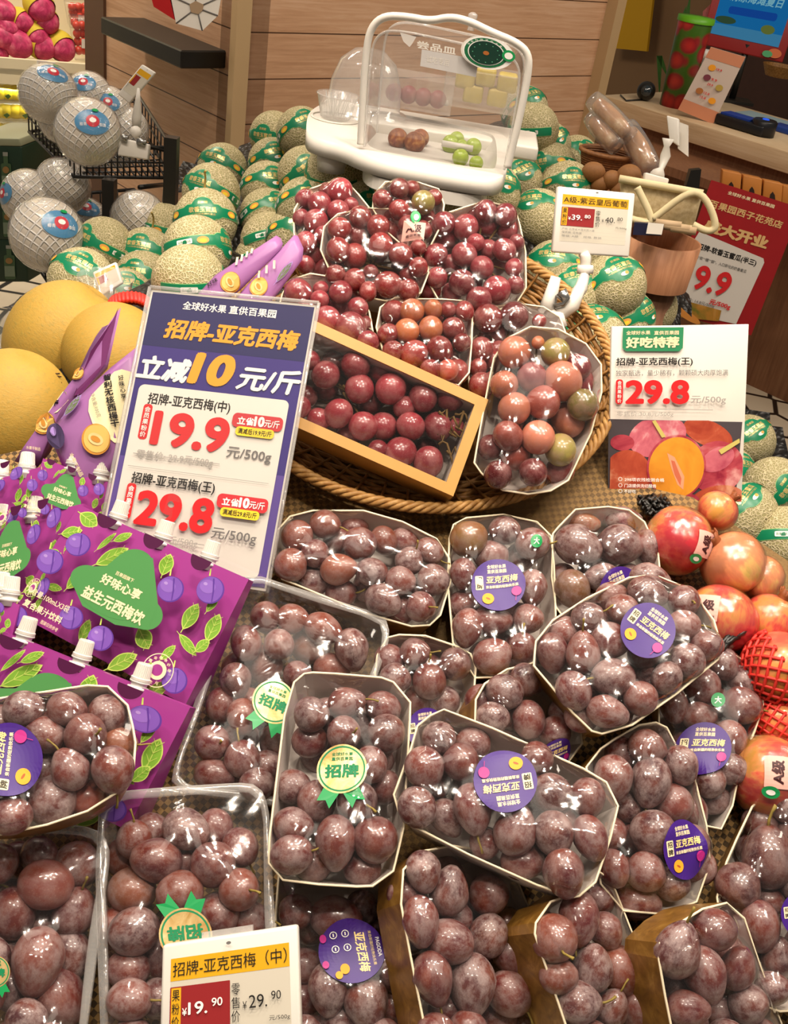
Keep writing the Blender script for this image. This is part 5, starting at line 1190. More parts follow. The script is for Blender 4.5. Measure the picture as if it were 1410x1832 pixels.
_b = MB(); _b.tube([(0, 0, 0.47), (0.02, 0.0, 0.56), (0.10, 0.02, 0.66), (0.24, 0.02, 0.70), (0.36, 0.05, 0.66)], [0.03, 0.018, 0.016, 0.015, 0.018], 7); VINE_ME = _b.mesh('stalk', [flat('dry_vine', '#a8924f', 0.6, 0.3, vary=0.25, scale=20)])
def band_mesh():
    def sph(ph, th, h=0.0):
        r = 0.506 + h; return (r * math.cos(ph) * math.cos(th), r * math.sin(ph) * math.cos(th), r * math.sin(th))
    def edges(ph, g=0.0):
        a = abs(ph); up, dn = 0.14, -0.14
        if a < 0.62:
            up = max(up, 0.22 + 0.24 * max(0, 1 - (a / 0.33) ** 2) ** 0.5); dn = min(dn, -0.22 - 0.22 * max(0, 1 - (a / 0.36) ** 2) ** 0.5)
            k = max(0, min(1, (0.62 - a) / 0.1)); up = 0.125 + (up - 0.125) * k; dn = -0.125 + (dn + 0.125) * k
        return up + g, dn - g
    b = MB(); N = 66; K = 6
    for m, g, h in ((1, 0.018, 0.0), (0, 0.0, 0.0025)):
        vs = []; 
        for i in range(N + 1):
            ph = -2.3 + 4.6 * i / N; u, d = edges(ph, g)
            for j in range(K + 1): vs.append(sph(ph, d + (u - d) * j / K, h))
        b.add(vs, [(i * (K + 1) + j, (i + 1) * (K + 1) + j, (i + 1) * (K + 1) + j + 1, i * (K + 1) + j + 1) for i in range(N) for j in range(K)], m, True)
    P = Print(); P.text('百果园', 0, -0.27, 0.30, 0.09, FOILTXT, 0.02).text('软香玉蜜瓜', 0, -0.04, 0.86, 0.18, FOILTXT, 0.03).text('一口软糯香甜的蜜瓜', 0, 0.10, 0.8, 0.06, FOILTXT)
    P.ell(0.05, 0.26, 0.13, 0.06, WHITE_INK).ell(0.12, 0.25, 0.06, 0.05, MSLICE)
    for s in (1, -1): P.ell(0.98 * s, 0.0, 0.17, 0.10, MSLICE).ell(0.98 * s, 0.02, 0.10, 0.05, YELLOW_INK).rrect(1.5 * s - 0.22, -0.07, 1.5 * s + 0.22, 0.07, 0.03, WHITE_INK).text('百果园优选', 1.5 * s, 0, 0.36, 0.07, GREEN_INK)
    mats = [BAND, BAND_E] + P.mats
    for k, (vs, fs, m) in enumerate(P.e): b.add([sph(p[0], -p[1], 0.0045 + 0.0008 * (k + (p[2] if len(p) > 2 else 0))) for p in vs], fs, 2 + m)
    return b.mesh('paper_band', mats, fix=False)
BAND_ME = band_mesh()
MEL = []
def melon(px, py, D, roll=0.0, yaw=0.0, pitch=0.0, label='', group='', band=True, vine=False, dia=0.125, rnd=random.Random(4)):
    d = dia * FPX / D; P = at(px, py, d)
    V = unit(EYE - P); up = unit(YC - V * (YC @ V)); rt = np.cross(up, V)
    X = unit(V + math.tan(yaw) * rt + math.tan(pitch) * up); Zp = unit(up - X * (up @ X)); Yp = np.cross(Zp, X)
    c, s = math.cos(roll), math.sin(roll); Y2 = Yp * c - Zp * s; Z2 = Zp * c + Yp * s
    o = bpy.data.objects.new('netted_melon', MELON_ME); COL.objects.link(o); set_rows(o, X, Y2, Z2, P, (dia, dia, dia)); o['_o'] = tuple(P)
    tag(o, label, 'melon', group)
    if band: q = bpy.data.objects.new('paper_band', BAND_ME); COL.objects.link(q); q.parent = o
    if vine: q = bpy.data.objects.new('stalk', VINE_ME); COL.objects.link(q); q.parent = o
    MEL.append((P, dia / 2))
    return o
clusters = [
 ('in column left of wood corner', [(398, 302, 84, .25, -.35, .3), (378, 345, 98, .25, -.45, .2), (368, 395, 108, -.05, -.1, .1, 'v'), (352, 448, 118, .2, 1.2, .6), (338, 505, 128, -.2, 1.5, .25)]),
 ('in heap behind yellow melons', [(300, 412, 92, .1, .6, -.4), (262, 458, 96, .1, -.3, .2, 'v'), (186, 440, 96, .3, -.9, .3), (146, 503, 112, .45, -.1, .6), (256, 500, 98, .05, -.35, .1), (222, 535, 104, .1, .1, .4), (190, 545, 100, .2, .4, .2)]),
 ('in column right of wood corner', [(490, 244, 82, .1, -.5, -.2), (488, 292, 84, -.2, .1, .3), (478, 338, 92, .1, .3, .5), (478, 388, 96, .05, .6, .7), (482, 432, 100, .2, 1.3, .8), (470, 470, 100, .2, 1.2, .6)]),
 ('in heap left of white case', [(540, 238, 86, -.3, .2, .4), (532, 275, 84, -.2, .35, .2), (546, 312, 94, -.5, .1, .1), (600, 312, 104, .4, 1.6, -.4), (590, 352, 104, .2, 1.4, .4), (548, 372, 104, .1, .3, .6), (530, 425, 104, .1, .2, .5)]),
 ('behind the grape packs', [(705, 338, 108, .1, 1.7, .2), (800, 356, 112, .3, .8, .3), (876, 345, 106, .2, .6, .3), (660, 380, 108, .1, .4, .3)]),
 ('in column right of white case', [(938, 198, 80, -.2, .5, .8), (954, 232, 86, .1, 1.6, .3), (978, 262, 82, -.4, .5, .3), (986, 302, 86, -.2, -.6, .1), (1030, 285, 78, .5, .6, .5), (924, 330, 92, -.4, .3, .4), (1014, 338, 92, .1, .3, .2), (962, 392, 102, -.2, -.4, .8), (1046, 392, 96, .2, .4, .2)]),
 ('around grape price tag stand', [(992, 486, 108, .1, -.1, .6), (1060, 462, 98, .3, .8, .4), (1030, 530, 112, -.1, .1, .7), (1098, 512, 112, -.4, .2, .6), (1146, 480, 92, -.5, .4, .4), (1160, 550, 98, -.5, .3, .4), (1115, 572, 110, -.3, 1.0, .3), (1056, 612, 130, -.25, .12, .92), (1092, 668, 124, .2, 1.4, .3)]),
 ('right of plum photo card', [(1338, 790, 92, -.6, .3, .5), (1300, 850, 100, .2, .8, .3), (1385, 872, 104, -.9, .5, -.2), (1330, 924, 118, -1.0, .1, .7), (1402, 968, 118, .2, 1.5, .2), (1400, 1062, 108, .2, 1.6, .3), (1262, 790, 96, .1, .4, .2)]),
]
_mr = random.Random(11)
for cname, lst in clusters:
    lab = row_labels([(m[0], m[1], m[2] * 0.7) for m in lst], lambda i, p: '%snetted melon, %s, %s' % ('stalked ' if 'v' in lst[i] else '', p, cname))
    for i, m in enumerate(lst): melon(m[0], m[1], m[2], m[3], m[4], m[5] + (0.2 if m[5] < 0.5 else 0), lab[i], 'netted melons with green bands', True, 'v' in m)

# black netting draped over what carries the melons
def net_cloth():
    t = NT('black_netting'); v = t.coord(); vo = t.n('ShaderNodeTexVoronoi'); vo.inputs['Scale'].default_value = 70; t.l(v, vo.inputs['Vector'])
    c = t.ramp(vo.outputs['Distance'], [(0.1, '#2a2724'), (0.6, '#0c0b0a')]); t.principled(c, 0.42, 0.5, 0, 0, t.bump(vo.outputs['Distance'], 0.8, 0.012))
    A = np.array([p for p, r in MEL]); Rr = np.array([r for p, r in MEL])
    xs = np.arange(-0.80, 0.94, 0.03); ys = np.arange(1.25, 3.12, 0.03); keep = np.zeros((len(xs), len(ys)), bool); b = MB(); vs = []
    bx = np.array([p[:2] for p in bed]); 
    for i, x in enumerate(xs):
        for j, y in enumerate(ys):
            d2 = ((A[:, :2] - (x, y)) ** 2).sum(1); w = 1 / (d2 + 0.0008) ** 1.6
            z = (w * (A[:, 2] - Rr * 0.62)).sum() / w.sum() + 0.012 * math.sin(31 * x + 17 * y) * math.sin(23 * y - 9 * x)
            near = math.sqrt(d2.min()); keep[i, j] = near < 0.11 or (y < 1.9 and abs(x) < 0.62); z -= max(0, near - 0.16) * 0.5
            zs = S_P[2] - (S_N[0] * (x - S_P[0]) + S_N[1] * (y - S_P[1])) / S_N[2]
            if y < 1.85 and abs(x) < 0.62: z = min(z, zs - 0.06)
            if i in (0, len(xs) - 1) or j in (0, len(ys) - 1): z = 0.40
            vs.append((x, y, max(z, 0.40)))
    n = len(ys)
    b.add(vs, [(i * n + j, (i + 1) * n + j, (i + 1) * n + j + 1, i * n + j + 1) for i in range(len(xs) - 1) for j in range(n - 1) if keep[i, j] or keep[i + 1, j + 1] or keep[i + 1, j] or keep[i, j + 1]], 0, True)
    tag(b.build('black_netting', [t.m], fix=False), 'black foam netting draped under the netted melons', 'netting')
net_cloth()

# ------------------------------------------------------------------ big yellow melons
def make_yellow():
    t = NT('yellow_melon_rind'); v = t.coord('Object', None, True)
    nz = t.noise(v, 2.2, 4, 0.6); cr = t.noise(t.coord('Object', (5, 5, 13), True), 4.5, 5, 0.75)
    c = t.mix(nz, '#b08a38', '#bf9c46'); c = t.mix(t.ramp(cr, [(0.50, 0.0), (0.66, 0.75)]), c, '#9c8a44'); t.principled(c, 0.5, 0.35, 0, 0, t.bump(cr, 0.25, 0.01)); return t.m
YEL = make_yellow()
def ymesh():
    b = MB(); nu, nv = 40, 28; vs = []
    for i in range(nv + 1):
        th = math.pi * i / nv
        for j in range(nu):
            ph = 2 * math.pi * j / nu; r = 0.5 * math.sin(th) * (1 + 0.012 * math.cos(5 * ph)); zz = 0.5 * math.cos(th) - 0.03 * math.exp(-(th / 0.2) ** 2)
            vs.append((r * math.cos(ph), r * math.sin(ph), zz))
    b.add(vs, [(i * nu + j, (i + 1) * nu + j, (i + 1) * nu + (j + 1) % nu, i * nu + (j + 1) % nu) for i in range(nv) for j in range(nu)], 0, True); return b.mesh('yellow_melon', [YEL])
YEL_ME = ymesh()
for px, py, w, l, ang, d, lab, st in [(18, 745, 205, 232, -70, 1.62, 'nearest of three yellow melons, cut by the left edge', 1), (112, 612, 190, 215, -55, 1.86, 'farthest left yellow melon, behind the nearest one', 1), (208, 640, 185, 190, 60, 1.78, 'yellow melon with pale orange blush beside the big offer sign', 0)]:
    P = at(px, py, d); A = math.radians(ang); ax = unit(math.cos(A) * XC - math.sin(A) * YC + 0.35 * unit(EYE - P)); x = unit(np.cross(ax, [0.2, 0.9, 0.1])); y = np.cross(ax, x); k = d / FPX
    o = bpy.data.objects.new('yellow_melon', YEL_ME); COL.objects.link(o); set_rows(o, x, y, ax, P, (w * k, w * k, l * k)); o['_o'] = tuple(P); tag(o, lab, 'melon', 'yellow melons')
b = MB()
for k in range(5): b.tube([at(62 + 9 * i + k, 671 + 3 * math.sin(i + k) + 5 * i * (k % 3) / 2, 1.58) for i in range(6)], 0.0011, 5)
tag(b.build('dry_stalk', [flat('dry_brown', '#4a3218', 0.7)]), 'dry curly brown stalk between the yellow melons', 'stalk')

# ------------------------------------------------------------------ pomegranates
def make_pom():
    t = NT('pomegranate_skin'); v = t.coord('Object', None, True); oi = t.n('ShaderNodeObjectInfo')
    big = t.noise(v, 1.5, 3, 0.55); fine = t.noise(t.coord('Object', (1, 1, 0.25), True), 16, 3, 0.6)
    f = t.math('ADD', t.math('MULTIPLY', big, 0.8), t.math('MULTIPLY', fine, 0.25))
    c = t.ramp(f, [(0.36, '#b5a640'), (0.44, '#dca75c'), (0.52, '#d4604a'), (0.62, '#b02536')])
    c = t.mix(0.42, c, oi.outputs['Color']); t.principled(c, 0.28, 0.5, 0, 0.25); return t.m
POM = make_pom()
def pmesh():
    b = MB(); nu, nv = 36, 22; vs = []
    for i in range(nv + 1):
        th = math.pi * i / nv
        for j in range(nu):
            ph = 2 * math.pi * j / nu; r = 0.5 * math.sin(th) * (1 + 0.03 * math.cos(3 * ph) + 0.018 * math.cos(6 * ph + 1)); vs.append((r * math.cos(ph), r * math.sin(ph), 0.46 * math.cos(th)))
    b.add(vs, [(i * nu + j, (i + 1) * nu + j, (i + 1) * nu + (j + 1) % nu, i * nu + (j + 1) % nu) for i in range(nv) for j in range(nu)], 0, True)
    me = b.mesh('pomegranate', [POM]); c = MB(); n = 36
    c.add([(r * math.cos(2 * math.pi * j / n), r * math.sin(2 * math.pi * j / n), z + (0.05 if (j // 3) % 2 else 0) * q) for r, z, q in ((0.11, 0.42, 0), (0.10, 0.50, 0), (0.14, 0.58, 1), (0.11, 0.56, 1), (0.07, 0.48, 0)) for j in range(n)], ring_faces(n, 0, n) + ring_faces(n, n, 2 * n) + ring_faces(n, 2 * n, 3 * n) + ring_faces(n, 3 * n, 4 * n), 0, True)
    return me, c.mesh('crown', [flat('pomegranate_crown', '#8a4a24', 0.6, vary=0.3, scale=12)])
POM_ME, CROWN_ME = pmesh()
_b = MB()
for k in range(18):
    for sg in (1, -1): _b.tube([(0.53 * math.sin(th) * math.cos(2 * math.pi * k / 18 + sg * (th - 1.6) * 0.9), 0.53 * math.sin(th) * math.sin(2 * math.pi * k / 18 + sg * (th - 1.6) * 0.9), 0.50 * math.cos(th)) for th in np.linspace(1.35, 2.9, 9)], 0.022, 5)
NET_ME = _b.mesh('foam_net', [flat('red_foam', '#d8352c', 0.5, 0.4, vary=0.1)])
_b = MB(); _b.ball((0, 0, 0), (0.512, 0.512, 0.475), 28, 18); WRAP_ME = _b.mesh('wrap', [FILM])
P = Print(); P.patch(-0.36, -0.36, 0.36, 0.36, PINK_CARD).text('A级', 0.0, -0.06, 0.52, 0.3, PINK_INK, 0.035).text('香甜石榴百果园', 0, 0.25, 0.56, 0.07, PINK_INK, 0.01).ell(-0.46, -0.2, 0.14, 0.2, STK_GREEN).ell(-0.46, -0.2, 0.06, 0.1, WHITE_INK)
_b = P.mb(lambda u, v, h: ((0.505 + 0.02 + h) * math.cos(u) * math.cos(-v), (0.505 + 0.02 + h) * math.sin(u) * math.cos(-v), (0.475 + 0.02 + h) * math.sin(-v)), 0.003); PLAB_ME = _b.mesh('grade_label', P.mats, fix=False)
for px, py, D, h, up, lab, lb, net in [
    (1213, 968, 112, .045, 200, 'largest red pomegranate, just under the plum photo card', (0.75, -0.12, 1.3), 0), (1284, 914, 66, .04, 40, 'small orange pomegranate half behind the photo card', None, 0),
    (1311, 1008, 104, .05, 130, 'pale peach-yellow pomegranate beside the labelled largest one', None, 0), (1358, 1034, 78, .03, 100, 'yellow-green pomegranate at the back against the black netting', None, 0),
    (1286, 1108, 118, .05, -50, 'green-bottomed red pomegranate with a pink label on top', (-0.45, 0.4, 0.0), 0), (1378, 1112, 92, .04, 60, 'plain bright red pomegranate at the right edge, second row', None, 0),
    (1398, 1196, 118, .06, 30, 'orange pomegranate in a red foam net at right edge', None, 1), (1394, 1290, 96, .03, 10, 'pomegranate hidden in red netting above the labelled front one', None, 1),
    (1376, 1390, 128, .045, 100, 'front yellow-red pomegranate with a sideways pink grade label', (0.25, 0.1, 1.45), 0)]:
    P = on_slope(px, py, h); d = np.linalg.norm(P - EYE); dia = 1.08 * D * d / FPX; A = math.radians(up)
    V = unit(EYE - P); Zx = unit(math.cos(A) * XC + math.sin(A) * YC + 0.25 * V)
    if lb: X0 = unit(V + math.tan(lb[0]) * XC + math.tan(lb[1]) * YC); upv = unit(math.cos(lb[2] + math.pi / 2) * XC + math.sin(lb[2] + math.pi / 2) * YC); Zx = unit(upv - X0 * (upv @ X0)); X = X0
    else: X = unit(V - Zx * (V @ Zx))
    Yx = np.cross(Zx, X)
    o = bpy.data.objects.new('pomegranate', POM_ME); COL.objects.link(o); set_rows(o, X, Yx, Zx, P, (dia, dia, dia)); o['_o'] = tuple(P)
    o.color = lin({'g': '#b9b04a', 'r': '#c4353a', 'o': '#e2754e', 'y': '#e3b878'}['r' if 'red pom' in lab else 'y' if 'yellow' in lab else 'o']); tag(o, lab, 'pomegranate', 'wrapped pomegranates')
    par = o
    for nm, me, on in (('crown', CROWN_ME, not lb), ('foam_net', NET_ME, net), ('film_wrap', WRAP_ME, not net), ('grade_label', PLAB_ME, lb)):
        if on:
            q = bpy.data.objects.new(nm, me); COL.objects.link(q); q.parent = par
            if nm == 'film_wrap': par = q
b = MB()
for k in range(16): b.tube([on_slope(1142 + 9 * i + k, 905 + 1.5 * k - 12 + 9 * math.sin(i * 1.7 + 2.1 * k), 0.02 + 0.012 * math.sin(2 * i + k)) for i in range(6)], 0.0028, 5)
tag(b.build('netting_scrap', [BLACK]), 'scrap of black foam net tucked between plum tray and largest pomegranate', 'netting')
b = MB()
for k in range(14): b.tube([on_slope(1285 + 9 * i, 1158 - 7 * i + 3 * math.sin(2 * i + k) + k - 4, 0.07 + 0.006 * math.sin(k * 2 + i)) for i in range(7)], 0.003, 5)
tag(b.build('netting_scrap', [BLACK]), 'scrap of black foam net under the green-bottomed pomegranate', 'netting')
# ------------------------------------------------------------------ white tasting case with a clear cover
def hole_ring(b, outer, inner, m=0):
    bm = bmesh.new(); vo = [bm.verts.new(tuple(p)) for p in outer]; vi = [bm.verts.new(tuple(p)) for p in inner]
    ed = [bm.edges.new((L[i], L[(i + 1) % len(L)])) for L in (vo, vi) for i in range(len(L))]
    bmesh.ops.triangle_fill(bm, edges=ed, use_beauty=True); bm.verts.index_update()
    b.add([v.co[:] for v in bm.verts], [tuple(v.index for v in f.verts) for f in bm.faces], m); bm.free()
def smooth_closed(P, it=2):
    P = [np.asarray(p, float) for p in P]
    for _ in range(it):
        Q = []
        for i in range(len(P)): a, c = P[i], P[(i + 1) % len(P)]; Q += [a * 0.75 + c * 0.25, a * 0.25 + c * 0.75]
        P = Q
    return P
def smooth_open(P, it=2):
    P = [np.asarray(p, float) for p in P]
    for _ in range(it):
        Q = [P[0]]
        for i in range(len(P) - 1): a, c = P[i], P[i + 1]; Q += [a * 0.75 + c * 0.25, a * 0.25 + c * 0.75]
        P = Q + [P[-1]]
    return P
def tasting_case():
    zt = at(780, 290, 2.02)[2]; H = lambda x, y, z=zt: at_height(x, y, z); up = np.array([0, 0, 1.0])
    root = empty('tasting_case', H(770, 290) - up * 0.05, 'white fruit tasting case with clear arched cover standing on the melons', 'food case')
    top = smooth_closed([H(*p) for p in [(548, 222), (552, 200), (580, 183), (640, 186), (668, 189), (760, 207), (880, 231), (905, 242), (910, 262), (909, 306), (893, 321), (860, 319), (700, 291), (650, 276), (612, 258), (560, 246), (549, 236)]])
    basin = smooth_closed([H(*p) for p in [(672, 196), (760, 212), (872, 236), (888, 246), (890, 296), (878, 305), (700, 274), (662, 264), (656, 252), (663, 202)]])
    b = MB(); hole_ring(b, top, basin); n = len(top)
    lo = [p - up * 0.030 for p in top]; c = np.mean(top, 0); lo2 = [c + (p - c) * 0.93 - up * 0.034 for p in top]
    b.add(top + lo + lo2, ring_faces(n, 0, n) + ring_faces(n, n, 2 * n) + [tuple(range(2 * n, 3 * n))], 0, True)
    nb = len(basin); cb = np.mean(basin, 0); fl = [cb + (p - cb) * 0.9 - up * 0.026 for p in basin]
    b.build('base', [WHITE], root)
    b = MB(); b.add(basin + fl, ring_faces(nb, 0, nb) + [tuple(range(nb, 2 * nb))], 0, True); b.build('compartment', [flat('frosted_plastic', '#bdb8b0', 0.3, 0.5)], root)
    b = MB(); f2 = [H(*p) for p in [(655, 275), (700, 291), (860, 319), (880, 312), (880, 285), (690, 240), (655, 250)]]; f2 = smooth_closed(f2); b.prism([p - up * 0.033 for p in f2], -up * 0.022); b.build('foot', [WHITE], root)
    b = MB(); b.lathe([(0.026, 0), (0.028, 0.02), (0.028, 0.03)], H(598, 245) - up * 0.062, n=24); b.build('foot', [WHITE], root)
    cw = H(600, 212); b = MB(); b.lathe([(0.050, 0.002), (0.047, -0.003), (0.045, 0.003)], cw, n=28, caps=False); b.build('cup_recess_rim', [WHITE], root)
    b = MB(); b.lathe([(0.001, 0.003), (0.030, 0.003), (0.040, 0.044), (0.042, 0.045), (0.0405, 0.047)], cw, n=28, caps=False); b.build('cup', [CLEAR_RIM], root)
    b = MB(); r = random.Random(2)
    for k in range(22): a = r.uniform(0, 6.28); q = r.uniform(0.004, 0.018); b.tube([cw + np.array([q * math.cos(a), q * math.sin(a), 0.006]), cw + np.array([1.5 * q * math.cos(a + .6), 1.5 * q * math.sin(a + .6), 0.048])], 0.0008, 5)
    b.build('toothpicks', [CLEAR_RIM], root)['kind'] = 'stuff'
    A0, B0 = H(653, 268), H(903, 314); ux = unit(B0 - A0); nv = np.cross(ux, up); nv = nv if nv[1] < 0 else -nv; bk = -nv
    F = lambda x, y: on_plane(x, y, A0, nv)
    fr = smooth_open([F(*p) for p in [(645, 258), (648, 200), (655, 90), (664, 48), (688, 28), (730, 30), (770, 38), (805, 30), (840, 38), (880, 58), (925, 76), (946, 96), (946, 130), (930, 210), (908, 300)]])
    b = MB(); b.tube(fr, 0.0065, 10); b.build('handle_frame', [WHITE], root)
    pr = smooth_open([F(*p) for p in [(652, 262), (656, 200), (664, 90), (676, 62), (704, 52), (800, 72), (890, 92), (922, 106), (932, 136), (920, 210), (902, 304)]]); m = len(pr); dep = 0.125
    b = MB(); off = [0.0, dep * 0.5, dep]; vs = [p + bk * o for o in off for p in pr]
    cc = np.mean(pr, 0); 
    b.add(vs, [(k * m + i, k * m + i + 1, (k + 1) * m + i + 1, (k + 1) * m + i) for k in range(2) for i in range(m - 1)], 0, True)
    b.add([p for p in pr], [tuple(range(m))], 0); b.add([p + bk * dep for p in pr], [tuple(range(m))], 0)
    cvr = b.build('clear_cover', [see_film('cover_plastic', 0.05, base=0.02, bump=0.06, bscale=7, milky=0.05)], root, fix=False)
    b = MB(); b.tube(pr, 0.0022, 6); b.tube([p + bk * dep for p in pr], 0.0022, 6); b.build('cover_edge', [CLEAR_RIM], cvr)
    b = MB(); b.lathe([(0.006, 0), (0.004, 0.012), (0.008, 0.016), (0.008, 0.026), (0.003, 0.029)], F(835, 62) + bk * 0.06, n=16); b.build('cover_knob', [CLEAR_RIM], cvr)
    for q in ([(790, 262), (845, 272)], [(772, 183), (800, 190)]):
        b = MB(); p0, p1 = H(*q[0]), H(*q[1]); b.tube([p0 + up * .006, p1 + up * .006], 0.006, 8); b.build('divider_clip', [WHITE], root)
    # hanging freshness tag: a dark clock-like disc without its mascot
    Q = Quad(F(830, 60) - bk * 0.008, F(922, 76) - bk * 0.008, F(918, 126) - bk * 0.008, F(828, 114) - bk * 0.008)
    P = Print(Q.aspect); P.ell(0.5, 0.5, 0.5, 0.56, WHITE_INK).ell(0.46, 0.5, 0.43, 0.5, flat('tag_green', '#1d6b43', 0.4)).ell(0.46, 0.5, 0.36, 0.42, WHITE_INK).ell(0.46, 0.5, 0.34, 0.40, flat('tag_dark', '#12382c', 0.35)).ell(0.46, 0.5, 0.06, 0.07, flat('tag_copper', '#a8642e', 0.4)).ell(0.9, 0.48, 0.13, 0.2, STK_GREEN).ell(0.9, 0.48, 0.08, 0.12, WHITE_INK)
    for k in range(12): a = math.pi * k / 6; P.ell(0.46 + 0.26 * math.cos(a), 0.5 + 0.31 * math.sin(a), 0.012, 0.014, flat('tag_mint', '#5cae86', 0.5))
    for k, ch in enumerate('新鲜时间试吃水果'): a = -2.6 + 0.26 * k; P.text(ch, 0.46 + 0.395 * math.cos(a), 0.5 + 0.46 * math.sin(a), 0.05, 0.06, WHITE_INK)
    b = P.mb(lambda u, v, h: Q.pt(u, v, h), 0.0003); 
    b.prism([Q.pt(0.46 + 0.5 * math.cos(a), 0.5 + 0.55 * math.sin(a), -0.0002) for a in np.linspace(0, 6.28, 28, endpoint=False)], -Q.n * 0.002, len(P.mats)); b.build('hanging_tag', P.mats + [PAPER], root, fix=False)
    P = Print(); Q2 = Quad(F(755, 88) - bk * .001, F(856, 106) - bk * .001, F(852, 138) - bk * .001, F(752, 118) - bk * .001); P.rect(0, 0, 1, 1, flat('sticker_frost', '#c9c5c2', 0.5)); P.text('试吃专用', 0.3, 0.5, 0.4, 0.4, PAPER); P.mb(lambda u, v, h: Q2.pt(u, v, h)).build('frosted_label', P.mats, cvr, fix=False)
    P = Print(); Q3 = Quad(F(742, 68) - bk * .001, F(830, 84) - bk * .001, F(828, 104) - bk * .001, F(742, 88) - bk * .001); P.text('尝品皿', 0.45, 0.5, 0.8, 0.7, PAPER, 0.02); P.mb(lambda u, v, h: Q3.pt(u, v, h)).build('white_lettering', P.mats, cvr, fix=False)
    b = MB(); q = [F(716, 58), (F(732, 62)), F(745, 66), F(738, 78), F(733, 84), F(722, 74)]; b.prism([p - bk * .001 for p in q], -bk * .0006); b.build('white_emblem', [see_film('emblem', 0.3, milky=0.5)], cvr)
    # tasting fruit
    bm = MB(); bm.ball((0, 0, 0), (0.5, 0.5, 0.5), 20, 14); dm = bm.mesh('jujube', [fruit_print_mat('jujube_skin', '#5e2412', '#8a4a24', '#b9854a', 2.2)])
    gm = MB(); gm.ball((0, 0, 0), (0.5, 0.5, 0.52), 20, 14); gme = gm.mesh('green_grape', [flat('green_grape_skin', '#8fa52c', 0.25, 0.5, vary=0.25, scale=3)])
    fz = zt - 0.012
    for nm, me, lst, cat, lab in (('jujube', dm, [(712, 248, 34), (742, 255, 36), (752, 247, 30)], 'jujube', 'brown jujube in the tasting case'), ('green_grape', gme, [(806, 258, 30), (817, 250, 26), (826, 262, 22), (847, 263, 28), (824, 282, 28), (852, 292, 24)], 'grape', 'green grape in the tasting case')):
        lb = row_labels([(a, c, 10) for a, c, e in lst], lambda i, p: '%s, %s' % (lab, p))
        for i, (x, y, D) in enumerate(lst):
            P0 = at_height(x, y, fz); d = np.linalg.norm(P0 - EYE); o = bpy.data.objects.new(nm, me); COL.objects.link(o); o.location = P0; s = D * d / FPX; o.scale = (s, s, s); o['_o'] = tuple(P0); tag(o, lb[i], cat, 'tasting fruit')
    b = MB(); b.box(at(770, 205, 2.36) - up * 0.03, (0.46, 0.15, 0.03)); tag(b.build('serving_tray', [WHITE], bevel=0.006), 'white serving tray behind the tasting case carrying dome and tubs', 'tray')
    # clear dome and a second clear tub behind
    b = MB(); dc = at(650, 195, 2.28); b.lathe([(0.001, 0.115), (0.03, 0.11), (0.055, 0.09), (0.07, 0.05), (0.074, 0.0), (0.088, -0.004), (0.088, -0.007)], dc, n=36, caps=False)
    tag(b.build('clear_dome', [see_film('dome_plastic', 0.08, base=0.04, milky=0.14)], loc=dc), 'clear plastic dome half hidden behind the white tasting case', 'dome lid')
    tb = empty('fruit_tub', at(860, 190, 2.36), 'clear tub of yellow fruit chunks seen through the tasting case', 'fruit tub')
    b = MB(); o0 = np.array(origin_of(tb)); b.box(o0 + [0, 0, 0.035], (0.16, 0.10, 0.07)); b.build('tub_wall', [CLEAR], tb)
    for k, (dx, dz) in enumerate([(-0.04, 0.075), (0.0, 0.085), (0.045, 0.08), (-0.02, 0.05), (0.03, 0.05)]):
        b = MB(); b.box(o0 + [dx, -0.01, dz - 0.025], (0.04, 0.04, 0.035), m=0); tag(b.build('fruit_chunk', [flat('yellow_flesh', '#cdb65a', 0.4, vary=0.2, scale=40)], bevel=0.006), 'yellow fruit chunk in the clear tub behind the tasting case', 'fruit chunk', 'yellow chunks in the tub')
    tb2 = empty('fruit_tub', at(742, 190, 2.34), 'clear tub of dark red fruit seen through the tasting case', 'fruit tub'); o0 = np.array(origin_of(tb2)); b = MB(); b.box(o0 + [0, 0, 0.03], (0.15, 0.09, 0.06)); b.build('tub_wall', [CLEAR], tb2)
    for dx in (-0.045, -0.015, 0.015, 0.045): b = MB(); b.ball(o0 + [dx, -0.01, 0.022], 0.018, 14, 10); tag(b.build('red_fruit', [flat('dull_red_fruit', '#8a3a3c', 0.4, vary=0.2)]), 'dull red fruit in the clear tub behind the tasting case', 'fruit', 'red fruit in the tub')
tasting_case()
# ------------------------------------------------------------------ room: floor, wood-clad pillar, back wall, counter, table
def wood_mat(name, a, b_, c, plank=0.13, vertical=False, seam=True):
    t = NT(name); v = t.coord()
    st = t.noise(t.coord('Object', (3, 3, 60) if not vertical else (60, 60, 3)), 1.6, 5, 0.65, 0.6)
    bl = t.noise(t.coord('Object', (1.2, 1.2, 5) if not vertical else (5, 5, 1.2)), 1.5, 2)
    cc = t.ramp(t.math('ADD', t.math('MULTIPLY', st, 0.65), t.math('MULTIPLY', bl, 0.35)), [(0.34, a), (0.5, b_), (0.66, c)])
    if seam:
        sp = t.n('ShaderNodeSeparateXYZ'); t.l(v, sp.inputs[0]); q = t.math('DIVIDE', sp.outputs['Z'], plank)
        fr = t.math('FRACT', q); wn = t.n('ShaderNodeTexWhiteNoise', noise_dimensions='1D'); t.l(t.math('FLOOR', q), wn.inputs['W'])
        cc = t.mix(t.math('MULTIPLY', wn.outputs['Value'], 0.22), cc, a); cc = t.mix(t.math('LESS_THAN', fr, 0.028), cc, '#4a2f1c')
    t.principled(cc, 0.5, 0.35); return t.m
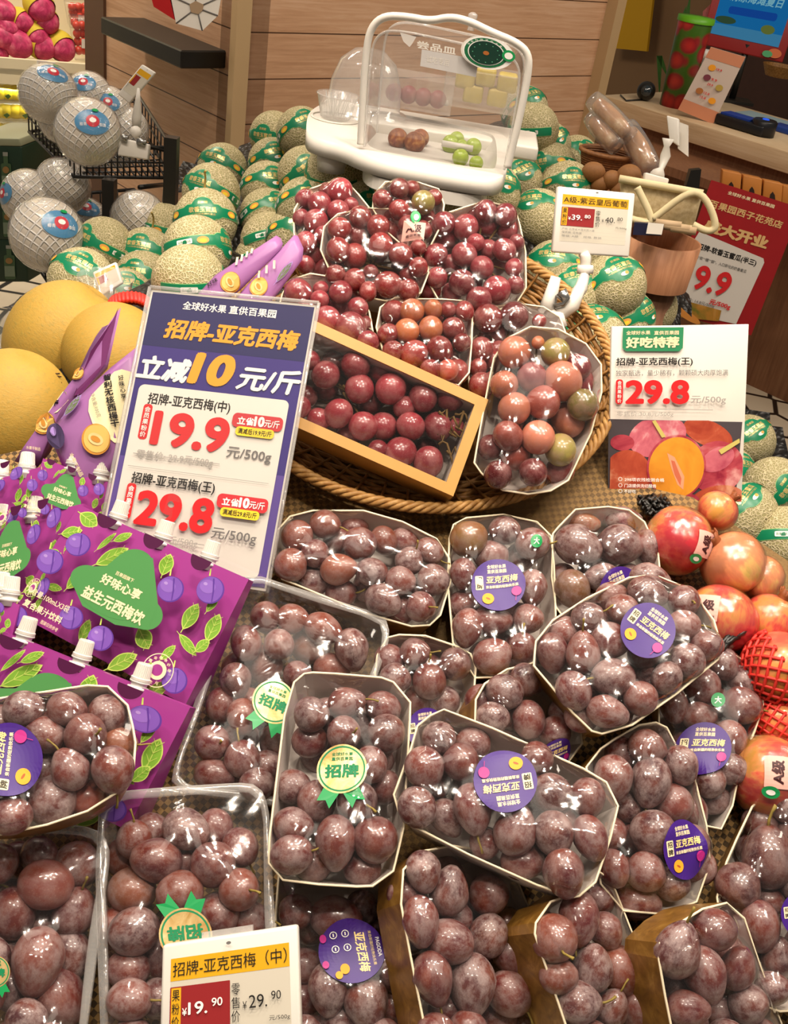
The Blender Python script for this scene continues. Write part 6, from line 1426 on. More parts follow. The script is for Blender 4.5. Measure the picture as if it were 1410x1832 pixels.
WOOD = wood_mat('plank_wood', '#b48a68', '#caa07e', '#d8b495'); WOOD_D = wood_mat('counter_wood', '#6e4a33', '#80583e', '#8c6548', vertical=True, seam=False); PALE_WOOD = wood_mat('pale_wood', '#bda27e', '#cdb592', '#d8c4a4', seam=False)
def floor_mat():
    t = NT('crazy_paving'); v = t.coord(); vo = t.n('ShaderNodeTexVoronoi', feature='DISTANCE_TO_EDGE'); vo.inputs['Scale'].default_value = 6.5; vo.inputs['Randomness'].default_value = 0.55; t.l(v, vo.inputs['Vector'])
    c = t.mix(t.ramp(vo.outputs['Distance'], [(0.045, 0.0), (0.07, 1.0)]), '#14110f', t.mix(t.noise(v, 5, 3), '#b5a78e', '#d2c6b0')); t.principled(c, 0.3, 0.5); return t.m
b = MB(); b.box((0, 3.0, -0.01), (9, 10, 0.02)); struct(b.build('floor', [floor_mat()]))
AZ = math.radians(45); UU = np.array([math.sin(AZ), math.cos(AZ), 0]); VV = np.array([-math.cos(AZ), math.sin(AZ), 0]); ZZ = np.array([0, 0, 1.0])
C0 = at(424, 150, 3.42); C0 = np.array([C0[0], C0[1], 0])
def hit(px, py, p0, nrm): return on_plane(px, py, p0, nrm)
nU = np.array([UU[1], -UU[0], 0]); nV = np.array([-VV[1], VV[0], 0])
wU = (hit(1082, 60, C0, nU) - C0) @ UU; wV = (hit(178, 80, C0, nV) - C0) @ VV
print('pillar', wU, wV)
HT = 2.7
def oriented(name, mats, base, ax, build, **kw):
    b = MB(); build(b); me = b.mesh(name, mats); o = bpy.data.objects.new(name, me); COL.objects.link(o); set_rows(o, ax, np.cross(ZZ, ax), ZZ, base, (1, 1, 1)); o['_o'] = tuple(base); return o
struct(oriented('wall_front', [WOOD], C0, UU, lambda b: b.box((wU / 2, 0.05, HT / 2), (wU, 0.1, HT))))
def lw(b): b.box((wV / 2, -0.05, HT / 2), (wV, 0.1, HT))
struct(oriented('wall_left', [WOOD], C0, VV, lw))
TRIM = flat('trim_beige', '#b89c74', 0.5, 0.3, vary=0.06, scale=8)
struct(oriented('trim_1', [TRIM], C0, UU, lambda b: b.box((0.0, -0.004, HT / 2), (0.05, 0.03, HT))))
struct(oriented('trim_2', [TRIM], C0 + UU * wU, UU, lambda b: b.box((0.0, 0.03, HT / 2), (0.05, 0.16, HT))))
E1w = C0 + VV * wV
struct(oriented('trim_3', [flat('trim_dark', '#5a4030', 0.5, 0.3)], E1w, UU, lambda b: b.box((0.0, 0.02, HT / 2), (0.02, 0.14, HT))))
# far brown wall behind the counter
bw = np.array([2.6, 6.2, 0]); struct(oriented('wall_back', [flat('wall_brown', '#8a6c4c', 0.6, 0.3, vary=0.06, scale=4)], bw - VV * 3.0, VV, lambda b: b.box((3.0, -0.05, 1.6), (6.0, 0.1, 3.2))))
# display table under everything
b = MB(); b.prism([(-.62, .5, 0), (.93, .5, 0), (.93, 2.02, 0), (.22, 2.1, 0), (.22, 2.95, 0), (-.5, 2.95, 0), (-.5, 2.2, 0), (-.62, 2.1, 0)], (0, 0, 0.40)); tag(b.build('display_table', [WOOD_D], bevel=0.004), 'low wooden display table carrying the whole fruit mound', 'table')
b = MB(); q = [p.copy() for p in bed]; lo = [np.array([p[0], p[1], 0.40]) for p in q]; qq = [p - S_N * 0.014 for p in q]
cq = np.mean(qq, 0); qq = [cq + (p - cq) * 0.985 for p in qq]; lo = [np.array([p[0], p[1], 0.40]) for p in qq]; n = len(qq)
b.add(qq + lo, [tuple(range(n)), tuple(range(n, 2 * n))[::-1]] + ring_faces(n, 0, n)); tag(b.build('display_riser', [WOOD_D]), 'sloped wooden riser under the woven mat', 'riser')

# black wall shelf with a white and red gift carton
Pl = hit(335, 60, C0, nV); zs = Pl[2]; s0 = (hit(412, 70, C0, nV) - C0) @ VV; s1 = (hit(262, 35, C0, nV) - C0) @ VV
o = oriented('wall_shelf', [BLACK], C0 + ZZ * (zs - 0.03), VV, lambda b: b.box(((s0 + s1) / 2 + 0.02, 0.07, 0.0), (abs(s1 - s0), 0.16, 0.05))); o.modifiers.new('edge', 'BEVEL').width = 0.004
tag(o, 'black floating shelf on the wood-clad wall', 'shelf')
gb = empty('gift_carton', at(330, 28, 3.2), 'white six-sided gift carton with red side on the black shelf', 'box')
p0 = at(345, 20, 3.22); nn = facing(math.radians(5), math.radians(12)); hx = [on_plane(x, y, p0, nn) for x, y in [(305, -8), (345, -30), (396, -6), (390, 28), (362, 55), (315, 42)]]
b = MB(); b.prism(hx, -nn * 0.09); b.build('carton_body', [PAPER], gb)
cq = np.mean(hx, 0); b = MB()
for p in hx: b.tube([cq + nn * 0.001, p + nn * 0.001], 0.0018, 5)
b.build('fold_line', [GREY_INK], gb); b = MB(); b.prism([cq + (p - cq) * 0.28 + nn * 0.002 for p in hx], nn * 0.0015); b.build('brown_disc', [flat('kraft', '#a58a6c', 0.6)], gb)
b = MB(); b.prism([on_plane(x, y, p0, nn) for x, y in [(266, -20), (304, -28), (303, -6), (313, 36), (275, 12)]], -nn * 0.10); b.build('red_sleeve', [flat('carton_red', '#b3161a', 0.4)], gb)

# ------------------------------------------------------------------ chilled shelf at the far left
FN = facing(math.radians(0), math.radians(24)); CLEAR_THIN = see_film('clamshell_plastic', 0.1, base=0.02, bump=0.1, bscale=10, milky=0.03); FC = at(80, 150, 4.55)
FX = np.array([-FN[1], FN[0], 0.0]); FX = FX if FX[0] > 0 else -FX
def fpt(x, y, out=0.0): return on_plane(x, y, FC + FN * out, FN)
LITW = flat('shelf_cream', '#ece2c0', 0.5, 0.3, vary=0.03)
b = MB(); cc0 = fpt(60, 150, -0.30); b.box((cc0[0], cc0[1], 1.1), (1.5, 0.02, 2.2), np.stack([FX, FN, ZZ])); struct(b.build('wall_far_left', [LITW]))
ch = empty('chilled_shelf', (FC[0], FC[1], 0), 'cream chilled display shelves at the far left', 'shelf unit')
for k, (y, hpx) in enumerate([(130, 38), (288, 26)]):
    p = fpt(60, y, 0.03); hm = hpx * 4.55 / FPX
    b = MB(); b.box(p - FN * 0.16 + ZZ * 0.0, (1.4, 0.34, 0.02), np.stack([FX, FN, ZZ])); b.box(p, (1.4, 0.02, hm), np.stack([FX, FN, ZZ])); b.build('shelf_board', [LITW], ch)
b = MB(); p = fpt(60, 340, -0.05); b.box((p[0], p[1], p[2] - 0.05), (1.4, 0.35, 0.18), np.stack([FX, FN, ZZ])); b.build('kick_panel', [flat('grey_panel', '#6f6a64', 0.5)], ch)
pq = px_quad([(66, 108), (99, 112), (98, 127), (65, 123)], fpt(80, 118, 0.045), FN); r2 = empty('price_tag', pq.pt(.5, 1), 'small price tag on the far chilled shelf rail', 'price tag', 'electronic price tags')
slab(pq, 0.008).build('case', [WHITE], r2); P = Print(); P.rect(.08, .12, .92, .9, ESL_GREY).rect(.1, .2, .42, .7, ESL_RED); P.mb(lambda u, v, h: pq.pt(u, v, h), .001).build('screen', P.mats, r2, fix=False)
area('shelf_fill_light', fpt(40, 152, 0.0) + ZZ * -0.02, fpt(40, 330, 0.12), 5.0, 1.2, 0.03, (1.0, 0.95, 0.82))  # unseen strip lamp, added to brighten the boxes under the board
DRAG = fruit_print_mat('dragon_fruit', '#8f1f44', '#c23a68', '#e0788f', 4); YFOAM = flat('yellow_foam', '#cdb637', 0.6, 0.3, vary=0.12, scale=60, bump=0.6)
_b = MB(); _b.ball((0, 0, 0), (0.36, 0.36, 0.5), 20, 14); DR_ME = _b.mesh('dragon_fruit', [DRAG])
_b = MB(); nu = 20
_b.add([(0.385 * math.sin(th) * math.cos(2 * math.pi * j / nu), 0.385 * math.sin(th) * math.sin(2 * math.pi * j / nu), 0.52 * math.cos(th)) for th in np.linspace(1.25, 3.1, 9) for j in range(nu)], [f for i in range(8) for f in ring_faces(nu, i * nu, (i + 1) * nu)], 0, True); FOAM_ME = _b.mesh('foam_sleeve', [YFOAM])
lst = [(5, 20, 50, 0), (70, 10, 62, 1), (36, 38, 52, 1), (80, 35, 55, 1), (5, 65, 55, 0), (28, 75, 64, 0), (66, 62, 50, 1), (72, 80, 58, 1), (108, 82, 58, 1), (-4, 92, 40, 0), (12, 48, 44, 0)]
lb = row_labels([(a[0], a[1], 14) for a in lst], lambda i, p: 'pink dragon fruit%s on the chilled shelf, %s' % (' in yellow foam' if lst[i][3] else '', p)); rr = random.Random(8)
for i, (x, y, D, fm) in enumerate(lst):
    P0 = fpt(x, y, -0.06 - 0.02 * (y < 40)); s = D * 4.55 / FPX; A = math.radians(rr.uniform(20, 60)); ax = unit(math.cos(A) * XC - math.sin(A) * YC + 0.4 * FN); xx = unit(np.cross(ax, FN)); o = bpy.data.objects.new('dragon_fruit', DR_ME); COL.objects.link(o); set_rows(o, xx, np.cross(ax, xx), ax, P0, (s, s, s)); o['_o'] = tuple(P0); tag(o, lb[i], 'dragon fruit', 'dragon fruit on the chilled shelf')
    if fm: q = bpy.data.objects.new('foam_sleeve', FOAM_ME); COL.objects.link(q); q.parent = o
TOM = flat('tomato_red', '#cf3a24', 0.3, 0.5, vary=0.15); _b = MB(); _b.ball((0, 0, 0), (0.5, 0.5, 0.5), 14, 10); TOM_ME = _b.mesh('tomato', [TOM])
for k, (x, y, w, h, nm) in enumerate([(152, 70, 44, 76, 'front tomato clamshell on the far chilled shelf'), (146, 28, 50, 46, 'rear tomato clamshell on the far chilled shelf')]):
    q = px_quad([(x - w / 2 - 4, y - h / 2), (x + w / 2 + 6, y - h / 2 + 3), (x + w / 2 + 6, y + h / 2), (x - w / 2 + 4, y + h / 2)], fpt(x, y, -0.02 - 0.1 * k), FN)
    r2 = empty('clamshell', q.pt(.5, 1, -.03), nm, 'fruit box'); slab(q, 0.09).build('clear_shell', [CLEAR_THIN], r2, bevel=0.004)
    pl = px_quad([(x - 6, y - 2 + h * .02), (x + 26, y + 1 + h * .02), (x + 26, y + 20), (x - 6, y + 16)], fpt(x, y, -0.016 - 0.1 * k), FN); slab(pl, 0.001).build('paper_label', [PAPER], r2)
    pts = [(u, v) for v in (0.2, 0.4, 0.6, 0.8) for u in (0.2, 0.4, 0.6, 0.8)]; lbs = row_labels([(u * 40, v * 60, 8) for u, v in pts], lambda i, p: 'cherry tomato in the %s clamshell, %s' % ('front' if k == 0 else 'rear', p))
    for i, (u, v) in enumerate(pts):
        o = bpy.data.objects.new('tomato', TOM_ME); COL.objects.link(o); P0 = q.pt(u, v, -0.03 - 0.006 * ((i * 7) % 3)); o.location = P0; s = 0.032; o.scale = (s, s, s); o['_o'] = tuple(P0); tag(o, lbs[i], 'tomato', 'cherry tomatoes')
LEM = flat('lemon_yellow', '#dcc21c', 0.4, 0.4, vary=0.15); _b = MB(); _b.ball((0, 0, 0), (0.46, 0.46, 0.56), 14, 10); LEM_ME = _b.mesh('yellow_fruit', [LEM]); LEM_LEAF = flat('leaf_dark', '#4a6a1c', 0.5)
for k, (x, y, w, h, nm) in enumerate([(22, 168, 70, 34, 'top'), (20, 202, 74, 34, 'middle'), (26, 236, 78, 34, 'bottom')]):
    q = px_quad([(x - w / 2, y - h / 2), (x + w / 2, y - h / 2 + 2), (x + w / 2 + 2, y + h / 2 + 2), (x - w / 2, y + h / 2)], fpt(x, y, 0.02), FN)
    r2 = empty('clamshell', q.pt(.5, 1, -.04), '%s one of three stacked clear boxes of yellow fruit, far left' % nm, 'fruit box'); slab(q, 0.1).build('clear_shell', [CLEAR_THIN], r2, bevel=0.005)
    b = MB(); b.leaf = None
    for u in (0.3, 0.75): b.prism([q.pt(u, .6, -.005), q.pt(u + .1, .5, -.005), q.pt(u + .16, .62, -.005), q.pt(u + .08, .78, -.005)], -FN * 0.001)
    b.build('printed_leaf', [LEM_LEAF], r2)
    for i, u in enumerate((0.15, 0.38, 0.61, 0.84)):
        o = bpy.data.objects.new('yellow_fruit', LEM_ME); COL.objects.link(o); P0 = q.pt(u, 0.55, -0.05); o.location = P0; s = 0.062; o.scale = (s, s, s); o.rotation_euler = (0, 1.57, 0.3 * i); o['_o'] = tuple(P0); tag(o, '%s yellow fruit from left in the %s stacked clear box' % (ORD[i], nm), 'fruit', 'yellow fruit in clear boxes')

# ------------------------------------------------------------------ dark green drink crates at the left edge
DG = flat('crate_green', '#16301f', 0.5, 0.4, vary=0.15)
gx = facing(math.radians(0), math.radians(-8))
for k, (y0, y1, nm) in enumerate([(262, 348, 'top'), (348, 430, 'middle'), (430, 505, 'bottom')]):
    q = px_quad([(-60, y0 - 4), (38 + 4 * k, y0), (42 + 4 * k, y1), (-56, y1)], at(20, 380, 3.6), gx)
    r2 = empty('drink_crate', q.pt(.5, 1, -.1), '%s dark green printed drink crate at the left edge' % nm, 'crate', 'dark green drink crates'); slab(q, 0.25).build('crate_body', [DG], r2, bevel=0.006)
    P = Print(q.aspect)
    for u in (0.3, 0.72): P.rrect(u - .09, .35, u + .09, .92, .03, flat('bottle_print', '#3f5a3c', 0.5)).rect(u - .04, .2, u + .04, .36, flat('bottle_print', '#3f5a3c')).rect(u - .045, .12, u + .045, .2, flat('bottle_cap_print', '#8d8f86', 0.5)).rect(u - .085, .6, u + .085, .85, flat('bottle_label_print', '#6f7f6a', 0.5)).ell(u, .48, .06, .07, flat('bottle_orange_print', '#8a6a3a', 0.5))
    P.mb(lambda u, v, h: q.pt(u, v, h), .0006).build('printed_face', P.mats, r2, fix=False)
b = MB(); q = px_quad([(-60, 246), (34, 248), (38, 262), (-60, 260)], at(20, 380, 3.6), gx); slab(q, 0.25).build('crate_lid', [flat('crate_top', '#8c8f74', 0.5)], None, bevel=0.003)
tag(bpy.context.scene.objects['crate_lid'], 'pale lid lying on the topmost dark green crate', 'lid')

# ------------------------------------------------------------------ black wire rack with shrink-wrapped coconuts
rack = empty('wire_rack', at(190, 400, 2.75), 'black two-tier wire rack holding white-netted coconuts', 'rack')
def wire_tray(c, h, nu, nv, name):
    c = [np.asarray(p) for p in c]; f = lambda u, v: (c[0] * (1 - u) + c[1] * u) * (1 - v) + (c[3] * (1 - u) + c[2] * u) * v
    b = MB()
    for i in range(nu + 1): b.tube([f(i / nu, 0), f(i / nu, 1)], 0.0022, 5)
    for j in range(nv + 1): b.tube([f(0, j / nv), f(1, j / nv)], 0.0022, 5)
    for k in (0.0, 0.5, 1.0): b.tube([f(u, v) + ZZ * h * k for u, v in ((0, 0), (1, 0), (1, 1), (0, 1))], 0.0045 if k != 0.5 else 0.0025, 6, closed=True)
    for i in range(nu + 1):
        for v in (0, 1): b.tube([f(i / nu, v), f(i / nu, v) + ZZ * h], 0.002, 5)
    for j in range(nv + 1):
        for u in (0, 1): b.tube([f(u, j / nv), f(u, j / nv) + ZZ * h], 0.002, 5)
    b.build(name, [BLACK], rack)
zr = at(200, 320, 2.66)[2]
R1 = [at_height(x, y, zr) for x, y in [(52, 236), (240, 205), (306, 318), (133, 316)]]; wire_tray(R1, 0.07, 16, 12, 'upper_basket')
zr2 = at(100, 500, 2.5)[2]
R2 = [at_height(x, y, zr2) for x, y in [(18, 400), (240, 380), (300, 520), (96, 520)]]; wire_tray(R2, 0.06, 14, 12, 'lower_basket')
b = MB(); 
for (x, y), (x2, y2) in (((308, 245), (288, 400)), ((196, 320), (182, 400))): p = at_height(x, y, zr + (0.13 if x > 300 else 0.0)); b.box(((p[0]), p[1], (p[2]) / 2), (0.028, 0.028, p[2]))
b.build('post', [BLACK], rack)
b = MB(); b.tube([at_height(250, 335, zr - 0.02), at_height(296, 330, zr - 0.10), at_height(292, 372, zr - 0.22)], 0.006, 6); b.build('brace', [BLACK], rack)
b = MB(); b.tube([R1[3] + ZZ * .06, R1[3] * .5 + R1[2] * .5 + ZZ * .085, R1[2] + ZZ * .06], 0.0045, 6); b.build('hook_rail', [BLACK], rack)

def coco_mat():
    t = NT('foam_netted_coconut'); sp = t.n('ShaderNodeSeparateXYZ'); t.l(t.coord(), sp.inputs[0])
    a = t.math('MULTIPLY', t.math('ARCTAN2', sp.outputs['Y'], sp.outputs['X']), 9.0); z = t.math('MULTIPLY', t.math('ARCSINE', t.math('MULTIPLY', sp.outputs['Z'], 1.98)), 10.0)
    s1 = t.math('ABSOLUTE', t.math('SINE', t.math('ADD', a, z))); s2 = t.math('ABSOLUTE', t.math('SINE', t.math('SUBTRACT', a, z)))
    m = t.math('MINIMUM', s1, s2); c = t.mix(t.ramp(m, [(0.15, 1.0), (0.45, 0.0)]), '#d2c8b8', '#f2eee8'); t.principled(c, 0.5, 0.4, 0, 0, t.bump(t.ramp(m, [(0.1, 1.0), (0.5, 0.0)]), 0.6, 0.02)); return t.m
_b = MB(); _b.ball((0, 0, 0), (0.5, 0.5, 0.5), 28, 18); COC_ME = _b.mesh('coconut', [coco_mat()])
P = Print(); P.disc(0, 0, 0.38, flat('label_blue', '#2f86b8', 0.35), 32, 8, 1.4).disc(0, -0.02, 0.18, flat('label_red', '#c02a3a', 0.35), 24, 5, 1.1).ell(0, -0.04, 0.1, 0.07, WHITE_INK).text('椰青', -0.28, 0.08, 0.2, 0.1, WHITE_INK).text('泰国', 0.27, 0.08, 0.2, 0.1, WHITE_INK).ell(0.1, -0.34, 0.1, 0.05, STK_GREEN)
_b = P.mb(lambda u, v, h: ((0.512 + h) * math.cos(u) * math.cos(v), (0.512 + h) * math.sin(u) * math.cos(v), -(0.512 + h) * math.sin(v)), 0.004); CLAB_ME = _b.mesh('blue_label', P.mats, fix=False)
_b = MB(); _b.ball((0, 0, 0), (0.524, 0.524, 0.524), 24, 16); CWR_ME = _b.mesh('shrink_wrap', [see_film('wrinkled_wrap', 0.08, base=0.03, bump=0.6, bscale=5, milky=0.05)])
lst = [(86, 168, 90, 0.2, .7, .2), (117, 210, 86, 9, 0, 0), (157, 236, 104, .15, .3, -.3), (158, 172, 74, -.2, .5, .2), (193, 196, 72, 0, .3, .2), (226, 232, 72, 9, 0, 0), (208, 262, 70, 9, 0, 0), (112, 332, 88, 9, 0, 0), (52, 354, 88, -.9, .2, .2), (84, 420, 118, .45, .35, -.2), (150, 400, 84, .1, .6, .2), (133, 462, 92, 9, 0, 0), (248, 392, 92, 9, 0, 0), (190, 408, 76, .2, .2, .1)]
lb = row_labels([(a[0], a[1], 60) for a in lst], lambda i, p: 'white foam-netted coconut%s on the black rack, %s' % (' with blue label' if lst[i][3] < 9 else '', p))
for i, (x, y, D, yw, pt, rl) in enumerate(lst):
    d = 0.13 * FPX / D * (0.97 if D > 70 else 1); d = min(max(d, 2.45), 3.0); P0 = at(x, y, d); s = D * d / FPX; V = unit(EYE - P0)
    yy = yw if yw < 9 else 0; X = unit(V + math.tan(max(-1.3, min(1.3, yy))) * XC + math.tan(pt) * YC); Zp = unit(YC + 0.3 * rl * XC - X * (X @ (YC + 0.3 * rl * XC))); o = bpy.data.objects.new('coconut', COC_ME); COL.objects.link(o); set_rows(o, X, np.cross(Zp, X), Zp, P0, (s, s, s)); o['_o'] = tuple(P0); tag(o, lb[i], 'coconut', 'shrink-wrapped coconuts')
    par = o
    for nm, me, on in (('shrink_wrap', CWR_ME, 1), ('blue_label', CLAB_ME, yw < 9)):
        if on: q = bpy.data.objects.new(nm, me); COL.objects.link(q); q.parent = par; par = q

# clear cup and red foam net between melons and the big sign
b = MB(); cu = at(190, 548, 1.88); b.lathe([(0.034, 0), (0.044, 0.07), (0.047, 0.072)], cu - ZZ * 0.02, n=28, caps=False); b.lathe([(0.001, 0.0), (0.034, 0.0)], cu - ZZ * 0.02, n=28, caps=False)
tag(b.build('clear_cup', [CLEAR], loc=cu - ZZ * 0.02), 'clear plastic cup holding the small silver price tag', 'cup')
b = MB(); rc = at(232, 560, 1.80)
for k in range(16): a = math.pi * k / 15; p = rc + XC * 0.032 * -math.cos(a) + YC * 0.016 * math.sin(a); b.tube([p + unit(EYE - p) * 0.02 + YC * 0.004, p + YC * 0.016 * 1, p - unit(EYE - p) * 0.02], 0.0042, 6)
tag(b.build('foam_net', [flat('red_foam', '#d8352c', 0.5)]), 'red frilly foam net beside the big offer sign', 'foam net')

# ------------------------------------------------------------------ checkout counter on the right
zc = 0.85; ca, cb = at_height(1085, 172, zc), at_height(1412, 272, zc); CD = unit(cb - ca); CN = np.cross(CD, ZZ); CN = CN if CN[1] < 0 else -CN; Lc = np.linalg.norm(cb - ca) + 0.9
cr = empty('checkout_counter', (ca + CD * Lc / 2) * np.array([1, 1, 0]), 'brown wood-fronted checkout counter with pale thick top', 'counter')
AXC = np.stack([CD, -CN, ZZ]); c0 = ca - CD * 0.02 + CD * Lc / 2
b = MB(); b.box(c0 - CN * 0.30 - ZZ * 0.035, (Lc, 0.60, 0.07), AXC); b.build('counter_top', [PALE_WOOD], cr, bevel=0.003)
b = MB(); b.box(c0 - CN * 0.33 - ZZ * (0.07 + (zc - 0.07) / 2), (Lc, 0.58, zc - 0.07), AXC); b.build('counter_front', [WOOD_D], cr)
def ct(x, y): return at_height(x, y, zc)
def upr(x, y, foot): return on_plane(x, y, ct(*foot), unit(np.array([EYE[0] - ct(*foot)[0], EYE[1] - ct(*foot)[1], 0])))
# tall clear tumbler printed with fruit
ft = ct(1205, 190); k = np.linalg.norm(ft - EYE) / FPX; tm = empty('tumbler', ft, 'tall clear tumbler printed with red apples, lime green lid, on the counter', 'tumbler')
tt = t = NT('apple_print'); v = t.coord(); vo = t.n('ShaderNodeTexVoronoi'); vo.inputs['Scale'].default_value = 16; t.l(v, vo.inputs['Vector']); c = t.ramp(vo.outputs['Distance'], [(0.30, '#c23430'), (0.50, '#8f1f26'), (0.62, '#3f6a1e')]); t.principled(c, 0.3, 0.5)
b = MB(); b.lathe([(0.001, 0), (23 * k, 0), (27 * k, 128 * k), (27 * k, 130 * k)], ft, n=28, caps=False); b.build('printed_body', [tt.m], tm)
b = MB(); b.lathe([(29 * k, 126 * k), (29 * k, 134 * k), (0.001, 135 * k)], ft, n=28, caps=False); b.build('lid', [flat('lime_lid', '#5fa81e', 0.4)], tm)
# plant, bottle, cameras
b = MB(); lf = upr(1205, 190, (1205, 185))
for (x0, y0, x1, y1, w) in [(1222, 70, 1236, -10, 7), (1245, 110, 1262, 70, 5), (1180, 100, 1195, 140, 5), (1215, 60, 1228, 10, 6)]:
    A = np.array([upr(x0 - w, y0, (1228, 150)), upr((x0 + x1) / 2 - w * .7, (y0 + y1) / 2, (1228, 150)), upr(x1, y1, (1228, 150)), upr((x0 + x1) / 2 + w * .7, (y0 + y1) / 2, (1228, 150)), upr(x0 + w, y0, (1228, 150)), upr(x0, y0 + 80, (1228, 150))]); b.prism(A, np.array([0, 0.006, 0]))
tag(b.build('potted_leaves', [flat('leaf_green', '#2f5a1e', 0.45, 0.4, vary=0.2)]), 'green pointed plant leaves behind the printed tumbler', 'plant')
f2 = ct(1240, 172); b = MB(); b.lathe([(14 * k, 0), (15 * k, 40 * k), (8 * k, 58 * k), (8 * k, 66 * k)], f2, n=20); bt = empty('bottle', f2, 'clear bottle with white cap behind the leaning price list', 'bottle'); b.build('bottle_body', [CLEAR], bt); b = MB(); b.lathe([(9 * k, 62 * k), (9 * k, 76 * k)], f2, n=18); b.build('cap', [WHITE], bt)
f3 = ct(1152, 180); cmn = empty('desk_camera', f3, 'small black round desk camera at the left end of the counter', 'camera'); b = MB(); b.ball(f3 + ZZ * 15 * k, 15 * k, 18, 12); b.build('camera_body', [BLACK], cmn); b = MB(); b.lathe([(9 * k, 0), (8 * k, 4 * k)], f3 + ZZ * 15 * k + unit(EYE - f3) * 13 * k, unit(EYE - f3), 16); b.build('lens', [flat('lens_glass', '#1f2a30', 0.1, 0.8)], cmn)
b = MB(); b.tube([f3 + ZZ * .004, ct(1120, 182) + ZZ * .004, ct(1110, 172) + ZZ * .004], 0.003, 6); b.build('cable', [BLACK], cmn)
# leaning price list
q = Quad(upr(1272, 84, (1250, 215)), upr(1334, 102, (1250, 215)), upr(1276, 222, (1250, 215)), upr(1213, 196, (1250, 215))); pl = empty('price_list', q.pt(.5, 1), 'pale pink picture price list standing on the counter', 'sign'); slab(q, .006).build('board', [flat('list_paper', '#cfc0b4', 0.5)], pl)
P = Print(q.aspect); P.rect(0, 0, 1, .16, flat('list_peach', '#cf8a68', 0.5)).rect(0, .82, 1, 1, flat('list_peach', '#cf8a68'))
for i, (u, v) in enumerate([(.3, .27), (.3, .42), (.72, .5), (.28, .63), (.7, .70)]): P.ell(u, v, .1, .045, [ORANGE_INK, flat('list_purple', '#7a3a4a'), flat('list_yellow', '#b9a04a'), flat('list_brown', '#b0703a'), ORANGE_INK][i]).text(['19.9', '9.9', '29.9', '12.8', '15.8'][i], u + .2 if u < .5 else u - .26, v, .16, .035, RED_INK, .02)
P.mb(lambda u, v, h: q.pt(u, v, h), .001).build('printed_face', P.mats, pl, fix=False)
# customer screen on a stand
sn = unit(EYE - ct(1330, 150)); sp = ct(1330, 190) + ZZ * 0.05
q = px_quad([(1282, -30), (1440, -8), (1400, 112), (1252, 78)], on_plane(1330, 50, ct(1330, 185), unit(np.array([sn[0], sn[1], 0]))), unit(np.array([sn[0], sn[1], 0.25])))
sc_ = empty('screen_display', q.pt(.5, 1), 'blue seaside advert on a red-framed customer screen over the counter', 'screen'); slab(q, .02).build('case', [flat('screen_red', '#8e1e1e', 0.4)], sc_, bevel=.004)
def emit(name, colr, s):
    t = NT(name); e = t.n('ShaderNodeEmission'); v = t.coord(); c = t.ramp(t.noise(v, 14, 3), [(.35, colr), (.7, colr)]); t.l(c, e.inputs[0]); e.inputs[1].default_value = s; t.l(e.outputs[0], t.out.inputs[0]); return t.m
P = Print(q.aspect); P.rect(.09, .02, .90, .80, emit('screen_blue', '#1f7ec4', .55)).rect(.09, .62, .90, .80, emit('screen_pale', '#4f9fce', .5)).rrect(.22, .32, .78, .44, .03, emit('screen_deep', '#1b55b4', .55)).text('清凉海滩夏日', .5, .17, .6, .14, emit('screen_text', '#8fd0e0', .6), .02, .15).ell(.22, .55, .12, .06, emit('screen_isle', '#4a6a4a', .4)).ell(.72, .58, .08, .07, emit('screen_isle2', '#8a9a4a', .4)).ell(.88, .9, .08, .07, flat('screen_fruit', '#c8632e')).ell(.80, .93, .06, .05, STK_GREEN)
P.mb(lambda u, v, h: q.pt(u, v, h), .0012).build('screen_face', P.mats, sc_, fix=False)
b = MB(); pm = q.pt(.55, 1.0, -.02); b.tube([pm + ZZ * .04, np.array([pm[0], pm[1], zc + .01])], 0.014, 10); b.box((pm[0], pm[1], zc + .006), (.16, .12, .012)); b.build('stand', [BLACK], sc_)
b = MB(); q2 = px_quad([(1258, 20), (1290, -10), (1270, 60), (1252, 76)], on_plane(1330, 50, ct(1330, 180), unit(np.array([sn[0], sn[1], 0]))), unit(np.array([sn[0], sn[1], 0.25]))); slab(q2, .015).build('red_card', [flat('card_red', '#a3382f', .4, vary=.3, scale=60)], None); tag(scene.objects['red_card'], 'small red printed card behind the customer screen', 'card')
# payment terminal
f4 = ct(1330, 232); pt_ = empty('payment_terminal', f4, 'blue and black card payment terminal lying on the counter', 'payment terminal'); b = MB(); b.box(f4 + ZZ * .02, (.20, .10, .035), AXC); b.build('body', [flat('terminal_black', '#14161c', .35)], pt_, bevel=.006); b = MB(); b.box(f4 + ZZ * .04 - CD * .03, (.12, .07, .008), AXC); b.build('blue_screen', [flat('terminal_blue', '#1c3f9a', .3)], pt_)
f5 = ct(1362, 242); sc2 = empty('scan_box', f5, 'black round code scanner with a blue light on the counter', 'scanner'); b = MB(); b.lathe([(.045, 0), (.045, .05), (.04, .055)], f5, n=26); b.build('body', [flat('terminal_black', '#14161c')], sc2); b = MB(); b.ball(f5 + ZZ * .056, (.013, .013, .004), 14, 8); b.build('indicator', [emit('scan_blue', '#3a6cff', .9)], sc2)
b = MB(); b.box(ct(1372, 215) + ZZ * .004, (.22, .12, .008), AXC); tag(b.build('leaflet', [flat('leaflet_blue', '#8fa7ae', .5)]), 'pale blue leaflet under the payment terminal', 'leaflet')
b = MB(); b.box(ct(1412, 238) + ZZ * .01, (.14, .09, .02), AXC); tag(b.build('blue_box', [flat('box_blue', '#1f3f8c', .4)], bevel=.003), 'dark blue box at the right end of the counter', 'box')
